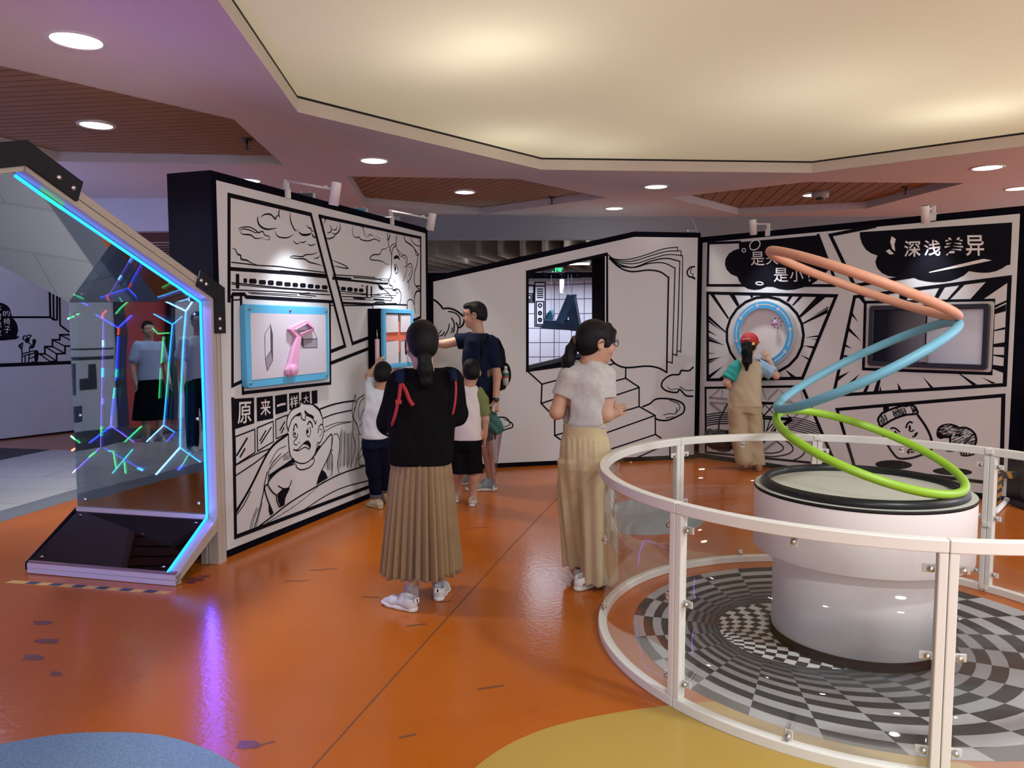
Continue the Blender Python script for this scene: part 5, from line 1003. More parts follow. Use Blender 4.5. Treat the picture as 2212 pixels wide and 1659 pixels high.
# glowing lines imitate LED reflections, set between the mirror sheet and its back board
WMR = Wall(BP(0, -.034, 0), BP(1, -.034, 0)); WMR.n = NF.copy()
TC = {'c': emission('reflection_cyan', (.05, .50, 1), 20), 'b': emission('reflection_blue', (.04, .08, 1), 20), 'g': emission('reflection_green', (.08, 1, .22), 11), 't': emission('reflection_teal', (.02, .8, .6), 14), 'v': emission('reflection_violet', (.35, .15, 1), 15), 'r': emission('reflection_red', (1, .06, .03), 14), 'w': emission('reflection_pale', (.45, .80, 1), 22)}
def reflection_px(pts, c, r=.0045, crop='s2'):
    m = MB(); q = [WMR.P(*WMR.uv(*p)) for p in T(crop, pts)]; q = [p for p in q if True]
    m.tube(q, r, 7); m.build('led_reflection', TC[c], bt, True)
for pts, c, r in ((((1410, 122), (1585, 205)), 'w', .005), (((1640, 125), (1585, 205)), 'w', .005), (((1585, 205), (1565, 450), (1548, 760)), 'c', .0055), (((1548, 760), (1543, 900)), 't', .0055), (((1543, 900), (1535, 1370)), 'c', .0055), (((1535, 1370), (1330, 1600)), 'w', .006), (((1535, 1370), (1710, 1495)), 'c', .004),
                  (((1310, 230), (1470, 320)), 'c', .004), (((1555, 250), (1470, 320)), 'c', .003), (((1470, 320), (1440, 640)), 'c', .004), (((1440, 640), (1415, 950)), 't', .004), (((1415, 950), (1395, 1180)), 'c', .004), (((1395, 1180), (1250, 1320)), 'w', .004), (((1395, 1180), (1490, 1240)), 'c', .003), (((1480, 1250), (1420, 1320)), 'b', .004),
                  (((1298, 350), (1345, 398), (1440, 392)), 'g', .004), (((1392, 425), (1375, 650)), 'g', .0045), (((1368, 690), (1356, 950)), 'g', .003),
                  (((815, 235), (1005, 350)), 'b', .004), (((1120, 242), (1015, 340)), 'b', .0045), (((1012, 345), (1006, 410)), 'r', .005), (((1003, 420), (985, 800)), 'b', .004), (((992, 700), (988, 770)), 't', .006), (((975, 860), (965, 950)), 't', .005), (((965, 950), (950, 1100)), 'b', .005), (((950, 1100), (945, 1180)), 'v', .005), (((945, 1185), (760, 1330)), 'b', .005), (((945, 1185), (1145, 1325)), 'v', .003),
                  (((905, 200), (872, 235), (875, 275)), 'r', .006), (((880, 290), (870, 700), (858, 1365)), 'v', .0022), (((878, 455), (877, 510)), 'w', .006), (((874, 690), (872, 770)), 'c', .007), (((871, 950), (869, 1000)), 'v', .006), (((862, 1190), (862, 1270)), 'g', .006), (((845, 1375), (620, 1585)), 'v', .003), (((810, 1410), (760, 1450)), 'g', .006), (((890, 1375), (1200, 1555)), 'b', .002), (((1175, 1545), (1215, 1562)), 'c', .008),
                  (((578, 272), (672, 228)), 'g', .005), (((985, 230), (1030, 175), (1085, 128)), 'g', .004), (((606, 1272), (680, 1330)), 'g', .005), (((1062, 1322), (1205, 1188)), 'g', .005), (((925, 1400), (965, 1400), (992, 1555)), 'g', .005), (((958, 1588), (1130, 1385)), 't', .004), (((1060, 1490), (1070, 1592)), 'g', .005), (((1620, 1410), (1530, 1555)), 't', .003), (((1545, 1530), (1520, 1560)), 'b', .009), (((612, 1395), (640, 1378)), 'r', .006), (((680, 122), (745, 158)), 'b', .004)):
    reflection_px(pts, c, r)
# what the strip throws on floor, ceiling and neighbours: the strip's own light
def strip_light(a, b_, e, col, aim, w=.03):
    A = BP(.03, *a); B = BP(.03, *b_); mid = (A + B) / 2; o = lamp('AREA', mid, e, col, shape='RECTANGLE', size=w, size_y=(B - A).length)
    y = (B - A).normalized(); zv = -(Vector(aim) - mid); zv = (zv - y * zv.dot(y)).normalized(); x = y.cross(zv)
    o.rotation_euler = Matrix((x, y, zv)).transposed().to_euler(); return o
strip_light((.03, .32), (.03, 1.68), 8, (.09, .05, 1), BP(-.2, 2.5, .9)); strip_light((.03, 1.68), (1.43, 2.19), 6, (.22, .14, 1), BP(.4, 1.6, .3)); strip_light((.41, .09), (.03, .32), 2.5, (.08, .25, 1), BP(.4, .8, .9))
strip_light((.2, 1.92), (1.43, 2.36), 3, (.34, .18, 1), BP(-.3, .3, 3.1))
# unseen lamps added to tint rail and floor, for the unbuilt facing booth half
lamp('AREA', (-3.15, 3.55, .30), 7, (.17, .17, 1), BP(.5, .4, .05), shape='RECTANGLE', size=.04, size_y=.9)
lamp('AREA', (-3.2, 2.9, .7), 13, (.17, .17, 1), BP(.5, 0, .5), shape='RECTANGLE', size=.05, size_y=1.5)
# hazard tape on the floor in front of the booth
ht = MB(); hb = MB(); a = fl(18, 1256); c = fl(362, 1281); dv = (c - a).normalized(); nv = Vector((-dv.y, dv.x, 0)) * .022; L = (c - a).length
def tape_piece(b, t0, t1, z): b.add([a + dv * t0 - nv + Vector((0, 0, z)), a + dv * t1 - nv + Vector((0, 0, z)), a + dv * (t1 + .012) + nv + Vector((0, 0, z)), a + dv * (t0 + .012) + nv + Vector((0, 0, z))], [(0, 1, 2, 3)])
ht.prism([a - nv, a + dv * L - nv, a + dv * (L + .012) + nv, a + dv * .012 + nv], (0, 0, .0016))
o = ht.build('hazard_tape', mat('tape_yellow', (.62, .36, .06), .5, var=.2, vscale=10), None); rebase(o, (a + c) / 2); tag(o, 'strip of yellow and black hazard tape on the floor before the mirror booth', 'tape')
k = .13
while k < L - .02:
    hb = MB(); tape_piece(hb, k, min(k + .075, L), .0022); k += .158; hb.build('black_block', mat('tape_black', (.015, .02, .04), .5), o)

# ================================================================== ROUND GUARD RAIL, PEDESTAL, HOOPS, FLOOR GRAPHIC
GC = Vector((1.71, 3.73, 0)); GR = 1.252
WHITE = mat('white_powder_coat', (.72, .71, .66), .35, var=.03)
ACR = sheet('clear_acrylic', (.9, .9, .9), (.96, .965, .965), .022, .03, .015)
gd = thing('round_guard_rail', 'low white round guard rail with clear curved panels around the pedestal', 'guard rail', GC)
def cp(a, r, z): return GC + Vector((r * math.cos(a), r * math.sin(a), z))
def arc_bar(m, a0, a1, r0, r1, z0, z1, n=28):
    v = []; f = []
    for i in range(n + 1):
        a = a0 + (a1 - a0) * i / n; v += [cp(a, r0, z0), cp(a, r1, z0), cp(a, r1, z1), cp(a, r0, z1)]
    for i in range(n):
        for j in range(4): f.append((4 * i + j, 4 * i + (j + 1) % 4, 4 * i + 4 + (j + 1) % 4, 4 * i + 4 + j))
    f += [(3, 2, 1, 0), (4 * n, 4 * n + 1, 4 * n + 2, 4 * n + 3)]; m.add(v, f)
STEEL = mat('bolt_steel', (.55, .53, .50), .25, 1)
angs = [32.5, 77.7, 122.0, 213.6, 257.8, 303.0, 347.5, 392.5]
for i in range(7):
    a0, a1 = math.radians(angs[i]), math.radians(angs[i + 1]); g = .0009; pw = .030 / GR; n_ = 28 if i != 2 else 56
    m = MB(); arc_bar(m, a0 + g, a1 - g, GR - .021, GR + .021, .800, .845, n_); arc_bar(m, a0 + g, a1 - g, GR - .021, GR + .021, .0, .042, n_)
    for x0, x1 in ((a0 + g, a0 + g + pw), (a1 - g - pw, a1 - g)): arc_bar(m, x0, x1, GR - .019, GR + .019, .042, .800, 2)
    fr = bevel(m.build('rail_section', WHITE, gd), .004, 2)
    m = MB(); arc_bar(m, a0 + pw * .9, a1 - pw * .9, GR - .003, GR + .001, .035, .808, n_ * 2); m.build('clear_panel', ACR, fr, True)
    def clip(a, z, horiz):
        m = MB()
        if horiz: arc_bar(m, a - .014 / GR, a + .014 / GR, GR - .0105, GR - .0035, z - .022, z + .022, 2)
        else: arc_bar(m, a - .024 / GR, a + .024 / GR, GR - .0105, GR - .0035, z - .014, z + .014, 2)
        c_ = bevel(m.build('clip', WHITE, fr), .002); r_ = Vector((math.cos(a), math.sin(a), 0)); M = r_.to_track_quat('Z', 'Y').to_matrix()
        m = MB(); m.lathe([(.0, .013), (.009, .012), (.010, .0), (.010, -.016), (.0, -.017)], cp(a, GR, z), 14, M); m.build('bolt', STEEL, fr, True)
    for z in (.74, .44, .11): clip(a0 + pw + .016, z, False); clip(a1 - pw - .016, z, False)
    clip((a0 + a1) / 2, .782, True); clip((a0 + a1) / 2, .060, True)
    if i == 2: clip(a0 * .5 + a1 * .5, .42, True)
    if i in (0, 1, 6):
        for z in (.825, .40, .03):
            m = MB(); arc_bar(m, a0 - .022 / GR, a0 + .022 / GR, GR - .030, GR - .0195, z - .014, z + .014, 2); bevel(m.build('joint_plate', WHITE, fr), .003)

# floor graphic: black and grey chequered vortex print
PC = GC + Vector((.012, .008, 0)); HCn = Vector((1.470, 3.785, 0)); HR = .415; DR = 1.105
vt = thing('vortex_floor_graphic', 'round chequered black and grey vortex print on the floor under the pedestal', 'floor graphic', (PC.x, PC.y, 0))
SH = [mat('print_shade_%s' % n_, (c, c, c * 1.02), .45) for n_, c in zip('abcdefghij', (.36, .32, .27, .22, .18, .14, .11, .085, .07, .06))]
BKP = [mat('print_black_%s' % n_, (c, c, c), .45) for n_, c in zip('ab', (.022, .028))]
m = MB(); NS = 24; ts = [0]
w = 1.0; acc = [0]
for i in range(16): acc.append(acc[-1] + w); w *= .90
ts = [x / acc[-1] for x in acc]
sub = 3
def vpt(t, th):
    c = PC.lerp(HCn, t); R = DR + (HR - DR) * t; tw = th + .42 * math.sin(t * 1.4) * 0
    return Vector((c.x + R * math.cos(tw), c.y + R * math.sin(tw), .0024))
for i in range(16):
    for j in range(NS):
        black = (i + j) % 2 == 0; m.cur = (10 if i < 8 else 11) if black else min(9, int(i * .62))
        th0 = 2 * math.pi * j / NS; v = []
        for q in range(sub + 1): v.append(vpt(ts[i], th0 + 2 * math.pi * q / sub / NS))
        for q in range(sub, -1, -1): v.append(vpt(ts[i + 1], th0 + 2 * math.pi * q / sub / NS))
        m.add(v, [tuple(range(len(v)))])
m.build('vortex_rings', SH + BKP, vt)
m = MB()   # far side of the printed hole: bright chequers
QC = Vector((.93, 3.70, 0)); WPM = mat('print_white', (.62, .62, .60), .45)
for i in range(20):
    r0 = .06 + i * .050; r1 = r0 + .050
    for j in range(-16, 30):
        a0 = j * .125 * (1 - .014 * i); a1 = (j + 1) * .125 * (1 - .014 * i); m.cur = 0 if (i + j) % 2 else 1
        q = [Vector((QC.x + r * math.cos(a) , QC.y + r * math.sin(a), .0016)) for r, a in ((r0, a0), (r1, a0), (r1, (a0 + a1) / 2), (r1, a1), (r0, a1))]
        if all((p - HCn).xy.length < HR + .10 for p in q): m.add(q, [(0, 1, 2, 3, 4)])
m.build('hole_chequers', [WPM, BKP[0]], vt)

# pedestal
pd = thing('round_pedestal', 'white two-tier round pedestal inside the guard rail', 'pedestal', (GC.x, GC.y, 0))
PW = mat('pedestal_white', (.82, .80, .79), .45, var=.02)
m = MB(); m.lathe([(.0, .0035), (.405, .0035), (.405, .045), (.0, .045)], GC, 96); m.build('plinth', BLACK, pd, True)
m = MB(); m.lathe([(.38, .046), (.400, .048), (.400, .450)], GC, 96); m.build('lower_drum', PW, pd, True)
m = MB(); m.lathe([(.398, .450), (.490, .450), (.497, .457), (.497, .742)], GC, 128); m.build('upper_drum', PW, pd, True)
m = MB(); m.lathe([(.497, .742), (.499, .744), (.499, .755), (.496, .757)], GC, 128); m.build('edge_band', mat('edge_rubber', (.01, .009, .009), .6, spec=.2), pd, True)
m = MB(); m.lathe([(.0, .758), (.462, .758), (.4625, .754), (.466, .754), (.4665, .7575), (.496, .7575)], GC, 128); tp_ = m.build('top_plate', mat('top_plate_grey', (.50, .51, .45), .4, var=.03), pd)
m = MB(); m.lathe([(.4625, .7585), (.4665, .7585)], GC, 96); m.build('turntable_groove', BLACK, tp_)
# hoops
hs = thing('hoop_sculpture', 'stack of tilted green, blue and salmon hoops on a black ring on the pedestal', 'sculpture', (GC.x, GC.y, .758))
m = MB(); m.lathe([(.424, .760), (.424, .772), (.430, .790), (.436, .792), (.440, .784), (.446, .792), (.454, .790), (.466, .776), (.468, .760), (.424, .760)], GC, 128); tag(m.build('hoop', mat('hoop_black', (.010, .011, .012), .35, spec=.3), hs, True), 'black rubber base ring')
def hoop(c, n, R, r, mt, lab):
    n = Vector(n).normalized(); u = n.cross(Vector((.3, .9, .1))).normalized(); v = n.cross(u); c = Vector(c)
    m = MB(); m.tube([c + (u * math.cos(a) + v * math.sin(a)) * R for a in np.linspace(0, 2 * math.pi, 129)[:-1]], r, 16, True); tag(m.build('hoop', mt, hs, True), lab)
hoop((1.732, 3.724, .950), (.241, -.242, .940), .444, .0205, mat('hoop_green', (.25, .47, .022), .38, var=.04), 'green hoop')
hoop((1.707, 3.744, 1.351), (-.470, .108, .876), .445, .0215, mat('hoop_blue', (.13, .36, .48), .5, var=.10), 'blue hoop')
hoop((1.678, 3.746, 1.752), (.346, -.122, .930), .446, .0225, mat('hoop_salmon', (.60, .29, .185), .5, var=.06), 'salmon hoop')
m = MB(); m.tube([(1.437, 4.019, 1.10), (1.326, 3.829, 1.136)], .010, 8); m.tube([(2.03, 3.43, .79), (2.026, 3.432, .80)], .018, 8); m.tube([(2.088, 3.659, 1.566), (2.07, 3.609, 1.588)], .012, 8); m.build('joint', mat('hoop_black', (.02, .02, .02), .4), hs, True)

# ---- right edge: black stand, hazard striped strips, white pipe on the floor
q0 = fl(2206, 1093); st_ = thing('black_stand', 'black equipment stand at the right edge behind the guard rail', 'stand', q0)
m = MB(); m.box((q0.x - .02, q0.y - .10, .05), (q0.x + .12, q0.y - .01, 1.0)); bevel(m.build('column', mat('stand_black', (.008, .008, .011), .4, spec=.2), st_), .01)
m = MB(); m.box((q0.x - .08, q0.y - .17, 0), (q0.x + .22, q0.y + .02, .05)); bevel(m.build('base', mat('stand_black', (.008, .008, .011), .4, spec=.2), st_), .008)
m = MB(); m.box((q0.x + .045, q0.y - .112, .16), (q0.x + .12, q0.y - .1005, .42)); m.build('notice_plate', mat('plate_grey', (.45, .44, .46), .5), st_)
q1 = fl(2158, 1089); hz = thing('hazard_barrier', 'yellow and black striped barrier strip behind the right-hand rail joint', 'barrier', q1)
HY = mat('hazard_yellow', (.55, .27, .02), .5)
zt = .285
m = MB(); m.box((q1.x - .02, q1.y, 0), (q1.x + .02, q1.y + .02, zt)); m.build('upright', HY, hz)
m = MB(); m.box((q1.x - .02, q1.y - .001, zt - .06), (q1.x + .17, q1.y + .018, zt)); m.build('crossbar', HY, hz)
m = MB()
for k in range(4): m.prism([(q1.x - .0202, q1.y - .0022, .02 + k * .07), (q1.x + .0202, q1.y - .0022, .045 + k * .07), (q1.x + .0202, q1.y - .0022, .08 + k * .07), (q1.x - .0202, q1.y - .0022, .055 + k * .07)], (0, .001, 0))
for k in range(2): m.prism([(q1.x + .02 + k * .09, q1.y - .0025, zt - .06), (q1.x + .075 + k * .09, q1.y - .0025, zt - .06), (q1.x + .045 + k * .09, q1.y - .0025, zt), (q1.x + .0 + k * .09, q1.y - .0025, zt)], (0, .001, 0))
m.build('black_stripes', mat('tape_black', (.015, .02, .04), .5), hz)
a = fl(2150, 1112); c = fl(2180, 1080); m = MB(); m.tube([a + Vector((0, 0, .022)), c + Vector((0, 0, .022))], .022, 14); m.tube([c + (a - c) * .22 + Vector((0, 0, .025)), c + (c - a) * .05 + Vector((0, 0, .025))], .0255, 14)
o = m.build('floor_pipe', mat('pipe_white', (.75, .75, .75), .35), None, True); rebase(o, (a + c) / 2); tag(o, 'short white pipe lying on the floor at the right edge behind the rail', 'pipe')
# ================================================================== PEOPLE
class Field:
    """sampled distance field -> one continuous surface"""
    def __init__(s, lo, hi, h):
        s.h = h; s.lo = np.array(lo, np.float32); n = np.ceil((np.array(hi) - s.lo) / h).astype(int) + 1; s.n = n
        s.F = np.full(n, 1.0, np.float32)
        s.ax = [s.lo[i] + h * np.arange(n[i], dtype=np.float32) for i in range(3)]
    def _blk(s, lo, hi, m):
        i0 = np.clip(((np.array(lo) - m - s.lo) / s.h).astype(int), 0, s.n - 1); i1 = np.clip(((np.array(hi) + m - s.lo) / s.h).astype(int) + 2, 1, s.n)
        sl = tuple(slice(a, max(b, a + 1)) for a, b in zip(i0, i1))
        return sl, s.ax[0][sl[0]][:, None, None], s.ax[1][sl[1]][None, :, None], s.ax[2][sl[2]][None, None, :]
    def _put(s, sl, d, k, op):
        A = s.F[sl]
        if op == 'add':
            if k > 0:
                h = np.clip(.5 + .5 * (A - d) / k, 0, 1); s.F[sl] = A * (1 - h) + d * h - k * h * (1 - h)
            else: s.F[sl] = np.minimum(A, d)
        elif op == 'sub':
            if k > 0:
                h = np.clip(.5 - .5 * (A + d) / k, 0, 1); s.F[sl] = A * (1 - h) - d * h + k * h * (1 - h)
            else: s.F[sl] = np.maximum(A, -d)
    def cap(s, a, b, ra, rb, k=.02, op='add', flat=False):
        a = np.array(a, np.float32); b = np.array(b, np.float32); R = max(ra, rb); m = R + k + 3 * s.h
        sl, X, Y, Z = s._blk(np.minimum(a, b), np.maximum(a, b), m); ab = b - a; L2 = max(1e-9, float(ab @ ab))
        t = ((X - a[0]) * ab[0] + (Y - a[1]) * ab[1] + (Z - a[2]) * ab[2]) / L2; tc = np.clip(t, 0, 1)
        d = np.sqrt((X - a[0] - tc * ab[0]) ** 2 + (Y - a[1] - tc * ab[1]) ** 2 + (Z - a[2] - tc * ab[2]) ** 2) - (ra + (rb - ra) * tc)
        if flat:
            L = math.sqrt(L2); d = np.maximum(d, np.maximum(-t * L, (t - 1) * L))
        s._put(sl, d, k, op); return s
    def chain(s, pts, rs, k=.02, op='add'):
        for i in range(len(pts) - 1): s.cap(pts[i], pts[i + 1], rs[i], rs[i + 1], k, op)
        return s
    def ell(s, c, r, R=None, k=.02, op='add'):
        c = np.array(c, np.float32); r = np.array(r, np.float32); m = float(r.max()) + k + 3 * s.h
        sl, X, Y, Z = s._blk(c, c, m); p = [X - c[0], Y - c[1], Z - c[2]]
        if R is not None:
            M = np.array(R.transposed(), np.float32); p = [M[i, 0] * p[0] + M[i, 1] * p[1] + M[i, 2] * p[2] for i in range(3)]
        q0 = np.sqrt((p[0] / r[0]) ** 2 + (p[1] / r[1]) ** 2 + (p[2] / r[2]) ** 2); q1 = np.sqrt((p[0] / r[0] ** 2) ** 2 + (p[1] / r[1] ** 2) ** 2 + (p[2] / r[2] ** 2) ** 2) + 1e-6
        s._put(sl, q0 * (q0 - 1) / q1, k, op); return s
    def prof(s, rows, yaw, k=.02, op='add', ex=2.2):
        """stack of ellipses: z, cx, cy (world), rx, ry turned by yaw"""
        rows = sorted(rows); z = np.array([r[0] for r in rows]); g = lambda i, Z: np.interp(Z, z, [r[i] for r in rows]).astype(np.float32)
        mr = max(max(r[3], r[4]) for r in rows); m = k + 3 * s.h
        lo = (min(r[1] for r in rows) - mr, min(r[2] for r in rows) - mr, z[0]); hi = (max(r[1] for r in rows) + mr, max(r[2] for r in rows) + mr, z[-1])
        sl, X, Y, Z = s._blk(lo, hi, m); c, n = math.cos(yaw), math.sin(yaw)
        x = X - g(1, Z); y = Y - g(2, Z); u = c * x + n * y; v = -n * x + c * y; rx, ry = g(3, Z), g(4, Z)
        q = (np.abs(u / rx) ** ex + np.abs(v / ry) ** ex) ** (1 / ex)
        d = (q - 1) * np.minimum(rx, ry); d = np.maximum(d, np.maximum(z[0] - Z, Z - z[-1])); s._put(sl, d.astype(np.float32), k, op); return s
    def below(s, z): s.F = np.maximum(s.F, (s.ax[2] - z)[None, None, :]); return s       # keep what lies under z
    def above(s, z): s.F = np.maximum(s.F, (z - s.ax[2])[None, None, :]); return s
    def side(s, p, n):
        n = Vector(n).normalized(); X, Y, Z = s.ax[0][:, None, None], s.ax[1][None, :, None], s.ax[2][None, None, :]
        s.F = np.maximum(s.F, ((X - p[0]) * n.x + (Y - p[1]) * n.y + (Z - p[2]) * n.z).astype(np.float32)); return s
    def folds(s, amp, fx, fz, seed=0):
        X, Y, Z = s.ax[0][:, None, None], s.ax[1][None, :, None], s.ax[2][None, None, :]; r = np.random.RandomState(seed)
        for i in range(3):
            a, b, c, p = r.uniform(.6, 1.4, 4); s.F = s.F + (amp * (.6 ** i) * np.sin(fx * (1.7 ** i) * (a * X + (b - .6) * Y) + fz * c * (1.5 ** i) * Z + p * 6) * np.sin(fx * .5 * b * Y + fz * .7 * Z + p * 3)).astype(np.float32)
        return s
    def mesh(s, name):
        F = s.F; F[0], F[-1] = 1, 1; F[:, 0], F[:, -1] = 1, 1; F[:, :, 0], F[:, :, -1] = 1, 1
        S = F < 0; n = np.array(F.shape)
        cs = [S[i:n[0] - 1 + i, j:n[1] - 1 + j, k:n[2] - 1 + k] for i in (0, 1) for j in (0, 1) for k in (0, 1)]
        anyc = cs[0].copy(); allc = cs[0].copy()
        for c in cs[1:]: anyc |= c; allc &= c
        act = anyc & ~allc; idx = np.argwhere(act); N = len(idx); lut = np.full(act.shape, -1, np.int32); lut[act] = np.arange(N)
        C = np.array([(i, j, k) for i in (0, 1) for j in (0, 1) for k in (0, 1)])
        V = np.stack([F[tuple((idx + c).T)] for c in C]); acc = np.zeros((N, 3)); cnt = np.zeros(N)
        for a in range(8):
            for b in range(a + 1, 8):
                if np.abs(C[a] - C[b]).sum() != 1: continue
                va, vb = V[a], V[b]; cr = (va < 0) != (vb < 0); t = np.where(cr, va / np.where(cr, va - vb, 1), 0)
                acc += np.where(cr[:, None], C[a] + t[:, None] * (C[b] - C[a]), 0); cnt += cr
        P = (idx + acc / cnt[:, None]) * s.h + s.lo
        quads = []
        for ax in range(3):
            u, v = [(1, 2), (2, 0), (0, 1)][ax]; o = [slice(1, -1)] * 3; o[ax] = slice(0, -1); o2 = list(o); o2[ax] = slice(1, None)
            A, B = S[tuple(o)], S[tuple(o2)]; e = np.argwhere(A != B); base = e.copy(); base[:, u] += 1; base[:, v] += 1
            if not len(e): continue
            up = A[tuple(e.T)]
            du = np.zeros(3, int); du[u] = 1; dv = np.zeros(3, int); dv[v] = 1
            q = np.stack([lut[tuple((base - d).T)] for d in (du + dv, dv, 0 * du, du)], 1); q[~up] = q[~up][:, ::-1]; quads.append(q)
        Q = np.concatenate(quads); me = bpy.data.meshes.new(name)
        me.vertices.add(N); me.vertices.foreach_set('co', P.astype(np.float32).ravel()); me.loops.add(len(Q) * 4); me.loops.foreach_set('vertex_index', Q.ravel().astype(np.int32)); me.polygons.add(len(Q)); me.polygons.foreach_set('loop_start', np.arange(0, len(Q) * 4, 4, dtype=np.int32)); me.update(calc_edges=True); me.validate()
        return me
    def build(s, name, m, parent, relax=1):
        me = s.mesh(name)
        if relax:
            nv = len(me.vertices); co = np.empty(nv * 3, np.float32); me.vertices.foreach_get('co', co); co = co.reshape(-1, 3); ed = np.empty(len(me.edges) * 2, np.int32); me.edges.foreach_get('vertices', ed); ed = ed.reshape(-1, 2)
            deg = np.bincount(ed.ravel(), minlength=nv)[:, None]
            for _ in range(relax):
                sm = np.stack([np.bincount(ed[:, 0], co[ed[:, 1], i], nv) + np.bincount(ed[:, 1], co[ed[:, 0], i], nv) for i in range(3)], 1) / np.maximum(deg, 1); co = co * .5 + sm * .5
            me.vertices.foreach_set('co', co.astype(np.float32).ravel())
        return link_mesh(name, me, m, parent, True)

def V(*a): return Vector(a)
def basis(yaw, pitch=0.0, roll=0.0):
    """columns right, front, up for a head or torso that faces yaw (0 = away from the camera, + = to the left)"""
    return Matrix.Rotation(yaw, 3, 'Z') @ Matrix.Rotation(pitch, 3, 'X') @ Matrix.Rotation(roll, 3, 'Y')
def head(f, c, R, s, neck=None, nose=1.0):
    q = lambda x, y, z: Vector(c) + R @ (Vector((x, y, z)) * s)
    E = lambda x, y, z, a, b_, d, k=.02, op='add': f.ell(q(x, y, z), (a * s, b_ * s, d * s), R, k * s, op)
    E(0, -.012, .025, .074, .092, .088); E(0, .030, -.045, .056, .060, .062, .03); E(0, .055, -.088, .026, .028, .024, .03)
    E(0, .052, .02, .060, .042, .050, .03); E(.034, .062, -.035, .028, .025, .028, .02); E(-.034, .062, -.035, .028, .025, .028, .02)
    for sx in (-1, 1):
        E(sx * .033, .104, .004, .017, .018, .012, .012, 'sub'); f.cap(q(sx * .014, .088, .024), q(sx * .046, .076, .022), .008 * s, .006 * s, .012 * s)
        E(sx * .033, .080, .003, .012, .010, .008, .004)
        E(sx * .076, -.006, -.012, .011, .020, .031, .008); E(sx * .081, -.002, -.010, .006, .011, .018, .004, 'sub')
    f.cap(q(0, .090, .006), q(0, .108 * nose, -.026), .008 * s, .011 * s, .012 * s); E(.011, .094, -.030, .008, .009, .007, .008); E(-.011, .094, -.030, .008, .009, .007, .008)
    f.cap(q(-.017, .086, -.056), q(.017, .086, -.056), .006 * s, .006 * s, .006 * s); f.cap(q(-.014, .084, -.066), q(.014, .084, -.066), .007 * s, .007 * s, .006 * s)
    if neck is not None:
        f.cap(neck, q(0, -.012, -.050), .054 * s, .050 * s, .03 * s)
def eyes(root, c, R, s):
    q = lambda x, y, z: Vector(c) + R @ (Vector((x, y, z)) * s)
    for sx in (-1, 1):
        m = MB(); M = R @ Matrix.Rotation(-math.pi / 2, 3, 'X'); m.lathe([(.0, .004 * s), (.006 * s, .003 * s), (.011 * s, .0)], q(sx * .033, .0885, .003), 14, M); m.build('eye', mat('eye_dark', (.02, .015, .012), .2), root, True)
        m = MB(); m.tube(spline([q(sx * .014, .0975, .026), q(sx * .032, .0965, .032), q(sx * .052, .082, .026)], 4), [.0030 * s] * 9, 6); m.build('eyebrow', mat('brow_black', (.010, .009, .010), .6), root, True)
    m = MB(); m.tube(spline([q(-.020, .086, -.0605), q(0, .0935, -.0600), q(.020, .086, -.0605)], 4), [.0042 * s] * 9, 8); m.build('lips', mat('lip_skin', (.36, .12, .10), .45), root, True)
def glasses(root, c, R, s, m_):
    q = lambda x, y, z: Vector(c) + R @ (Vector((x, y, z)) * s); m = MB()
    for sx in (-1, 1):
        m.tube([q(sx * .035 + .024 * math.cos(a), .108 - .006 * abs(math.cos(a)), .001 + .017 * math.sin(a)) for a in np.linspace(0, 2 * math.pi, 21)[:-1]], .0022 * s, 6, True)
        m.tube([q(sx * .060, .102, .006), q(sx * .076, .06, .006), q(sx * .084, .0, .004), q(sx * .084, -.02, -.006)], .0022 * s, 6)
    m.tube([q(-.011, .107, .004), q(.011, .107, .004)], .002 * s, 6); return m.build('glasses', m_, root, True)
def hand(f, w, d, t, curl=.5, s=1.0, spread=0.0, thumb=.6, right=None):
    """five fingers: w wrist, d direction, t towards the thumb; curl bends to the palm side"""
    d = Vector(d).normalized(); t = (Vector(t) - d * Vector(t).dot(d)).normalized(); n = d.cross(t) * (1 if right is None else right); w = Vector(w)
    for i in range(4):
        o = (.030 - .020 * i) * s; f.cap(w + t * o * .55 + d * .008 * s, w + t * o + d * .078 * s, .012 * s, .0105 * s, .012 * s)
    for i, L in enumerate((.068, .076, .070, .054)):
        o = (.030 - .020 * i) * s; p = w + t * o + d * (.080 - .004 * abs(i - 1)) * s; dd = (d + t * spread * (1.5 - i) * .35).normalized(); ang = curl * (.8 + .12 * i)
        for j, (fr, r) in enumerate(((.44, .0088), (.32, .0080), (.24, .0070))):
            ax = dd.cross(n).normalized(); a = ang * (.7, 1.0, .7)[j]; dd = (dd * math.cos(a) + n * math.sin(a)).normalized(); q = p + dd * L * fr * s; f.cap(p, q, r * s, (r - .0008) * s, .003); p = q
    p = w + t * .022 * s + d * .016 * s; a = (d * .62 + t * .78 + n * .25 * thumb).normalized(); q = p + a * .040 * s; f.cap(p, q, .0125 * s, .0100 * s, .010 * s); q2 = q + (a * .55 + d * .75 + n * thumb * .6).normalized() * .032 * s; f.cap(q, q2, .0098 * s, .0080 * s, .004)
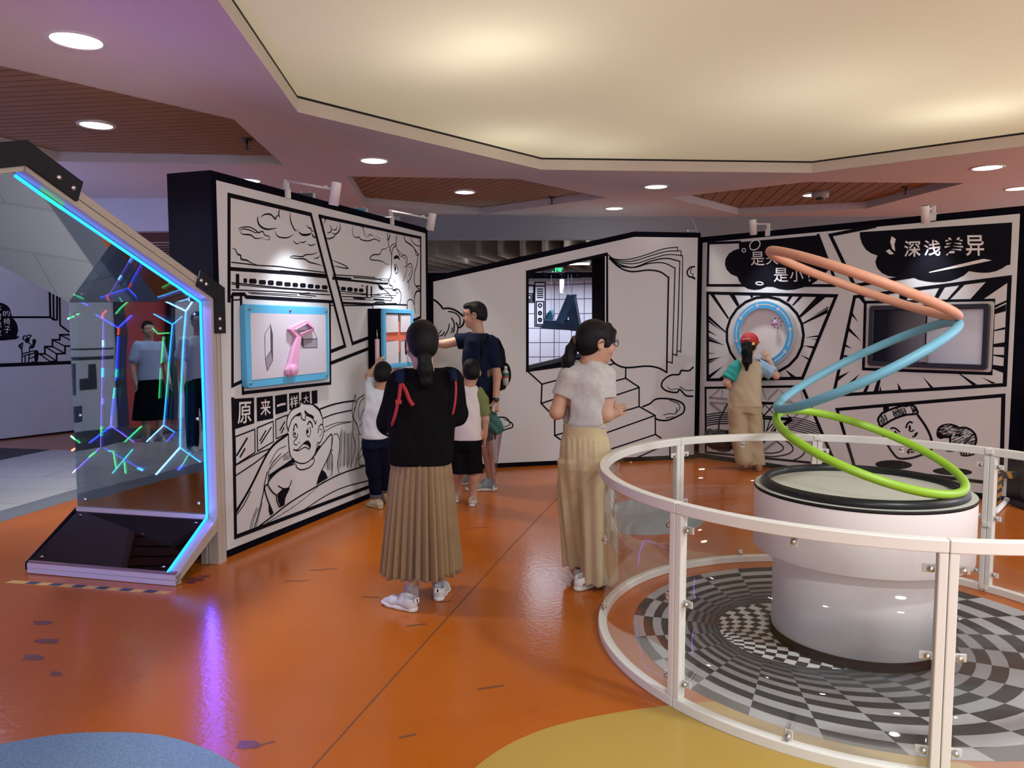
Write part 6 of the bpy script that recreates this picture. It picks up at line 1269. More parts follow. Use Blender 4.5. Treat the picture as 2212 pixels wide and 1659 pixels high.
def shoe(root, heel, toe_dir, L, up_m, sole_m, W=.5, tongue=True, pitch=0.0, extra=None):
    d = Vector((toe_dir[0], toe_dir[1], 0)).normalized(); r = Vector((d.y, -d.x, 0)); h = Vector(heel); tilt = Matrix.Rotation(pitch, 3, r)
    Q = lambda x, y, z: h + tilt @ (r * x * L + d * y * L + Vector((0, 0, z * L)))
    lo = h - Vector((.25, .25, .05)); hi = h + Vector((.25, .25, .25)); lo += d * .0; f = Field(lo + d * .1 - Vector((.12, .12, 0)), hi + d * .1 + Vector((.12, .12, .12)), .006)
    f.chain([Q(0, .10, .15), Q(0, .35, .17), Q(.01, .62, .12), Q(.01, .85, .085)], [.125 * L, .13 * L, .145 * L, .095 * L], .02); f.cap(Q(0, .13, .16), Q(0, .12, .30), .13 * L, .135 * L, .03)
    if tongue: f.cap(Q(0, .24, .24), Q(0, .33, .34), .08 * L, .06 * L, .03)
    f.cap(Q(0, .11, .26), Q(0, .09, .60), .105 * L, .115 * L, .01, 'sub')
    n = tilt @ Vector((0, 0, -1)); f.side(Q(0, 0, .06), n)
    u = f.build('shoe', up_m, root)
    g = Field(lo + d * .1 - Vector((.12, .12, 0)), hi + d * .1 + Vector((.12, .12, 0)), .006)
    g.chain([Q(0, .07, .05), Q(0, .4, .05), Q(.01, .68, .05), Q(.01, .90, .05)], [.135 * L, .135 * L, .155 * L, .10 * L], .02); g.side(Q(0, 0, .105), tilt @ Vector((0, 0, 1))); g.side(Q(0, 0, .002), n)
    so = g.build('sole', sole_m, u)
    if tongue:
        m = MB()
        for k in range(4): y = .34 + k * .075; z = .325 - k * .045; m.tube(spline([Q(-.075, y, z - .04), Q(0, y + .02, z), Q(.075, y, z - .04)], 3), .006 * L / .25, 6)
        m.build('laces', mat('laces_white', (.68, .67, .65), .7), u, True)
    return u, Q
def person(label, base): return thing('person', label, 'person', (base[0], base[1], 0))
HAIR = mat('hair_black', (.007, .006, .007), .42, var=.3, spec=.14, vscale=30, stretch=(9, 9, 1), bump=.5, bscale=22)
SKIN = mat('skin_warm', (.50, .28, .185), .5, var=.06, vscale=12); SKIN2 = mat('skin_light', (.58, .36, .26), .5, var=.06, vscale=12)
BLKCL = mat('cloth_black', (.006, .006, .007), .9, var=.2, vscale=20, bump=.12, bscale=90, spec=.04)
def hairmesh(root, c, R, s, cut_front=.035, low=-.055, thick=1.12, fringe=None, name='hair', m_=HAIR, ears=True):
    q = lambda x, y, z: Vector(c) + R @ (Vector((x, y, z)) * s); f = Field(Vector(c) - Vector((.18, .18, .2)) * s, Vector(c) + Vector((.18, .18, .18)) * s, .005)
    f.ell(q(0, -.014, .027), (.080 * thick / 1.09 * s, .099 * thick / 1.09 * s, .094 * thick / 1.09 * s), R, .01); f.ell(q(0, -.045, -.02), (.066 * s, .060 * s, .060 * s), R, .03)
    f.side(q(0, 0, low), R @ Vector((0, .35, -1)))
    f.ell(q(0, .105, -.045), (.066 * s, .072 * s, .105 * s), R, .012, 'sub')
    if ears:
        for sx in (-1, 1): f.ell(q(sx * .083, .008, -.020), (.022 * s, .026 * s, .040 * s), R, .008, 'sub')
    if fringe: fringe(f, q, s)
    return f.build(name, m_, root)

# ---------------------------------------------------------------- woman in black top and pleated skirt (centre)
def px3(Y): return lambda x, y, dy=0.0: vp(x, y, Y + dy)
P = px3(4.19); base = fl(900, 1300); w1 = person('woman seen from behind in black top and long brown pleated skirt, dark ponytail', base)
hc = P(911, 743); R = basis(.36, -.08); s = 1.07
f = Field((-1.05, 3.75, 0), (-.1, 4.65, 1.65), .0065)
nb = P(917, 803, .0)
head(f, hc, R, s, nb + Vector((0, 0, -.03)))
shL, shR = P(862, 822), P(975, 818); elL, elR = P(838, 915, .06), P(985, 895, .08); wrL, wrR = P(868, 915, .36), P(950, 905, .38)
for a, e, w_, tt in ((shL, elL, wrL, 1), (shR, elR, wrR, -1)):
    f.cap(a, e, .045, .038, .02); f.cap(e, w_, .037, .026, .015); hand(f, w_, (tt * .25, 1, .05), (tt * .2, .1, 1), .6, .92, right=-tt)
cx = P(909, 900).x; hpL, hpR = V(cx - .07, 4.2, .76), V(cx + .07, 4.2, .76)
anL = fl(886, 1306) + V(.005, .03, .075); anR = fl(946, 1280) + V(0, .03, .075)
for hp, an in ((hpL, anL), (hpR, anR)): kn = hp.lerp(an, .5); f.cap(hp, kn, .060, .052, .02); f.cap(kn, kn.lerp(an, .35), .053, .052, .02); f.cap(kn.lerp(an, .35), an, .052, .034, .02); f.cap(an, an + V(0, .02, -.02), .034, .036, .01)
f.prof([(.76, cx, 4.2, .10, .07), (1.0, cx, 4.2, .10, .07), (1.22, nb.x, 4.2, .12, .07), (1.28, nb.x, 4.2, .10, .05)], .1, .02)
f.build('body', SKIN2, w1)
def fr1(f, q, s):
    f.chain([q(-.070, .03, .01), q(-.076, .03, -.05)], [.012, .006], .01)
hairmesh(w1, hc, R, s, low=-.062, fringe=fr1)
eyes(w1, hc, R, s)
f = Field(hc + V(-.2, -.28, -.42), hc + V(.2, .05, .1), .005); pt = P(916, 757, -.085)
f.chain([pt + V(-.004, .035, .0), pt + V(.002, -.012, -.035), pt + V(.008, -.02, -.10), pt + V(.012, -.012, -.165), pt + V(.010, .0, -.215)], [.024, .032, .038, .032, .008], .02); f.folds(.004, 90, 12, 3)
f.build('ponytail', HAIR, w1)
SCR = mat('scrunchie_peach', (.50, .30, .24), .8, bump=.3, bscale=80)
m = MB(); M = Matrix.Rotation(.5, 3, 'X'); m.tube([pt + V(-.003, .018, -.012) + M @ V(.030 * math.cos(a), .030 * math.sin(a), .004 * math.sin(6 * a)) for a in np.linspace(0, 2 * math.pi, 31)[:-1]], .010, 8, True); m.build('scrunchie', SCR, w1, True)
f = Field((-1.05, 3.85, .7), (-.1, 4.65, 1.42), .0065)
cx = P(909, 900).x
f.prof([(.775, cx, 4.20, .168, .125), (.88, cx, 4.20, .180, .135), (1.02, cx + .005, 4.20, .180, .130), (1.16, cx + .02, 4.20, .182, .120), (1.26, cx + .02, 4.20, .170, .095), (1.315, cx + .022, 4.20, .105, .070)], .1, .03, ex=2.4)
for a, e, w_ in ((shL, elL, wrL), (shR, elR, wrR)):
    f.cap(a + V(0, 0, -.005), e, .062, .066, .03); c2 = e.lerp(w_, .35); f.cap(e, c2, .066, .070, .02, flat=False)
f.cap(nb + V(0, 0, -.015), nb + V(0, 0, .12), .062, .10, .012, 'sub'); f.folds(.0045, 26, 14, 1)
f.above(.792); f.build('top', BLKCL, w1, 2)
# pleated skirt
SKIRT = mat('skirt_brown', (.235, .150, .070), .62, var=.08, vscale=16, sheen=.2)
def pleated(root, c0, c1, z0, z1, r0, r1, npl, seed, m_):
    rnd = random.Random(seed); nz = 26; na = npl * 8; v = []; ph = [rnd.uniform(.6, 1.4) for _ in range(npl)]; hem = [rnd.uniform(-.008, .012) for _ in range(npl)]
    for k in range(nz + 1):
        t = k / nz; z = z0 + (z1 - z0) * t; c = Vector(c0).lerp(Vector(c1), t)
        rx = r0[0] + (r1[0] - r0[0]) * (t ** .8); ry = r0[1] + (r1[1] - r0[1]) * (t ** .8)
        for j in range(na):
            a = 2 * math.pi * j / na; pl = j // 8; u = (j % 8) / 8
            saw = (u / .72 if u < .72 else (1 - u) / .28) - .5
            amp = (.014 + .042 * t) * ph[pl] * (1 + .35 * math.sin(a * 3 + seed)); sw = .012 * t * math.sin(a * 5 + 1.3)
            rr = 1 + (amp * saw + sw) / .2
            v.append((c.x + rx * rr * math.cos(a), c.y + ry * rr * math.sin(a), z + (hem[pl] * t if k == nz else 0)))
    f_ = [(k * na + j, k * na + (j + 1) % na, (k + 1) * na + (j + 1) % na, (k + 1) * na + j) for k in range(nz) for j in range(na)]
    m = MB(); m.add(v, f_); o = m.build('pleated_skirt', m_, root); so = o.modifiers.new('cloth', 'SOLIDIFY'); so.thickness = .003
    o.data.shade_smooth(); o.data.set_sharp_from_angle(angle=math.radians(38)); return o
hemc = P(906, 1250)
pleated(w1, (cx, 4.20, 0), (hemc.x, 4.265, 0), .86, .168, (.148, .108), (.210, .200), 30, 5, SKIRT)
SNK = mat('sneaker_pale', (.50, .49, .50), .6, var=.12, vscale=18); SUE = mat('sneaker_suede', (.36, .35, .34), .8, var=.1); GUM = mat('sole_gum', (.16, .09, .06), .6); SOLW = mat('sole_white', (.62, .60, .55), .6)
for hl, dr, nm in ((fl(896, 1321), (-.85, .52), 'a'), (fl(947, 1298), (.10, 1), 'b')):
    u, Q = shoe(w1, hl, dr, .235, SNK, SOLW)
    m = MB(); m.prism([Q(-.11, .02, .02), Q(.11, .02, .02), Q(.15, .9, .02), Q(-.12, .9, .02)], (0, 0, .006)); m.build('gum_outsole', GUM, u)
    m = MB(); m.prism([Q(-.075, -.052, .22), Q(.075, -.052, .22), Q(.075, -.045, .33), Q(-.075, -.045, .33)], Q(0, -.075, 0) - Q(0, -.05, 0)); m.build('heel_tab', mat('tab_white', (.68, .66, .58), .6), u)
    m = MB(); m.prism([Q(-.018, -.078, .24), Q(.018, -.078, .24), Q(.018, -.072, .31), Q(-.018, -.072, .31)], Q(0, -.005, 0) - Q(0, 0, 0)); m.build('tab_mark', BLKCL, u)
for an in (anL, anR):
    f = Field(an - V(.09, .09, .09), an + V(.09, .09, .12), .005); f.cap(an + V(0, 0, -.04), an + V(0, 0, .035), .040, .040, 0, flat=True); f.build('sock', mat('sock_greyrose', (.40, .33, .33), .8), w1)
# her backpack, worn in front: shoulder pads and red webbing show on her back
bp_ = thing('backpack', 'navy backpack with red straps worn on the front by the woman in black', 'backpack', (base.x, 4.34, .95))
NAVY = mat('strap_navy', (.008, .014, .042), .8, spec=.05, bump=.2, bscale=120); WEB = mat('webbing_red', (.42, .02, .025), .7, bump=.15, bscale=150)
f = Field((cx - .25, 4.28, .85), (cx + .25, 4.62, 1.35), .008); f.prof([(.90, cx, 4.44, .13, .075), (.96, cx, 4.44, .15, .085), (1.20, cx, 4.43, .14, .08), (1.27, cx, 4.42, .09, .06)], .1, .02, ex=3); f.build('bag_body', NAVY, bp_)
def strap(pts, w, m_, th=.006, nm='strap', par=None):
    pp = spline([Vector(p) for p in pts], 6); m = MB(); v = []; k = len(pp)
    for i in range(k):
        d = (pp[min(i + 1, k - 1)] - pp[max(i - 1, 0)]).normalized(); out = Vector((pp[i].x - cx, pp[i].y - 4.2, .0)) if nm != 'shoulder_pad' else Vector((0, -.8, .6)); out = (out - d * out.dot(d))
        out = out.normalized() if out.length > 1e-4 else Vector((0, -1, 0)); sd = d.cross(out).normalized()
        v += [pp[i] - sd * w / 2, pp[i] + sd * w / 2, pp[i] + sd * w / 2 + out * th, pp[i] - sd * w / 2 + out * th]
    fs = [(4 * i + j, 4 * i + (j + 1) % 4, 4 * i + 4 + (j + 1) % 4, 4 * i + 4 + j) for i in range(k - 1) for j in range(4)] + [(3, 2, 1, 0), (4 * k - 4, 4 * k - 3, 4 * k - 2, 4 * k - 1)]
    m.add(v, fs); return m.build(nm, m_, par or bp_, True)
on = lambda x, y, dy: P(x, y, dy)
strap([on(867, 801, -.03), on(866, 803, -.07), on(865, 811, -.105), on(863, 828, -.128)], .046, NAVY, .010, 'shoulder_pad')
strap([on(866, 826, -.120), on(864, 850, -.132), on(861, 868, -.140)], .021, WEB); strap([on(861, 866, -.141), on(857, 885, -.142), on(852, 905, -.128), on(846, 922, -.06)], .018, WEB)
strap([on(868, 828, -.126), on(877, 843, -.138), on(884, 862, -.142), on(893, 876, -.144)], .020, WEB)
b2 = on(861, 868, -.148); m = MB(); m.box((b2.x - .016, b2.y - .006, b2.z - .010), (b2.x + .016, b2.y + .004, b2.z + .010)); m.build('buckle', WEB, bp_)
strap([on(974, 801, -.03), on(976, 803, -.06), on(979, 811, -.090), on(981, 823, -.105)], .040, NAVY, .010, 'shoulder_pad'); strap([on(983, 822, -.088), on(984, 842, -.096), on(982, 870, -.100), on(977, 895, -.09)], .014, WEB)
f = Field(on(848, 925, .0) - V(.09, .09, .09), on(848, 925, .0) + V(.09, .12, .09), .006); f.ell(on(848, 925, .03), (.042, .05, .05), None, .01); po = f.build('side_pouch', NAVY, bp_)
m = MB()
for k in range(3): m.tube(spline([on(836, 921 + k * 8, .0), on(847, 918 + k * 8, -.022), on(858, 913 + k * 8, -.01)], 4), .0035, 6)
m.build('pouch_stripes', mat('stripe_lilac', (.30, .28, .45), .7), po, True)
def leg_cloth(f, pts, rs, k=.02):
    f.chain(pts, rs, k)
TEEW = mat('tee_white', (.62, .66, .72), .8, var=.05, vscale=14, bump=.06, bscale=120, sheen=.2)
# ---------------------------------------------------------------- man in navy shirt, reaching to the left
P = px3(7.18); base = fl(1036, 1056); mn = person('man in navy short-sleeved shirt and glasses, arm stretched out to the left', base)
hc = P(1026, 680); R = basis(1.47, -.05); s = 1.06; BY = 1.30
f = Field((-1.15, 6.7, 0), (.15, 7.75, 1.86), .007)
nb = P(1034, 727); head(f, hc, R, s, nb + V(0, 0, -.02))
shN, shF = P(1061, 738, -.10), P(1007, 733, .12); elN, wrN = P(1074, 812, -.10), P(1070, 868, -.16); elF, wrF = P(962, 743, .10), P(905, 742, .02)
f.cap(shN, elN, .050, .041); f.cap(elN, wrN, .040, .028); f.cap(shF, elF, .050, .042); f.cap(elF, wrF, .040, .028)
hand(f, wrN, (-.05, -.05, -1), (-.9, -.3, 0), 1.0, 1.0, right=1); hand(f, wrF, (-1, -.1, .05), (0, -.2, 1), .35, 1.0, right=1)
hN, hF = V(base.x + .02, 7.10, .90), V(base.x - .03, 7.26, .90); aN = fl(1062, 1054) + V(0, 0, .09); aF = fl(1004, 1046) + V(0, 0, .09)
for hp, an in ((hN, aN), (hF, aF)):
    kn = hp.lerp(an, .50) + V(-.02, 0, 0); f.cap(hp, kn, .085, .060); f.cap(kn, kn.lerp(an, .32) + V(.012, 0, 0), .058, .060); f.cap(kn.lerp(an, .32) + V(.012, 0, 0), an, .060, .040); f.cap(an, an - V(0, 0, .03), .040, .042)
cx, cy = nb.x, nb.y
f.prof([(.85, base.x, 7.18, .13, .12), (1.1, cx, cy, .15, .12), (1.38, cx, cy, .17, .11), (1.46, cx, cy, .12, .08)], BY)
f.build('body', SKIN, mn)
def fr_m(f, q, s): f.ell(q(0, .045, .075), (.062 * s, .055 * s, .035 * s), R, .015)
hairmesh(mn, hc, R, s, low=-.030, thick=1.06, fringe=fr_m); eyes(mn, hc, R, s); glasses(mn, hc, R, s, mat('glasses_black', (.012, .012, .012), .3))
NSH = mat('shirt_navy', (.008, .012, .032), .85, spec=.06, var=.15, vscale=10, bump=.08, bscale=110)
f = Field((-.85, 6.75, .75), (.15, 7.6, 1.62), .008)
f.prof([(.80, base.x + .0, 7.18, .170, .150), (1.0, cx + .0, cy, .180, .150), (1.22, cx, cy, .200, .145), (1.40, cx, cy, .200, .120), (1.475, cx, cy, .125, .085)], BY, .03)
f.cap(shN + V(-.01, 0, -.01), shN.lerp(elN, .80), .075, .068, .03); f.cap(shF + V(.02, 0, -.01), shF.lerp(elF, .52), .078, .072, .03)
f.side(shN.lerp(elN, .76), elN - shN) if False else None
f.cap(shN.lerp(elN, .76), shN.lerp(elN, 1.0), .10, .10, 0, 'sub', True); f.cap(shF.lerp(elF, .48) , shF.lerp(elF, .95), .11, .11, 0, 'sub', True)
f.cap(nb + V(-.01, 0, -.02), nb + V(-.03, 0, .12), .068, .085, .01, 'sub'); f.folds(.005, 22, 16, 4); f.above(.84); f.build('shirt', NSH, mn, 2)
f = Field(nb - V(.15, .15, .12), nb + V(.15, .15, .1), .006)   # collar
for a in np.linspace(0, 2 * math.pi, 17)[:-1]:
    q0 = nb + V(.068 * math.cos(a), .068 * math.sin(a), -.012 + .020 * math.cos(a)); a2 = a + math.pi / 8; q1 = nb + V(.068 * math.cos(a2), .068 * math.sin(a2), -.012 + .020 * math.cos(a2)); f.cap(q0, q1, .013, .013, .004); f.cap(q0 + V(.02 * math.cos(a), .02 * math.sin(a), -.03), q1 + V(.02 * math.cos(a2), .02 * math.sin(a2), -.03), .011, .011, .008); f.cap(q0, q0 + V(.02 * math.cos(a), .02 * math.sin(a), -.03), .012, .011, .008)
f.build('collar', NSH, mn)
f = Field((-.75, 6.8, .35), (.12, 7.6, .95), .008)
f.prof([(.80, base.x, 7.18, .150, .135), (.93, base.x, 7.18, .155, .14)], BY, .03)
for hp, an in ((hN, aN), (hF, aF)): kn = hp.lerp(an, .50); f.cap(hp, kn + V(-.015, 0, .02), .115, .105, .03)
f.above(.475); f.folds(.005, 20, 10, 8); f.build('shorts', BLKCL, mn, 2)
GSH = mat('trainer_grey', (.20, .24, .25), .6, var=.5, vscale=22)
for hl, dr in ((fl(1070, 1059), (-1, -.12)), (fl(1012, 1047), (-1, .05))): shoe(mn, hl, dr, .285, GSH, mat('sole_offwhite', (.55, .52, .45), .6))
m = MB(); wd_ = (wrN - elN).normalized(); M = wd_.to_track_quat('Z', 'Y').to_matrix(); m.lathe([(.032, -.012), (.036, -.012), (.036, .012), (.032, .012), (.032, -.012)], wrN - wd_ * .02, 24, M); wt = m.build('watch', mat('watch_black', (.01, .01, .012), .35), mn, True)
m = MB(); m.lathe([(.0, .010), (.018, .009), (.020, .0)], wrN - wd_ * .02 + V(.01, -.036, 0), 20, Matrix.Rotation(math.pi / 2, 3, 'X')); m.build('watch_case', mat('watch_case', (.03, .03, .035), .2), wt, True)
# his backpack with a bottle in the side pocket, the cap and umbrella in his hand
pk = thing('backpack', 'black backpack worn by the man in navy, bottle in its side pocket', 'backpack', (P(1082, 850).x, 7.25, P(1082, 850).z))
f = Field(P(1082, 785) + V(-.25, -.2, -.35), P(1082, 785) + V(.3, .55, .38), .008)
bc = P(1073, 786, .13); f.prof([(bc.z - .25, bc.x, bc.y, .115, .075), (bc.z - .2, bc.x, bc.y, .14, .085), (bc.z + .12, bc.x - .01, bc.y, .13, .075), (bc.z + .22, bc.x - .03, bc.y, .08, .05)], BY, .03, ex=3); f.ell(bc + V(.085, -.02, -.10), (.05, .09, .11), None, .03); f.folds(.004, 22, 22, 2); bb = f.build('bag_body', mat('bag_black', (.006, .006, .008), .8, spec=.08, bump=.15, bscale=70), pk, 2)
m = MB(); m.tube(spline([P(1073, 730, .10), P(1079, 736, .10), P(1083, 748, .10), P(1080, 756, .11)], 5), .007, 8); m.build('grab_handle', mat('bag_black', (0, 0, 0)), pk, True)
m = MB(); m.tube(spline([P(1063, 727, -.05), P(1050, 728, -.16), P(1043, 745, -.19), P(1040, 775, -.18)], 5), .014, 8); m.build('shoulder_strap', mat('bag_black', (0, 0, 0)), pk, True)
bo = P(1092, 812, .02); btl = thing('water_bottle', 'small clear bottle with white cap and red-green label in the black backpack pocket', 'bottle', bo - V(0, 0, .09))
m = MB(); m.lathe([(.0, -.09), (.028, -.088), (.030, -.03), (.030, .03), (.024, .05), (.013, .062), (.013, .07)], bo, 20); m.build('bottle_body', mat('bottle_plastic', (.45, .47, .45), .15), btl, True)
m = MB(); m.lathe([(.0, .092), (.016, .09), (.017, .068), (.0, .068)], bo, 18); m.build('cap', mat('cap_white', (.7, .7, .68), .4), btl, True)
m = MB(); m.lathe([(.031, -.02), (.031, .03)], bo, 20); lb = m.build('label_band', mat('label_green', (.03, .12, .07), .5), btl, True)
m = MB(); m.lathe([(.0314, -.02), (.0314, -.004)], bo, 20); m.build('label_stripe', mat('label_red', (.40, .05, .06), .5), lb, True)
hb_ = P(1066, 915, -.20); hat = thing('folded_cap', 'dark green cap held in the hand of the man in navy', 'cap', hb_ - V(0, 0, .1))
f = Field(hb_ - V(.16, .14, .16), hb_ + V(.16, .14, .16), .006); f.ell(hb_ + V(-.01, 0, .0), (.075, .055, .085), None, .02); f.ell(hb_ + V(.035, .01, -.035), (.06, .045, .065), None, .03); f.ell(hb_ + V(-.03, -.01, .05), (.05, .04, .05), None, .02); f.folds(.007, 40, 30, 6); f.build('cap_cloth', mat('cap_green', (.035, .13, .115), .75, var=.2, vscale=14), hat, 1)
m = MB(); m.tube(spline([hb_ + V(-.06, -.03, .10), hb_ + V(-.01, -.06, .11), hb_ + V(.03, -.04, .09)], 5), .008, 8); m.build('cap_strap', mat('strap_dark', (.02, .04, .04), .7), hat, True)
ut = P(1066, 903, -.17); ub = fl(1066, 1064); ub = V(ub.x, ub.y, .012); um_ = thing('umbrella', 'furled transparent umbrella hanging from the hand of the man in navy', 'umbrella', V(ub.x, ub.y, 0))
ax = (ut - ub).normalized(); M = ax.to_track_quat('Z', 'Y').to_matrix(); L = (ut - ub).length
CLR = sheet('umbrella_film', (.8, .75, .78), (.80, .74, .75), .10, .15, .2)
m = MB(); v = []; n_ = 48
for k in range(15):
    t = k / 14; z = .04 + t * (L * .80); r = .014 + .060 * t ** 1.1
    for j in range(n_): a = 2 * math.pi * j / n_; rr = r * (1 + .28 * math.sin(8 * a) * t); v.append(ub + M @ V(rr * math.cos(a), rr * math.sin(a) * .7, z))
m.add(v, [(k * n_ + j, k * n_ + (j + 1) % n_, (k + 1) * n_ + (j + 1) % n_, (k + 1) * n_ + j) for k in range(14) for j in range(n_)]); m.build('canopy', CLR, um_, True)
m = MB(); m.tube([ub, ub + ax * L], .006, 8); m.tube([ub, ub + ax * .06], .010, 8); m.build('shaft', mat('umbrella_white', (.7, .68, .68), .35), um_, True)
m = MB(); m.tube(spline([ub + ax * (L - .02), ub + ax * (L + .10), ub + ax * (L + .13) + V(.03, 0, 0)], 4), .011, 8); m.build('handle', mat('umbrella_white', (0, 0, 0)), um_, True)

# ---------------------------------------------------------------- boy in white and green raglan tee
P = px3(6.544); base = fl(1014, 1090); b2_ = person('boy in white tee with green sleeves and black shorts, back to camera', base)
hc = P(1018, 803); R = basis(.12, -.05); s = .98
nb = P(1012, 836); f = Field((-.85, 6.15, 0), (.05, 6.95, 1.36), .007); head(f, hc, R, s, nb + V(0, 0, -.02))
sR, sL = P(1038, 851), P(987, 851); eR, eL = P(1049, 905, -.01), P(972, 900, .05); wR, wL_ = P(1047, 943, .02), P(968, 938, .15)
f.cap(sR, eR, .036, .031); f.cap(eR, wR, .030, .023); f.cap(sL, eL, .036, .031); f.cap(eL, wL_, .030, .023); hand(f, wR, (-.1, .15, -1), (-.3, 1, 0), .5, .78, right=-1); hand(f, wL_, (.2, .6, -.8), (.3, .9, 0), .5, .78, right=1)
aR = fl(1021, 1086) + V(0, .02, .07); aL = fl(987, 1078) + V(0, .02, .07)
for hp, an in ((V(base.x + .060, 6.54, .62), aR), (V(base.x - .085, 6.56, .62), aL)): kn = hp.lerp(an, .52); f.cap(hp, kn, .055, .046); f.cap(kn, kn.lerp(an, .35) + V(0, -.01, 0), .046, .050); f.cap(kn.lerp(an, .35) + V(0, -.01, 0), an, .050, .034); f.cap(an, an - V(0, 0, .03), .034, .036)
f.prof([(.6, nb.x, 6.54, .08, .06), (.9, nb.x - .005, 6.54, .09, .06), (1.0, nb.x, 6.54, .08, .045)], .1); f.build('body', SKIN, b2_)
hairmesh(b2_, hc, R, s, low=-.045, thick=1.05)
f = Field((-.75, 6.25, .45), (.02, 6.9, 1.12), .007)
cx = P(1008, 900).x
f.prof([(.555, cx, 6.54, .128, .105), (.70, cx, 6.54, .126, .102), (.88, nb.x - .005, 6.54, .125, .090), (.985, nb.x, 6.54, .115, .072), (1.035, nb.x, 6.54, .065, .05)], .1, .03)
f.cap(nb + V(0, 0, -.01), nb + V(0, 0, .10), .046, .08, .008, 'sub'); f.folds(.004, 26, 16, 9); f.above(.575); f.build('tee', mat('tee_offwhite', (.66, .62, .60), .8, bump=.06, bscale=120), b2_, 2)
GRN = mat('sleeve_green', (.15, .19, .055), .8, bump=.06, bscale=120)
for a, e, sx in ((sR, eR, 1), (sL, eL, -1)):
    f = Field(a - V(.16, .16, .3), a + V(.16, .16, .14), .006); f.cap(a + V(-sx * .030, 0, .012), a.lerp(e, .25), .060, .058, .02); f.cap(a.lerp(e, .25), a.lerp(e, .85), .060, .052, .01); f.cap(a.lerp(e, .86), a.lerp(e, 1.3), .07, .07, 0, 'sub', True)
    f.side(a + V(-sx * .030, 0, 0), V(-sx, 0, .35)); f.build('raglan_sleeve', GRN, b2_)
m = MB(); m.tube([nb + V(.049 * math.cos(a), .049 * math.sin(a), .010 + .008 * math.sin(a)) for a in np.linspace(0, 2 * math.pi, 25)[:-1]], .007, 8, True); m.build('neck_band', GRN, b2_, True)
f = Field((-.75, 6.2, .25), (.05, 6.9, .68), .007); f.prof([(.48, cx, 6.54, .10, .08), (.52, cx, 6.54, .115, .095), (.60, cx, 6.54, .112, .092)], .1, .03)
for hp, kx in ((V(cx + .062, 6.54, .55), P(1022, 1020).x), (V(cx - .062, 6.55, .55), P(988, 1015).x)): f.cap(hp, V(kx, hp.y, .25), .068, .086, .02)
f.above(.285); f.folds(.004, 24, 12, 3); f.build('shorts', BLKCL, b2_, 2)
SAND = mat('sandal_tan', (.48, .38, .30), .6, var=.4, vscale=25)
for hl, dr in ((fl(1019, 1094), (.05, 1)), (fl(986, 1085), (-.35, 1))): shoe(b2_, hl, dr, .20, SAND, SOLW, tongue=False)

# ---------------------------------------------------------------- boy in pale tee reaching for the handle
P = px3(6.443); base = fl(816, 1092); b1_ = person('boy in pale blue tee and dark jeans, reaching up to the cross box handle', base)
hc = P(829, 808); R = basis(-.30, .02); s = .95
nb = P(822, 840); f = Field((-1.6, 6.05, 0), (-.75, 6.85, 1.40), .007); head(f, hc, R, s, nb + V(0, 0, -.02))
sL, sR = P(803, 848, .0), P(840, 855, .02); eL = P(797, 812, .10); wL_ = P(816, 787, .19); eR = P(846, 908, .02); wR = P(845, 947, .03)
f.cap(sL, eL, .036, .031); f.cap(eL, wL_, .030, .023); f.cap(sR, eR, .036, .030); f.cap(eR, wR, .030, .023); hand(f, wL_, (.35, .4, .85), (.8, -.4, .1), 1.1, .80, right=1); hand(f, wR, (0, .1, -1), (-.4, .9, 0), .6, .80, right=-1)
aL, aR = fl(812, 1092) + V(0, .02, .06), fl(826, 1080) + V(0, .02, .06)
for hp, an in ((V(base.x - .035, 6.44, .60), aL), (V(base.x + .055, 6.46, .60), aR)): kn = hp.lerp(an, .52); f.cap(hp, kn, .055, .044); f.cap(kn, an, .044, .032); f.cap(an, an - V(0, 0, .03), .032, .034)
f.prof([(.6, nb.x - .01, 6.44, .07, .06), (.9, nb.x - .01, 6.44, .08, .06), (1.0, nb.x, 6.44, .07, .045)], .3); f.build('body', SKIN, b1_)
hairmesh(b1_, hc, R, s, low=-.040, thick=1.03); glasses(b1_, hc, R, s, mat('glasses_grey', (.20, .20, .22), .3, .6))
f = Field((-1.55, 6.1, .45), (-.78, 6.8, 1.12), .007); cx = P(812, 900).x
f.prof([(.575, cx, 6.44, .112, .100), (.75, cx - .003, 6.44, .108, .095), (.90, nb.x - .01, 6.44, .115, .088), (.975, nb.x, 6.44, .100, .070), (1.02, nb.x, 6.44, .062, .05)], .3, .03)
f.cap(sL + V(.01, 0, -.01), sL.lerp(eL, .62), .054, .050, .03); f.cap(sR + V(-.01, 0, -.01), sR.lerp(eR, .60), .054, .050, .03); f.cap(sL.lerp(eL, .64), sL.lerp(eL, 1.5), .056, .06, 0, 'sub', True); f.cap(sR.lerp(eR, .62), sR.lerp(eR, 1.4), .064, .064, 0, 'sub', True)
f.cap(nb + V(0, 0, -.012), nb + V(0, 0, .10), .048, .08, .008, 'sub'); f.folds(.006, 24, 20, 12); f.above(.60); f.build('tee', TEEW, b1_, 2)
DEN = mat('denim_dark', (.007, .010, .028), .9, spec=.05, var=.3, vscale=30, bump=.1, bscale=140)
f = Field((-1.5, 6.1, .05), (-.8, 6.8, .70), .007); f.prof([(.52, cx, 6.44, .108, .098), (.645, cx, 6.44, .104, .092)], .3, .03)
for hp, an in ((V(cx - .045, 6.44, .56), aL), (V(cx + .050, 6.46, .56), aR)): kn = hp.lerp(an, .52); f.cap(hp, kn, .076, .062, .02); f.cap(kn, an + V(0, 0, .02), .062, .050, .02)
f.above(.095); f.folds(.004, 22, 26, 7); f.build('jeans', DEN, b1_, 2)
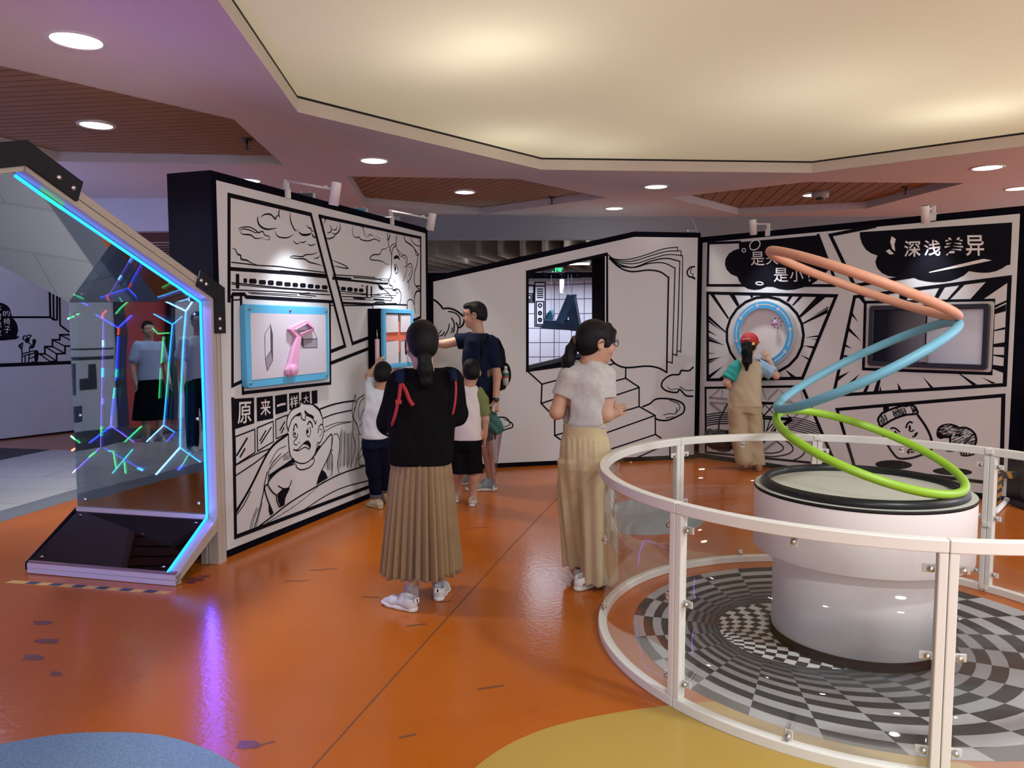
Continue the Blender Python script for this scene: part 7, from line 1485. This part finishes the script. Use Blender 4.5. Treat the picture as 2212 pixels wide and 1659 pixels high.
for an in (aL, aR): m = MB(); m.lathe([(.040, .025), (.054, .025), (.054, .068), (.046, .070)], V(an.x, an.y, .0) + V(0, 0, .045), 24); m.build('turn_up', mat('denim_pale', (.12, .14, .20), .8), b1_, True)
CLOG = mat('clog_beige', (.50, .42, .28), .45)
for hl, dr in ((fl(824, 1099), (-.75, .65)), (fl(838, 1086), (-.6, .8))):
    u, Q = shoe(b1_, hl, dr, .20, CLOG, CLOG, tongue=False)
    for k in range(4): m = MB(); m.lathe([(.0, .004), (.008, .003), (.010, 0)], Q(-.07 + .05 * k, .62 + .06 * (k % 2), .235), 10); m.build('vent_hole', BLKCL, u, True)
m = MB(); wd_ = (wR - eR).normalized(); M = wd_.to_track_quat('Z', 'Y').to_matrix(); m.lathe([(.025, -.010), (.029, -.010), (.029, .010), (.025, .010)], wR - wd_ * .012, 20, M); m.lathe([(.0, .008), (.013, .007), (.015, 0)], wR - wd_ * .012 + V(0, -.028, 0), 14, Matrix.Rotation(math.pi / 2, 3, 'X')); m.build('watch', mat('watch_pale', (.45, .47, .50), .3), b1_, True)

# ---------------------------------------------------------------- woman in grey tee and beige wide trousers
P = px3(4.471); base = fl(1268, 1262); w2 = person('woman in light grey tee and beige wide trousers, looking right beside the guard rail', base)
hc = P(1287, 739); R = basis(-1.25, -.06); s = 1.10; BY = -.38
nb = P(1272, 782); f = Field((-.05, 4.1, 0), (1.0, 5.05, 1.66), .0062); head(f, hc, R, s, nb + V(0, 0, -.02))
sL, sR = P(1227, 812), P(1309, 810); eL, eR = P(1203, 890, -.01), P(1309, 896, -.03); wL_, wR = P(1226, 894, .24), P(1331, 892, .16)
f.cap(sL, eL, .050, .042); f.cap(eL, wL_, .042, .027); f.cap(sR, eR, .050, .043); f.cap(eR, wR, .043, .027); hand(f, wR, (.35, .9, .1), (-.5, .2, 1), .9, .90, right=1); hand(f, wL_, (.5, .8, .1), (.5, -.1, 1), .9, .90, right=-1)
aL, aR = fl(1246, 1250) + V(0, .03, .08), fl(1276, 1270) + V(.0, .03, .08)
for hp, an in ((V(base.x - .08, 4.47, .82), aL), (V(base.x + .07, 4.47, .82), aR)): kn = hp.lerp(an, .5); f.cap(hp, kn, .060, .050); f.cap(kn, an, .050, .036); f.cap(an, an - V(0, 0, .03), .036, .038)
cx = P(1266, 880).x
f.prof([(.80, cx, 4.47, .10, .07), (1.0, cx, 4.47, .10, .07), (1.2, nb.x - .01, 4.47, .12, .07), (1.28, nb.x, 4.47, .10, .05)], BY); f.build('body', SKIN, w2)
def fr2(f, q, s):
    f.chain([q(0, .066, .082), q(.034, .080, .058), q(.060, .064, .022), q(.072, .040, -.015)], [.016, .014, .012, .009], .03); f.chain([q(0, .066, .088), q(-.034, .082, .060), q(-.060, .066, .026)], [.016, .014, .012], .03)
hairmesh(w2, hc, R, s, low=-.058, thick=1.10, fringe=fr2); eyes(w2, hc, R, s); glasses(w2, hc, R, s, mat('glasses_black', (.012, .012, .012), .3))
tie = P(1243, 738); f = Field(tie + V(-.18, -.18, -.32), tie + V(.14, .18, .1), .005)
f.chain([tie + V(.04, 0, .01), tie, tie + V(-.022, -.005, -.045), tie + V(-.042, -.012, -.11), tie + V(-.048, -.012, -.165), tie + V(-.042, -.01, -.205)], [.030, .024, .032, .036, .028, .008], .02); f.folds(.004, 90, 12, 5); f.build('ponytail', HAIR, w2)
m = MB(); M = Matrix.Rotation(1.25, 3, 'Y'); m.tube([tie + V(-.002, 0, .002) + M @ V(.024 * math.cos(a), .024 * math.sin(a), .005 * math.sin(5 * a)) for a in np.linspace(0, 2 * math.pi, 31)[:-1]], .0105, 8, True); m.build('scrunchie', mat('scrunchie_brown', (.12, .075, .045), .8, bump=.3, bscale=80), w2, True)
TEEG = mat('tee_heather', (.46, .44, .43), .85, var=.22, vscale=45, bump=.06, bscale=130, sheen=.2)
f = Field((-.02, 4.05, .80), (.95, 4.95, 1.42), .0065); wx = P(1263, 915).x
f.prof([(.955, wx, 4.47, .122, .098), (.985, wx + .004, 4.47, .140, .112), (1.10, cx + .002, 4.47, .136, .108), (1.22, nb.x - .015, 4.47, .148, .105), (1.30, nb.x - .005, 4.47, .125, .080), (1.345, nb.x, 4.47, .075, .055)], BY, .03)
f.cap(sL + V(.01, 0, -.005), sL.lerp(eL, .64), .070, .066, .03); f.cap(sR + V(-.01, 0, -.005), sR.lerp(eR, .66), .070, .066, .03); f.cap(sL.lerp(eL, .57), sL.lerp(eL, 1.3), .085, .08, 0, 'sub', True); f.cap(sR.lerp(eR, .59), sR.lerp(eR, 1.3), .085, .08, 0, 'sub', True)
f.cap(nb + V(0, 0, .005), nb + V(.02, .01, .12), .060, .066, .010, 'sub'); f.folds(.0045, 30, 20, 21); f.build('tee', TEEG, w2, 2)
BEI = mat('trousers_beige', (.48, .38, .22), .75, var=.07, vscale=10, bump=.05, bscale=120, sheen=.15)
f = Field((-.02, 4.05, .02), (1.0, 5.0, 1.02), .0075); lx, rx = P(1243, 1225).x, P(1294, 1240).x
f.prof([(.62, wx + .008, 4.47, .09, .06), (.72, wx + .012, 4.47, .150, .120), (.80, wx + .008, 4.47, .156, .126), (.86, wx + .004, 4.47, .144, .118), (.915, wx, 4.47, .127, .106), (.985, wx, 4.47, .123, .100)], BY, .02)
f.prof([(.035, rx + .005, 4.49, .106, .125), (.30, rx, 4.48, .106, .122), (.55, wx + .066, 4.465, .106, .120), (.76, wx + .055, 4.47, .106, .124)], BY, .05)
lx = P(1243, 1225, .20).x; f.prof([(.085, lx + .002, aL.y - .01, .080, .095), (.30, lx - .004, aL.y - .06, .084, .100), (.55, wx - .055, 4.56, .094, .112), (.76, wx - .048, 4.49, .104, .120)], BY, .03)
X, Y, Z = f.ax[0][:, None, None], f.ax[1][None, :, None], f.ax[2][None, None, :]
f.F = f.F + (.007 * np.sin(X * 85 + 6 * np.sin(Y * 9) + Z * 3) * np.clip((.97 - Z) * 2.2, 0, 1) + .004 * np.sin(X * 210) * np.clip((Z - .72) * 6, 0, 1) * (Z < .90)).astype(np.float32)
f.build('wide_trousers', BEI, w2, 2)
m = MB(); n_ = 48; m.add([(wx + (.1285 if k else .1285) * math.cos(a) * math.cos(BY) - .106 * math.sin(a) * math.sin(BY), 4.47 + .1285 * math.cos(a) * math.sin(BY) + .106 * math.sin(a) * math.cos(BY), z) for k, z in enumerate((.912, .968)) for a in np.linspace(0, 2 * math.pi, n_ + 1)[:-1]], [(j, (j + 1) % n_, n_ + (j + 1) % n_, n_ + j) for j in range(n_)]); m.build('waistband', BEI, w2, True)
for hl, dr in ((fl(1246, 1276), (.62, .55)), (fl(1250, 1254), (.3, .9))):
    u, Q = shoe(w2, hl, dr, .245, mat('sneaker_white', (.64, .62, .60), .55, var=.08), SOLW)
    m = MB(); m.prism([Q(.148, .05, .13), Q(.148, .45, .20), Q(.148, .45, .25), Q(.148, .05, .19)], Q(.158, 0, 0) - Q(.148, 0, 0)); m.build('side_stripe', mat('stripe_brown', (.28, .12, .07), .6), u)

# ---------------------------------------------------------------- girl in red cap at the round board
P = px3(8.20); base = fl(1618, 1016); g_ = person('girl in red cap with two-coloured sleeves, hand raised at the round board', base)
hc = P(1619, 745); R = basis(-.55, -.04); s = 1.0
nb = P(1616, 777); f = Field((2.0, 7.85, 0), (3.15, 8.7, 1.55), .0075); head(f, hc, R, s, nb + V(0, 0, -.02))
sL, sR = P(1592, 790), P(1641, 790); eL, eR = P(1569, 826, -.02), P(1677, 812, -.06); wL_, wR = P(1588, 850, .10), P(1662, 778, -.03)
f.cap(sL, eL, .042, .036); f.cap(eL, wL_, .036, .026); f.cap(sR, eR, .042, .036); f.cap(eR, wR, .036, .026); hand(f, wR, (-.42, .25, .85), (-.7, .3, -.4), .12, .92, spread=.5, right=-1); hand(f, wL_, (0, .3, -1), (.6, .8, 0), 1.1, .88, right=1)
cx_ = P(1609, 840).x; aL, aR = P(1613, 998, -.04), fl(1637, 1014) + V(0, .03, .08)
for hp, an in ((V(cx_ - .06, 8.20, .72), aL), (V(cx_ + .075, 8.20, .72), aR)): kn = hp.lerp(an, .5) + V(0, .0, 0); f.cap(hp, kn, .055, .045); f.cap(kn, an, .045, .034); f.cap(an, an - V(0, 0, .03), .034, .036)
cx = P(1609, 840).x
f.prof([(.74, cx, 8.20, .13, .10), (1.0, cx + .01, 8.20, .12, .09), (1.17, nb.x, 8.20, .12, .07)], -.3); f.build('body', SKIN2, g_)
hairmesh(g_, hc, R, s, low=-.060); pt = P(1614, 740, -.10); f = Field(pt + V(-.14, -.14, -.36), pt + V(.14, .16, .08), .006)
f.chain([pt + V(0, .05, 0), pt + V(0, -.01, -.02), pt + V(-.012, -.03, -.10), pt + V(-.010, -.03, -.20), pt + V(-.002, -.02, -.28)], [.028, .036, .050, .046, .014], .02); f.folds(.005, 80, 12, 6); f.build('ponytail', HAIR, g_)
REDC = mat('cap_red', (.40, .018, .020), .75, var=.12, vscale=12, bump=.1, bscale=120)
q = lambda x, y, z: Vector(hc) + R @ (Vector((x, y, z)) * s)
f = Field(hc - V(.2, .2, .1), hc + V(.2, .25, .2), .006); f.ell(q(0, -.012, .030), (.093, .112, .105), R, .01); f.side(q(0, -.01, -.002), R @ Vector((0, -.18, -1))); f.ell(q(0, -.10, .005), (.030, .03, .022), R, .01, 'sub'); f.folds(.003, 40, 30, 2); cpo = f.build('cap', REDC, g_, 2)
f = Field(hc - V(.25, .25, .1), hc + V(.3, .3, .12), .006); f.ell(q(0, .13, .030), (.080, .085, .012), R, .01); f.build('cap_brim', REDC, cpo)
m = MB(); m.tube(spline([q(-.05, -.105, .055), q(-.01, -.122, .060), q(.03, -.118, .062)], 4), .004, 6); m.build('cap_lettering', CHALK, cpo, True)
m = MB(); c_ = q(.062, -.095, .012); m.box((c_.x - .014, c_.y - .008, c_.z - .014), (c_.x + .014, c_.y, c_.z + .014)); m.build('cap_buckle', mat('brass', (.55, .38, .12), .35, .8), cpo)
TAN = mat('tee_oatmeal', (.50, .42, .29), .85, bump=.06, bscale=120, sheen=.15)
f = Field((2.1, 7.85, .55), (3.05, 8.7, 1.3), .0075); f.prof([(.665, cx + .0, 8.20, .178, .125), (.85, cx + .005, 8.20, .165, .118), (1.05, cx + .03, 8.20, .150, .105), (1.15, nb.x, 8.20, .130, .082), (1.20, nb.x, 8.20, .068, .055)], -.3, .03)
f.cap(nb + V(0, 0, -.01), nb + V(0, 0, .1), .055, .09, .01, 'sub'); f.folds(.005, 24, 14, 14); f.above(.685); f.build('tee', TAN, g_, 2)
for a, e, sx, m_ in ((sL, eL, -1, mat('sleeve_teal', (.015, .29, .27), .8, bump=.06, bscale=120)), (sR, eR, 1, mat('sleeve_blue', (.25, .42, .58), .8, bump=.06, bscale=120))):
    f = Field(a - V(.28, .22, .28), a + V(.28, .22, .16), .007); f.cap(a + V(-sx * .035, 0, .018), a.lerp(e, .25), .066, .070, .02); f.cap(a.lerp(e, .25), a.lerp(e, .80), .072, .078, .01); f.cap(a.lerp(e, .80), a.lerp(e, 1.4), .095, .095, 0, 'sub', True); f.side(a + V(-sx * .030, 0, 0), V(-sx, 0, .35)); f.folds(.003, 40, 30, 4); f.build('raglan_sleeve', m_, g_)
KHA = mat('trousers_khaki', (.42, .33, .205), .8, bump=.06, bscale=120, sheen=.1)
f = Field((2.1, 7.8, .02), (3.05, 8.75, .80), .0075); f.prof([(.62, cx + .0, 8.20, .150, .115), (.72, cx, 8.20, .145, .11)], -.3, .03)
f.chain([V(cx - .075, 8.20, .66), V(cx - .055, 8.21, .40), P(1606, 990, -.03)], [.100, .092, .088], .03); f.chain([V(cx + .085, 8.20, .66), V(cx + .095, 8.20, .36), V(P(1634, 1010).x, 8.22, .06)], [.105, .098, .096], .03)
f.folds(.006, 22, 16, 18); f.above(.055); f.build('wide_trousers', KHA, g_, 2)
BRN = mat('shoe_brown', (.30, .13, .075), .55); 
shoe(g_, P(1626, 1000, -.09) - V(0, 0, .03), (-.55, .8), .23, BRN, BRN, tongue=False, pitch=-.55); shoe(g_, fl(1640, 1018), (.1, 1), .23, BRN, BRN, tongue=False)
m = MB(); m.tube(spline([nb + V(.050, -.02, .012), nb + V(.075, .015, .004), nb + V(.085, .05, -.03), nb + V(.06, .09, -.06)], 4), .016, 8); m.build('neck_scarf', mat('scarf_lilac', (.50, .46, .62), .7), g_, True)
bgc = P(1556, 944, .12); bg_ = thing('tote_bag', 'dark grey soft bag hanging from the left hand of the girl in red cap', 'bag', bgc - V(0, 0, .16))
f = Field(bgc - V(.3, .16, .25), bgc + V(.3, .16, .3), .008); f.ell(bgc + V(.02, 0, -.03), (.185, .065, .135), None, .02); f.cap(bgc + V(-.14, 0, .02), bgc + V(-.085, 0, .13), .040, .012, .04); f.ell(bgc + V(.02, 0, .15), (.17, .05, .075), None, .03, 'sub'); f.folds(.007, 30, 24, 11); f.build('bag_body', mat('bag_charcoal', (.014, .015, .017), .45, spec=.3, var=.25, vscale=12), bg_, 2)
m = MB(); m.tube(spline([bgc + V(-.02, 0, .08), bgc + V(.0, 0, .22), wL_ + V(-.01, .02, -.04), bgc + V(.14, 0, .14), bgc + V(.13, 0, .06)], 6), .010, 8); m.build('bag_strap', mat('bag_charcoal', (0, 0, 0)), bg_, True)

# ---------------------------------------------------------------- visitors behind the camera that the mirror shows
def simple_person(label, x, y, yaw, H, top_m, low_m, skirt):
    o = person(label, (x, y)); k = H / 1.62; c = V(x, y, 0); r = V(math.cos(yaw), math.sin(yaw), 0); fw_ = V(-math.sin(yaw), math.cos(yaw), 0); R = basis(yaw)
    hc = c + V(0, 0, 1.50 * k); f = Field(c - V(.5, .5, 0), c + V(.5, .5, 1.75 * k), .010); head(f, hc, R, k, c + V(0, 0, 1.33 * k))
    for sx in (-1, 1):
        s_, e_, w_ = c + r * sx * .15 * k + V(0, 0, 1.28 * k), c + r * sx * .21 * k + V(0, 0, 1.02 * k), c + r * sx * .20 * k + fw_ * .10 + V(0, 0, .80 * k); f.cap(s_, e_, .045, .038); f.cap(e_, w_, .037, .026); hand(f, w_, V(0, 0, -1) + fw_ * .2, fw_, .5, .9, right=sx); f.cap(c + r * sx * .08 + V(0, 0, .8 * k), c + r * sx * .08 + V(0, 0, .08), .075, .038)
    f.build('body', SKIN, o); hairmesh(o, hc, R, k, low=-.06)
    f = Field(c - V(.5, .5, 0), c + V(.5, .5, 1.45 * k), .010); f.prof([(.82 * k, x, y, .155, .115), (1.0 * k, x, y, .145, .11), (1.22 * k, x, y, .17, .11), (1.33 * k, x, y, .09, .07)], yaw, .03)
    for sx in (-1, 1): f.cap(c + r * sx * .15 * k + V(0, 0, 1.27 * k), c + r * sx * .19 * k + V(0, 0, 1.10 * k), .065, .065, .02)
    f.build('top', top_m, o)
    if skirt: f = Field(c - V(.5, .5, 0), c + V(.5, .5, .95), .010); f.prof([(.30, x, y, .24, .20), (.86 * k, x, y, .145, .11)], yaw); f.build('skirt', low_m, o)
    else:
        f = Field(c - V(.5, .5, 0), c + V(.5, .5, .95 * k), .010); f.prof([(.70 * k, x, y, .16, .12), (.86 * k, x, y, .15, .115)], yaw)
        for sx in (-1, 1): f.cap(c + r * sx * .085 + V(0, 0, .75 * k), c + r * sx * .09 + V(0, 0, .07), .09, .065)
        f.build('trousers', low_m, o)
    for sx in (-1, 1): shoe(o, c + r * sx * .085 - fw_ * .06, fw_, .24, SNK, SOLW)
simple_person('woman in pale blue top and black skirt, reflected in the mirror booth', -6.9, 1.40, -1.2, 1.62, mat('top_paleblue', (.42, .48, .62), .8), BLKCL, True)
simple_person('person in white shirt and dark trousers, reflected at the mirror booth edge', -5.7, 1.66, -1.0, 1.72, mat('top_white', (.60, .62, .66), .8), BLKCL, False)
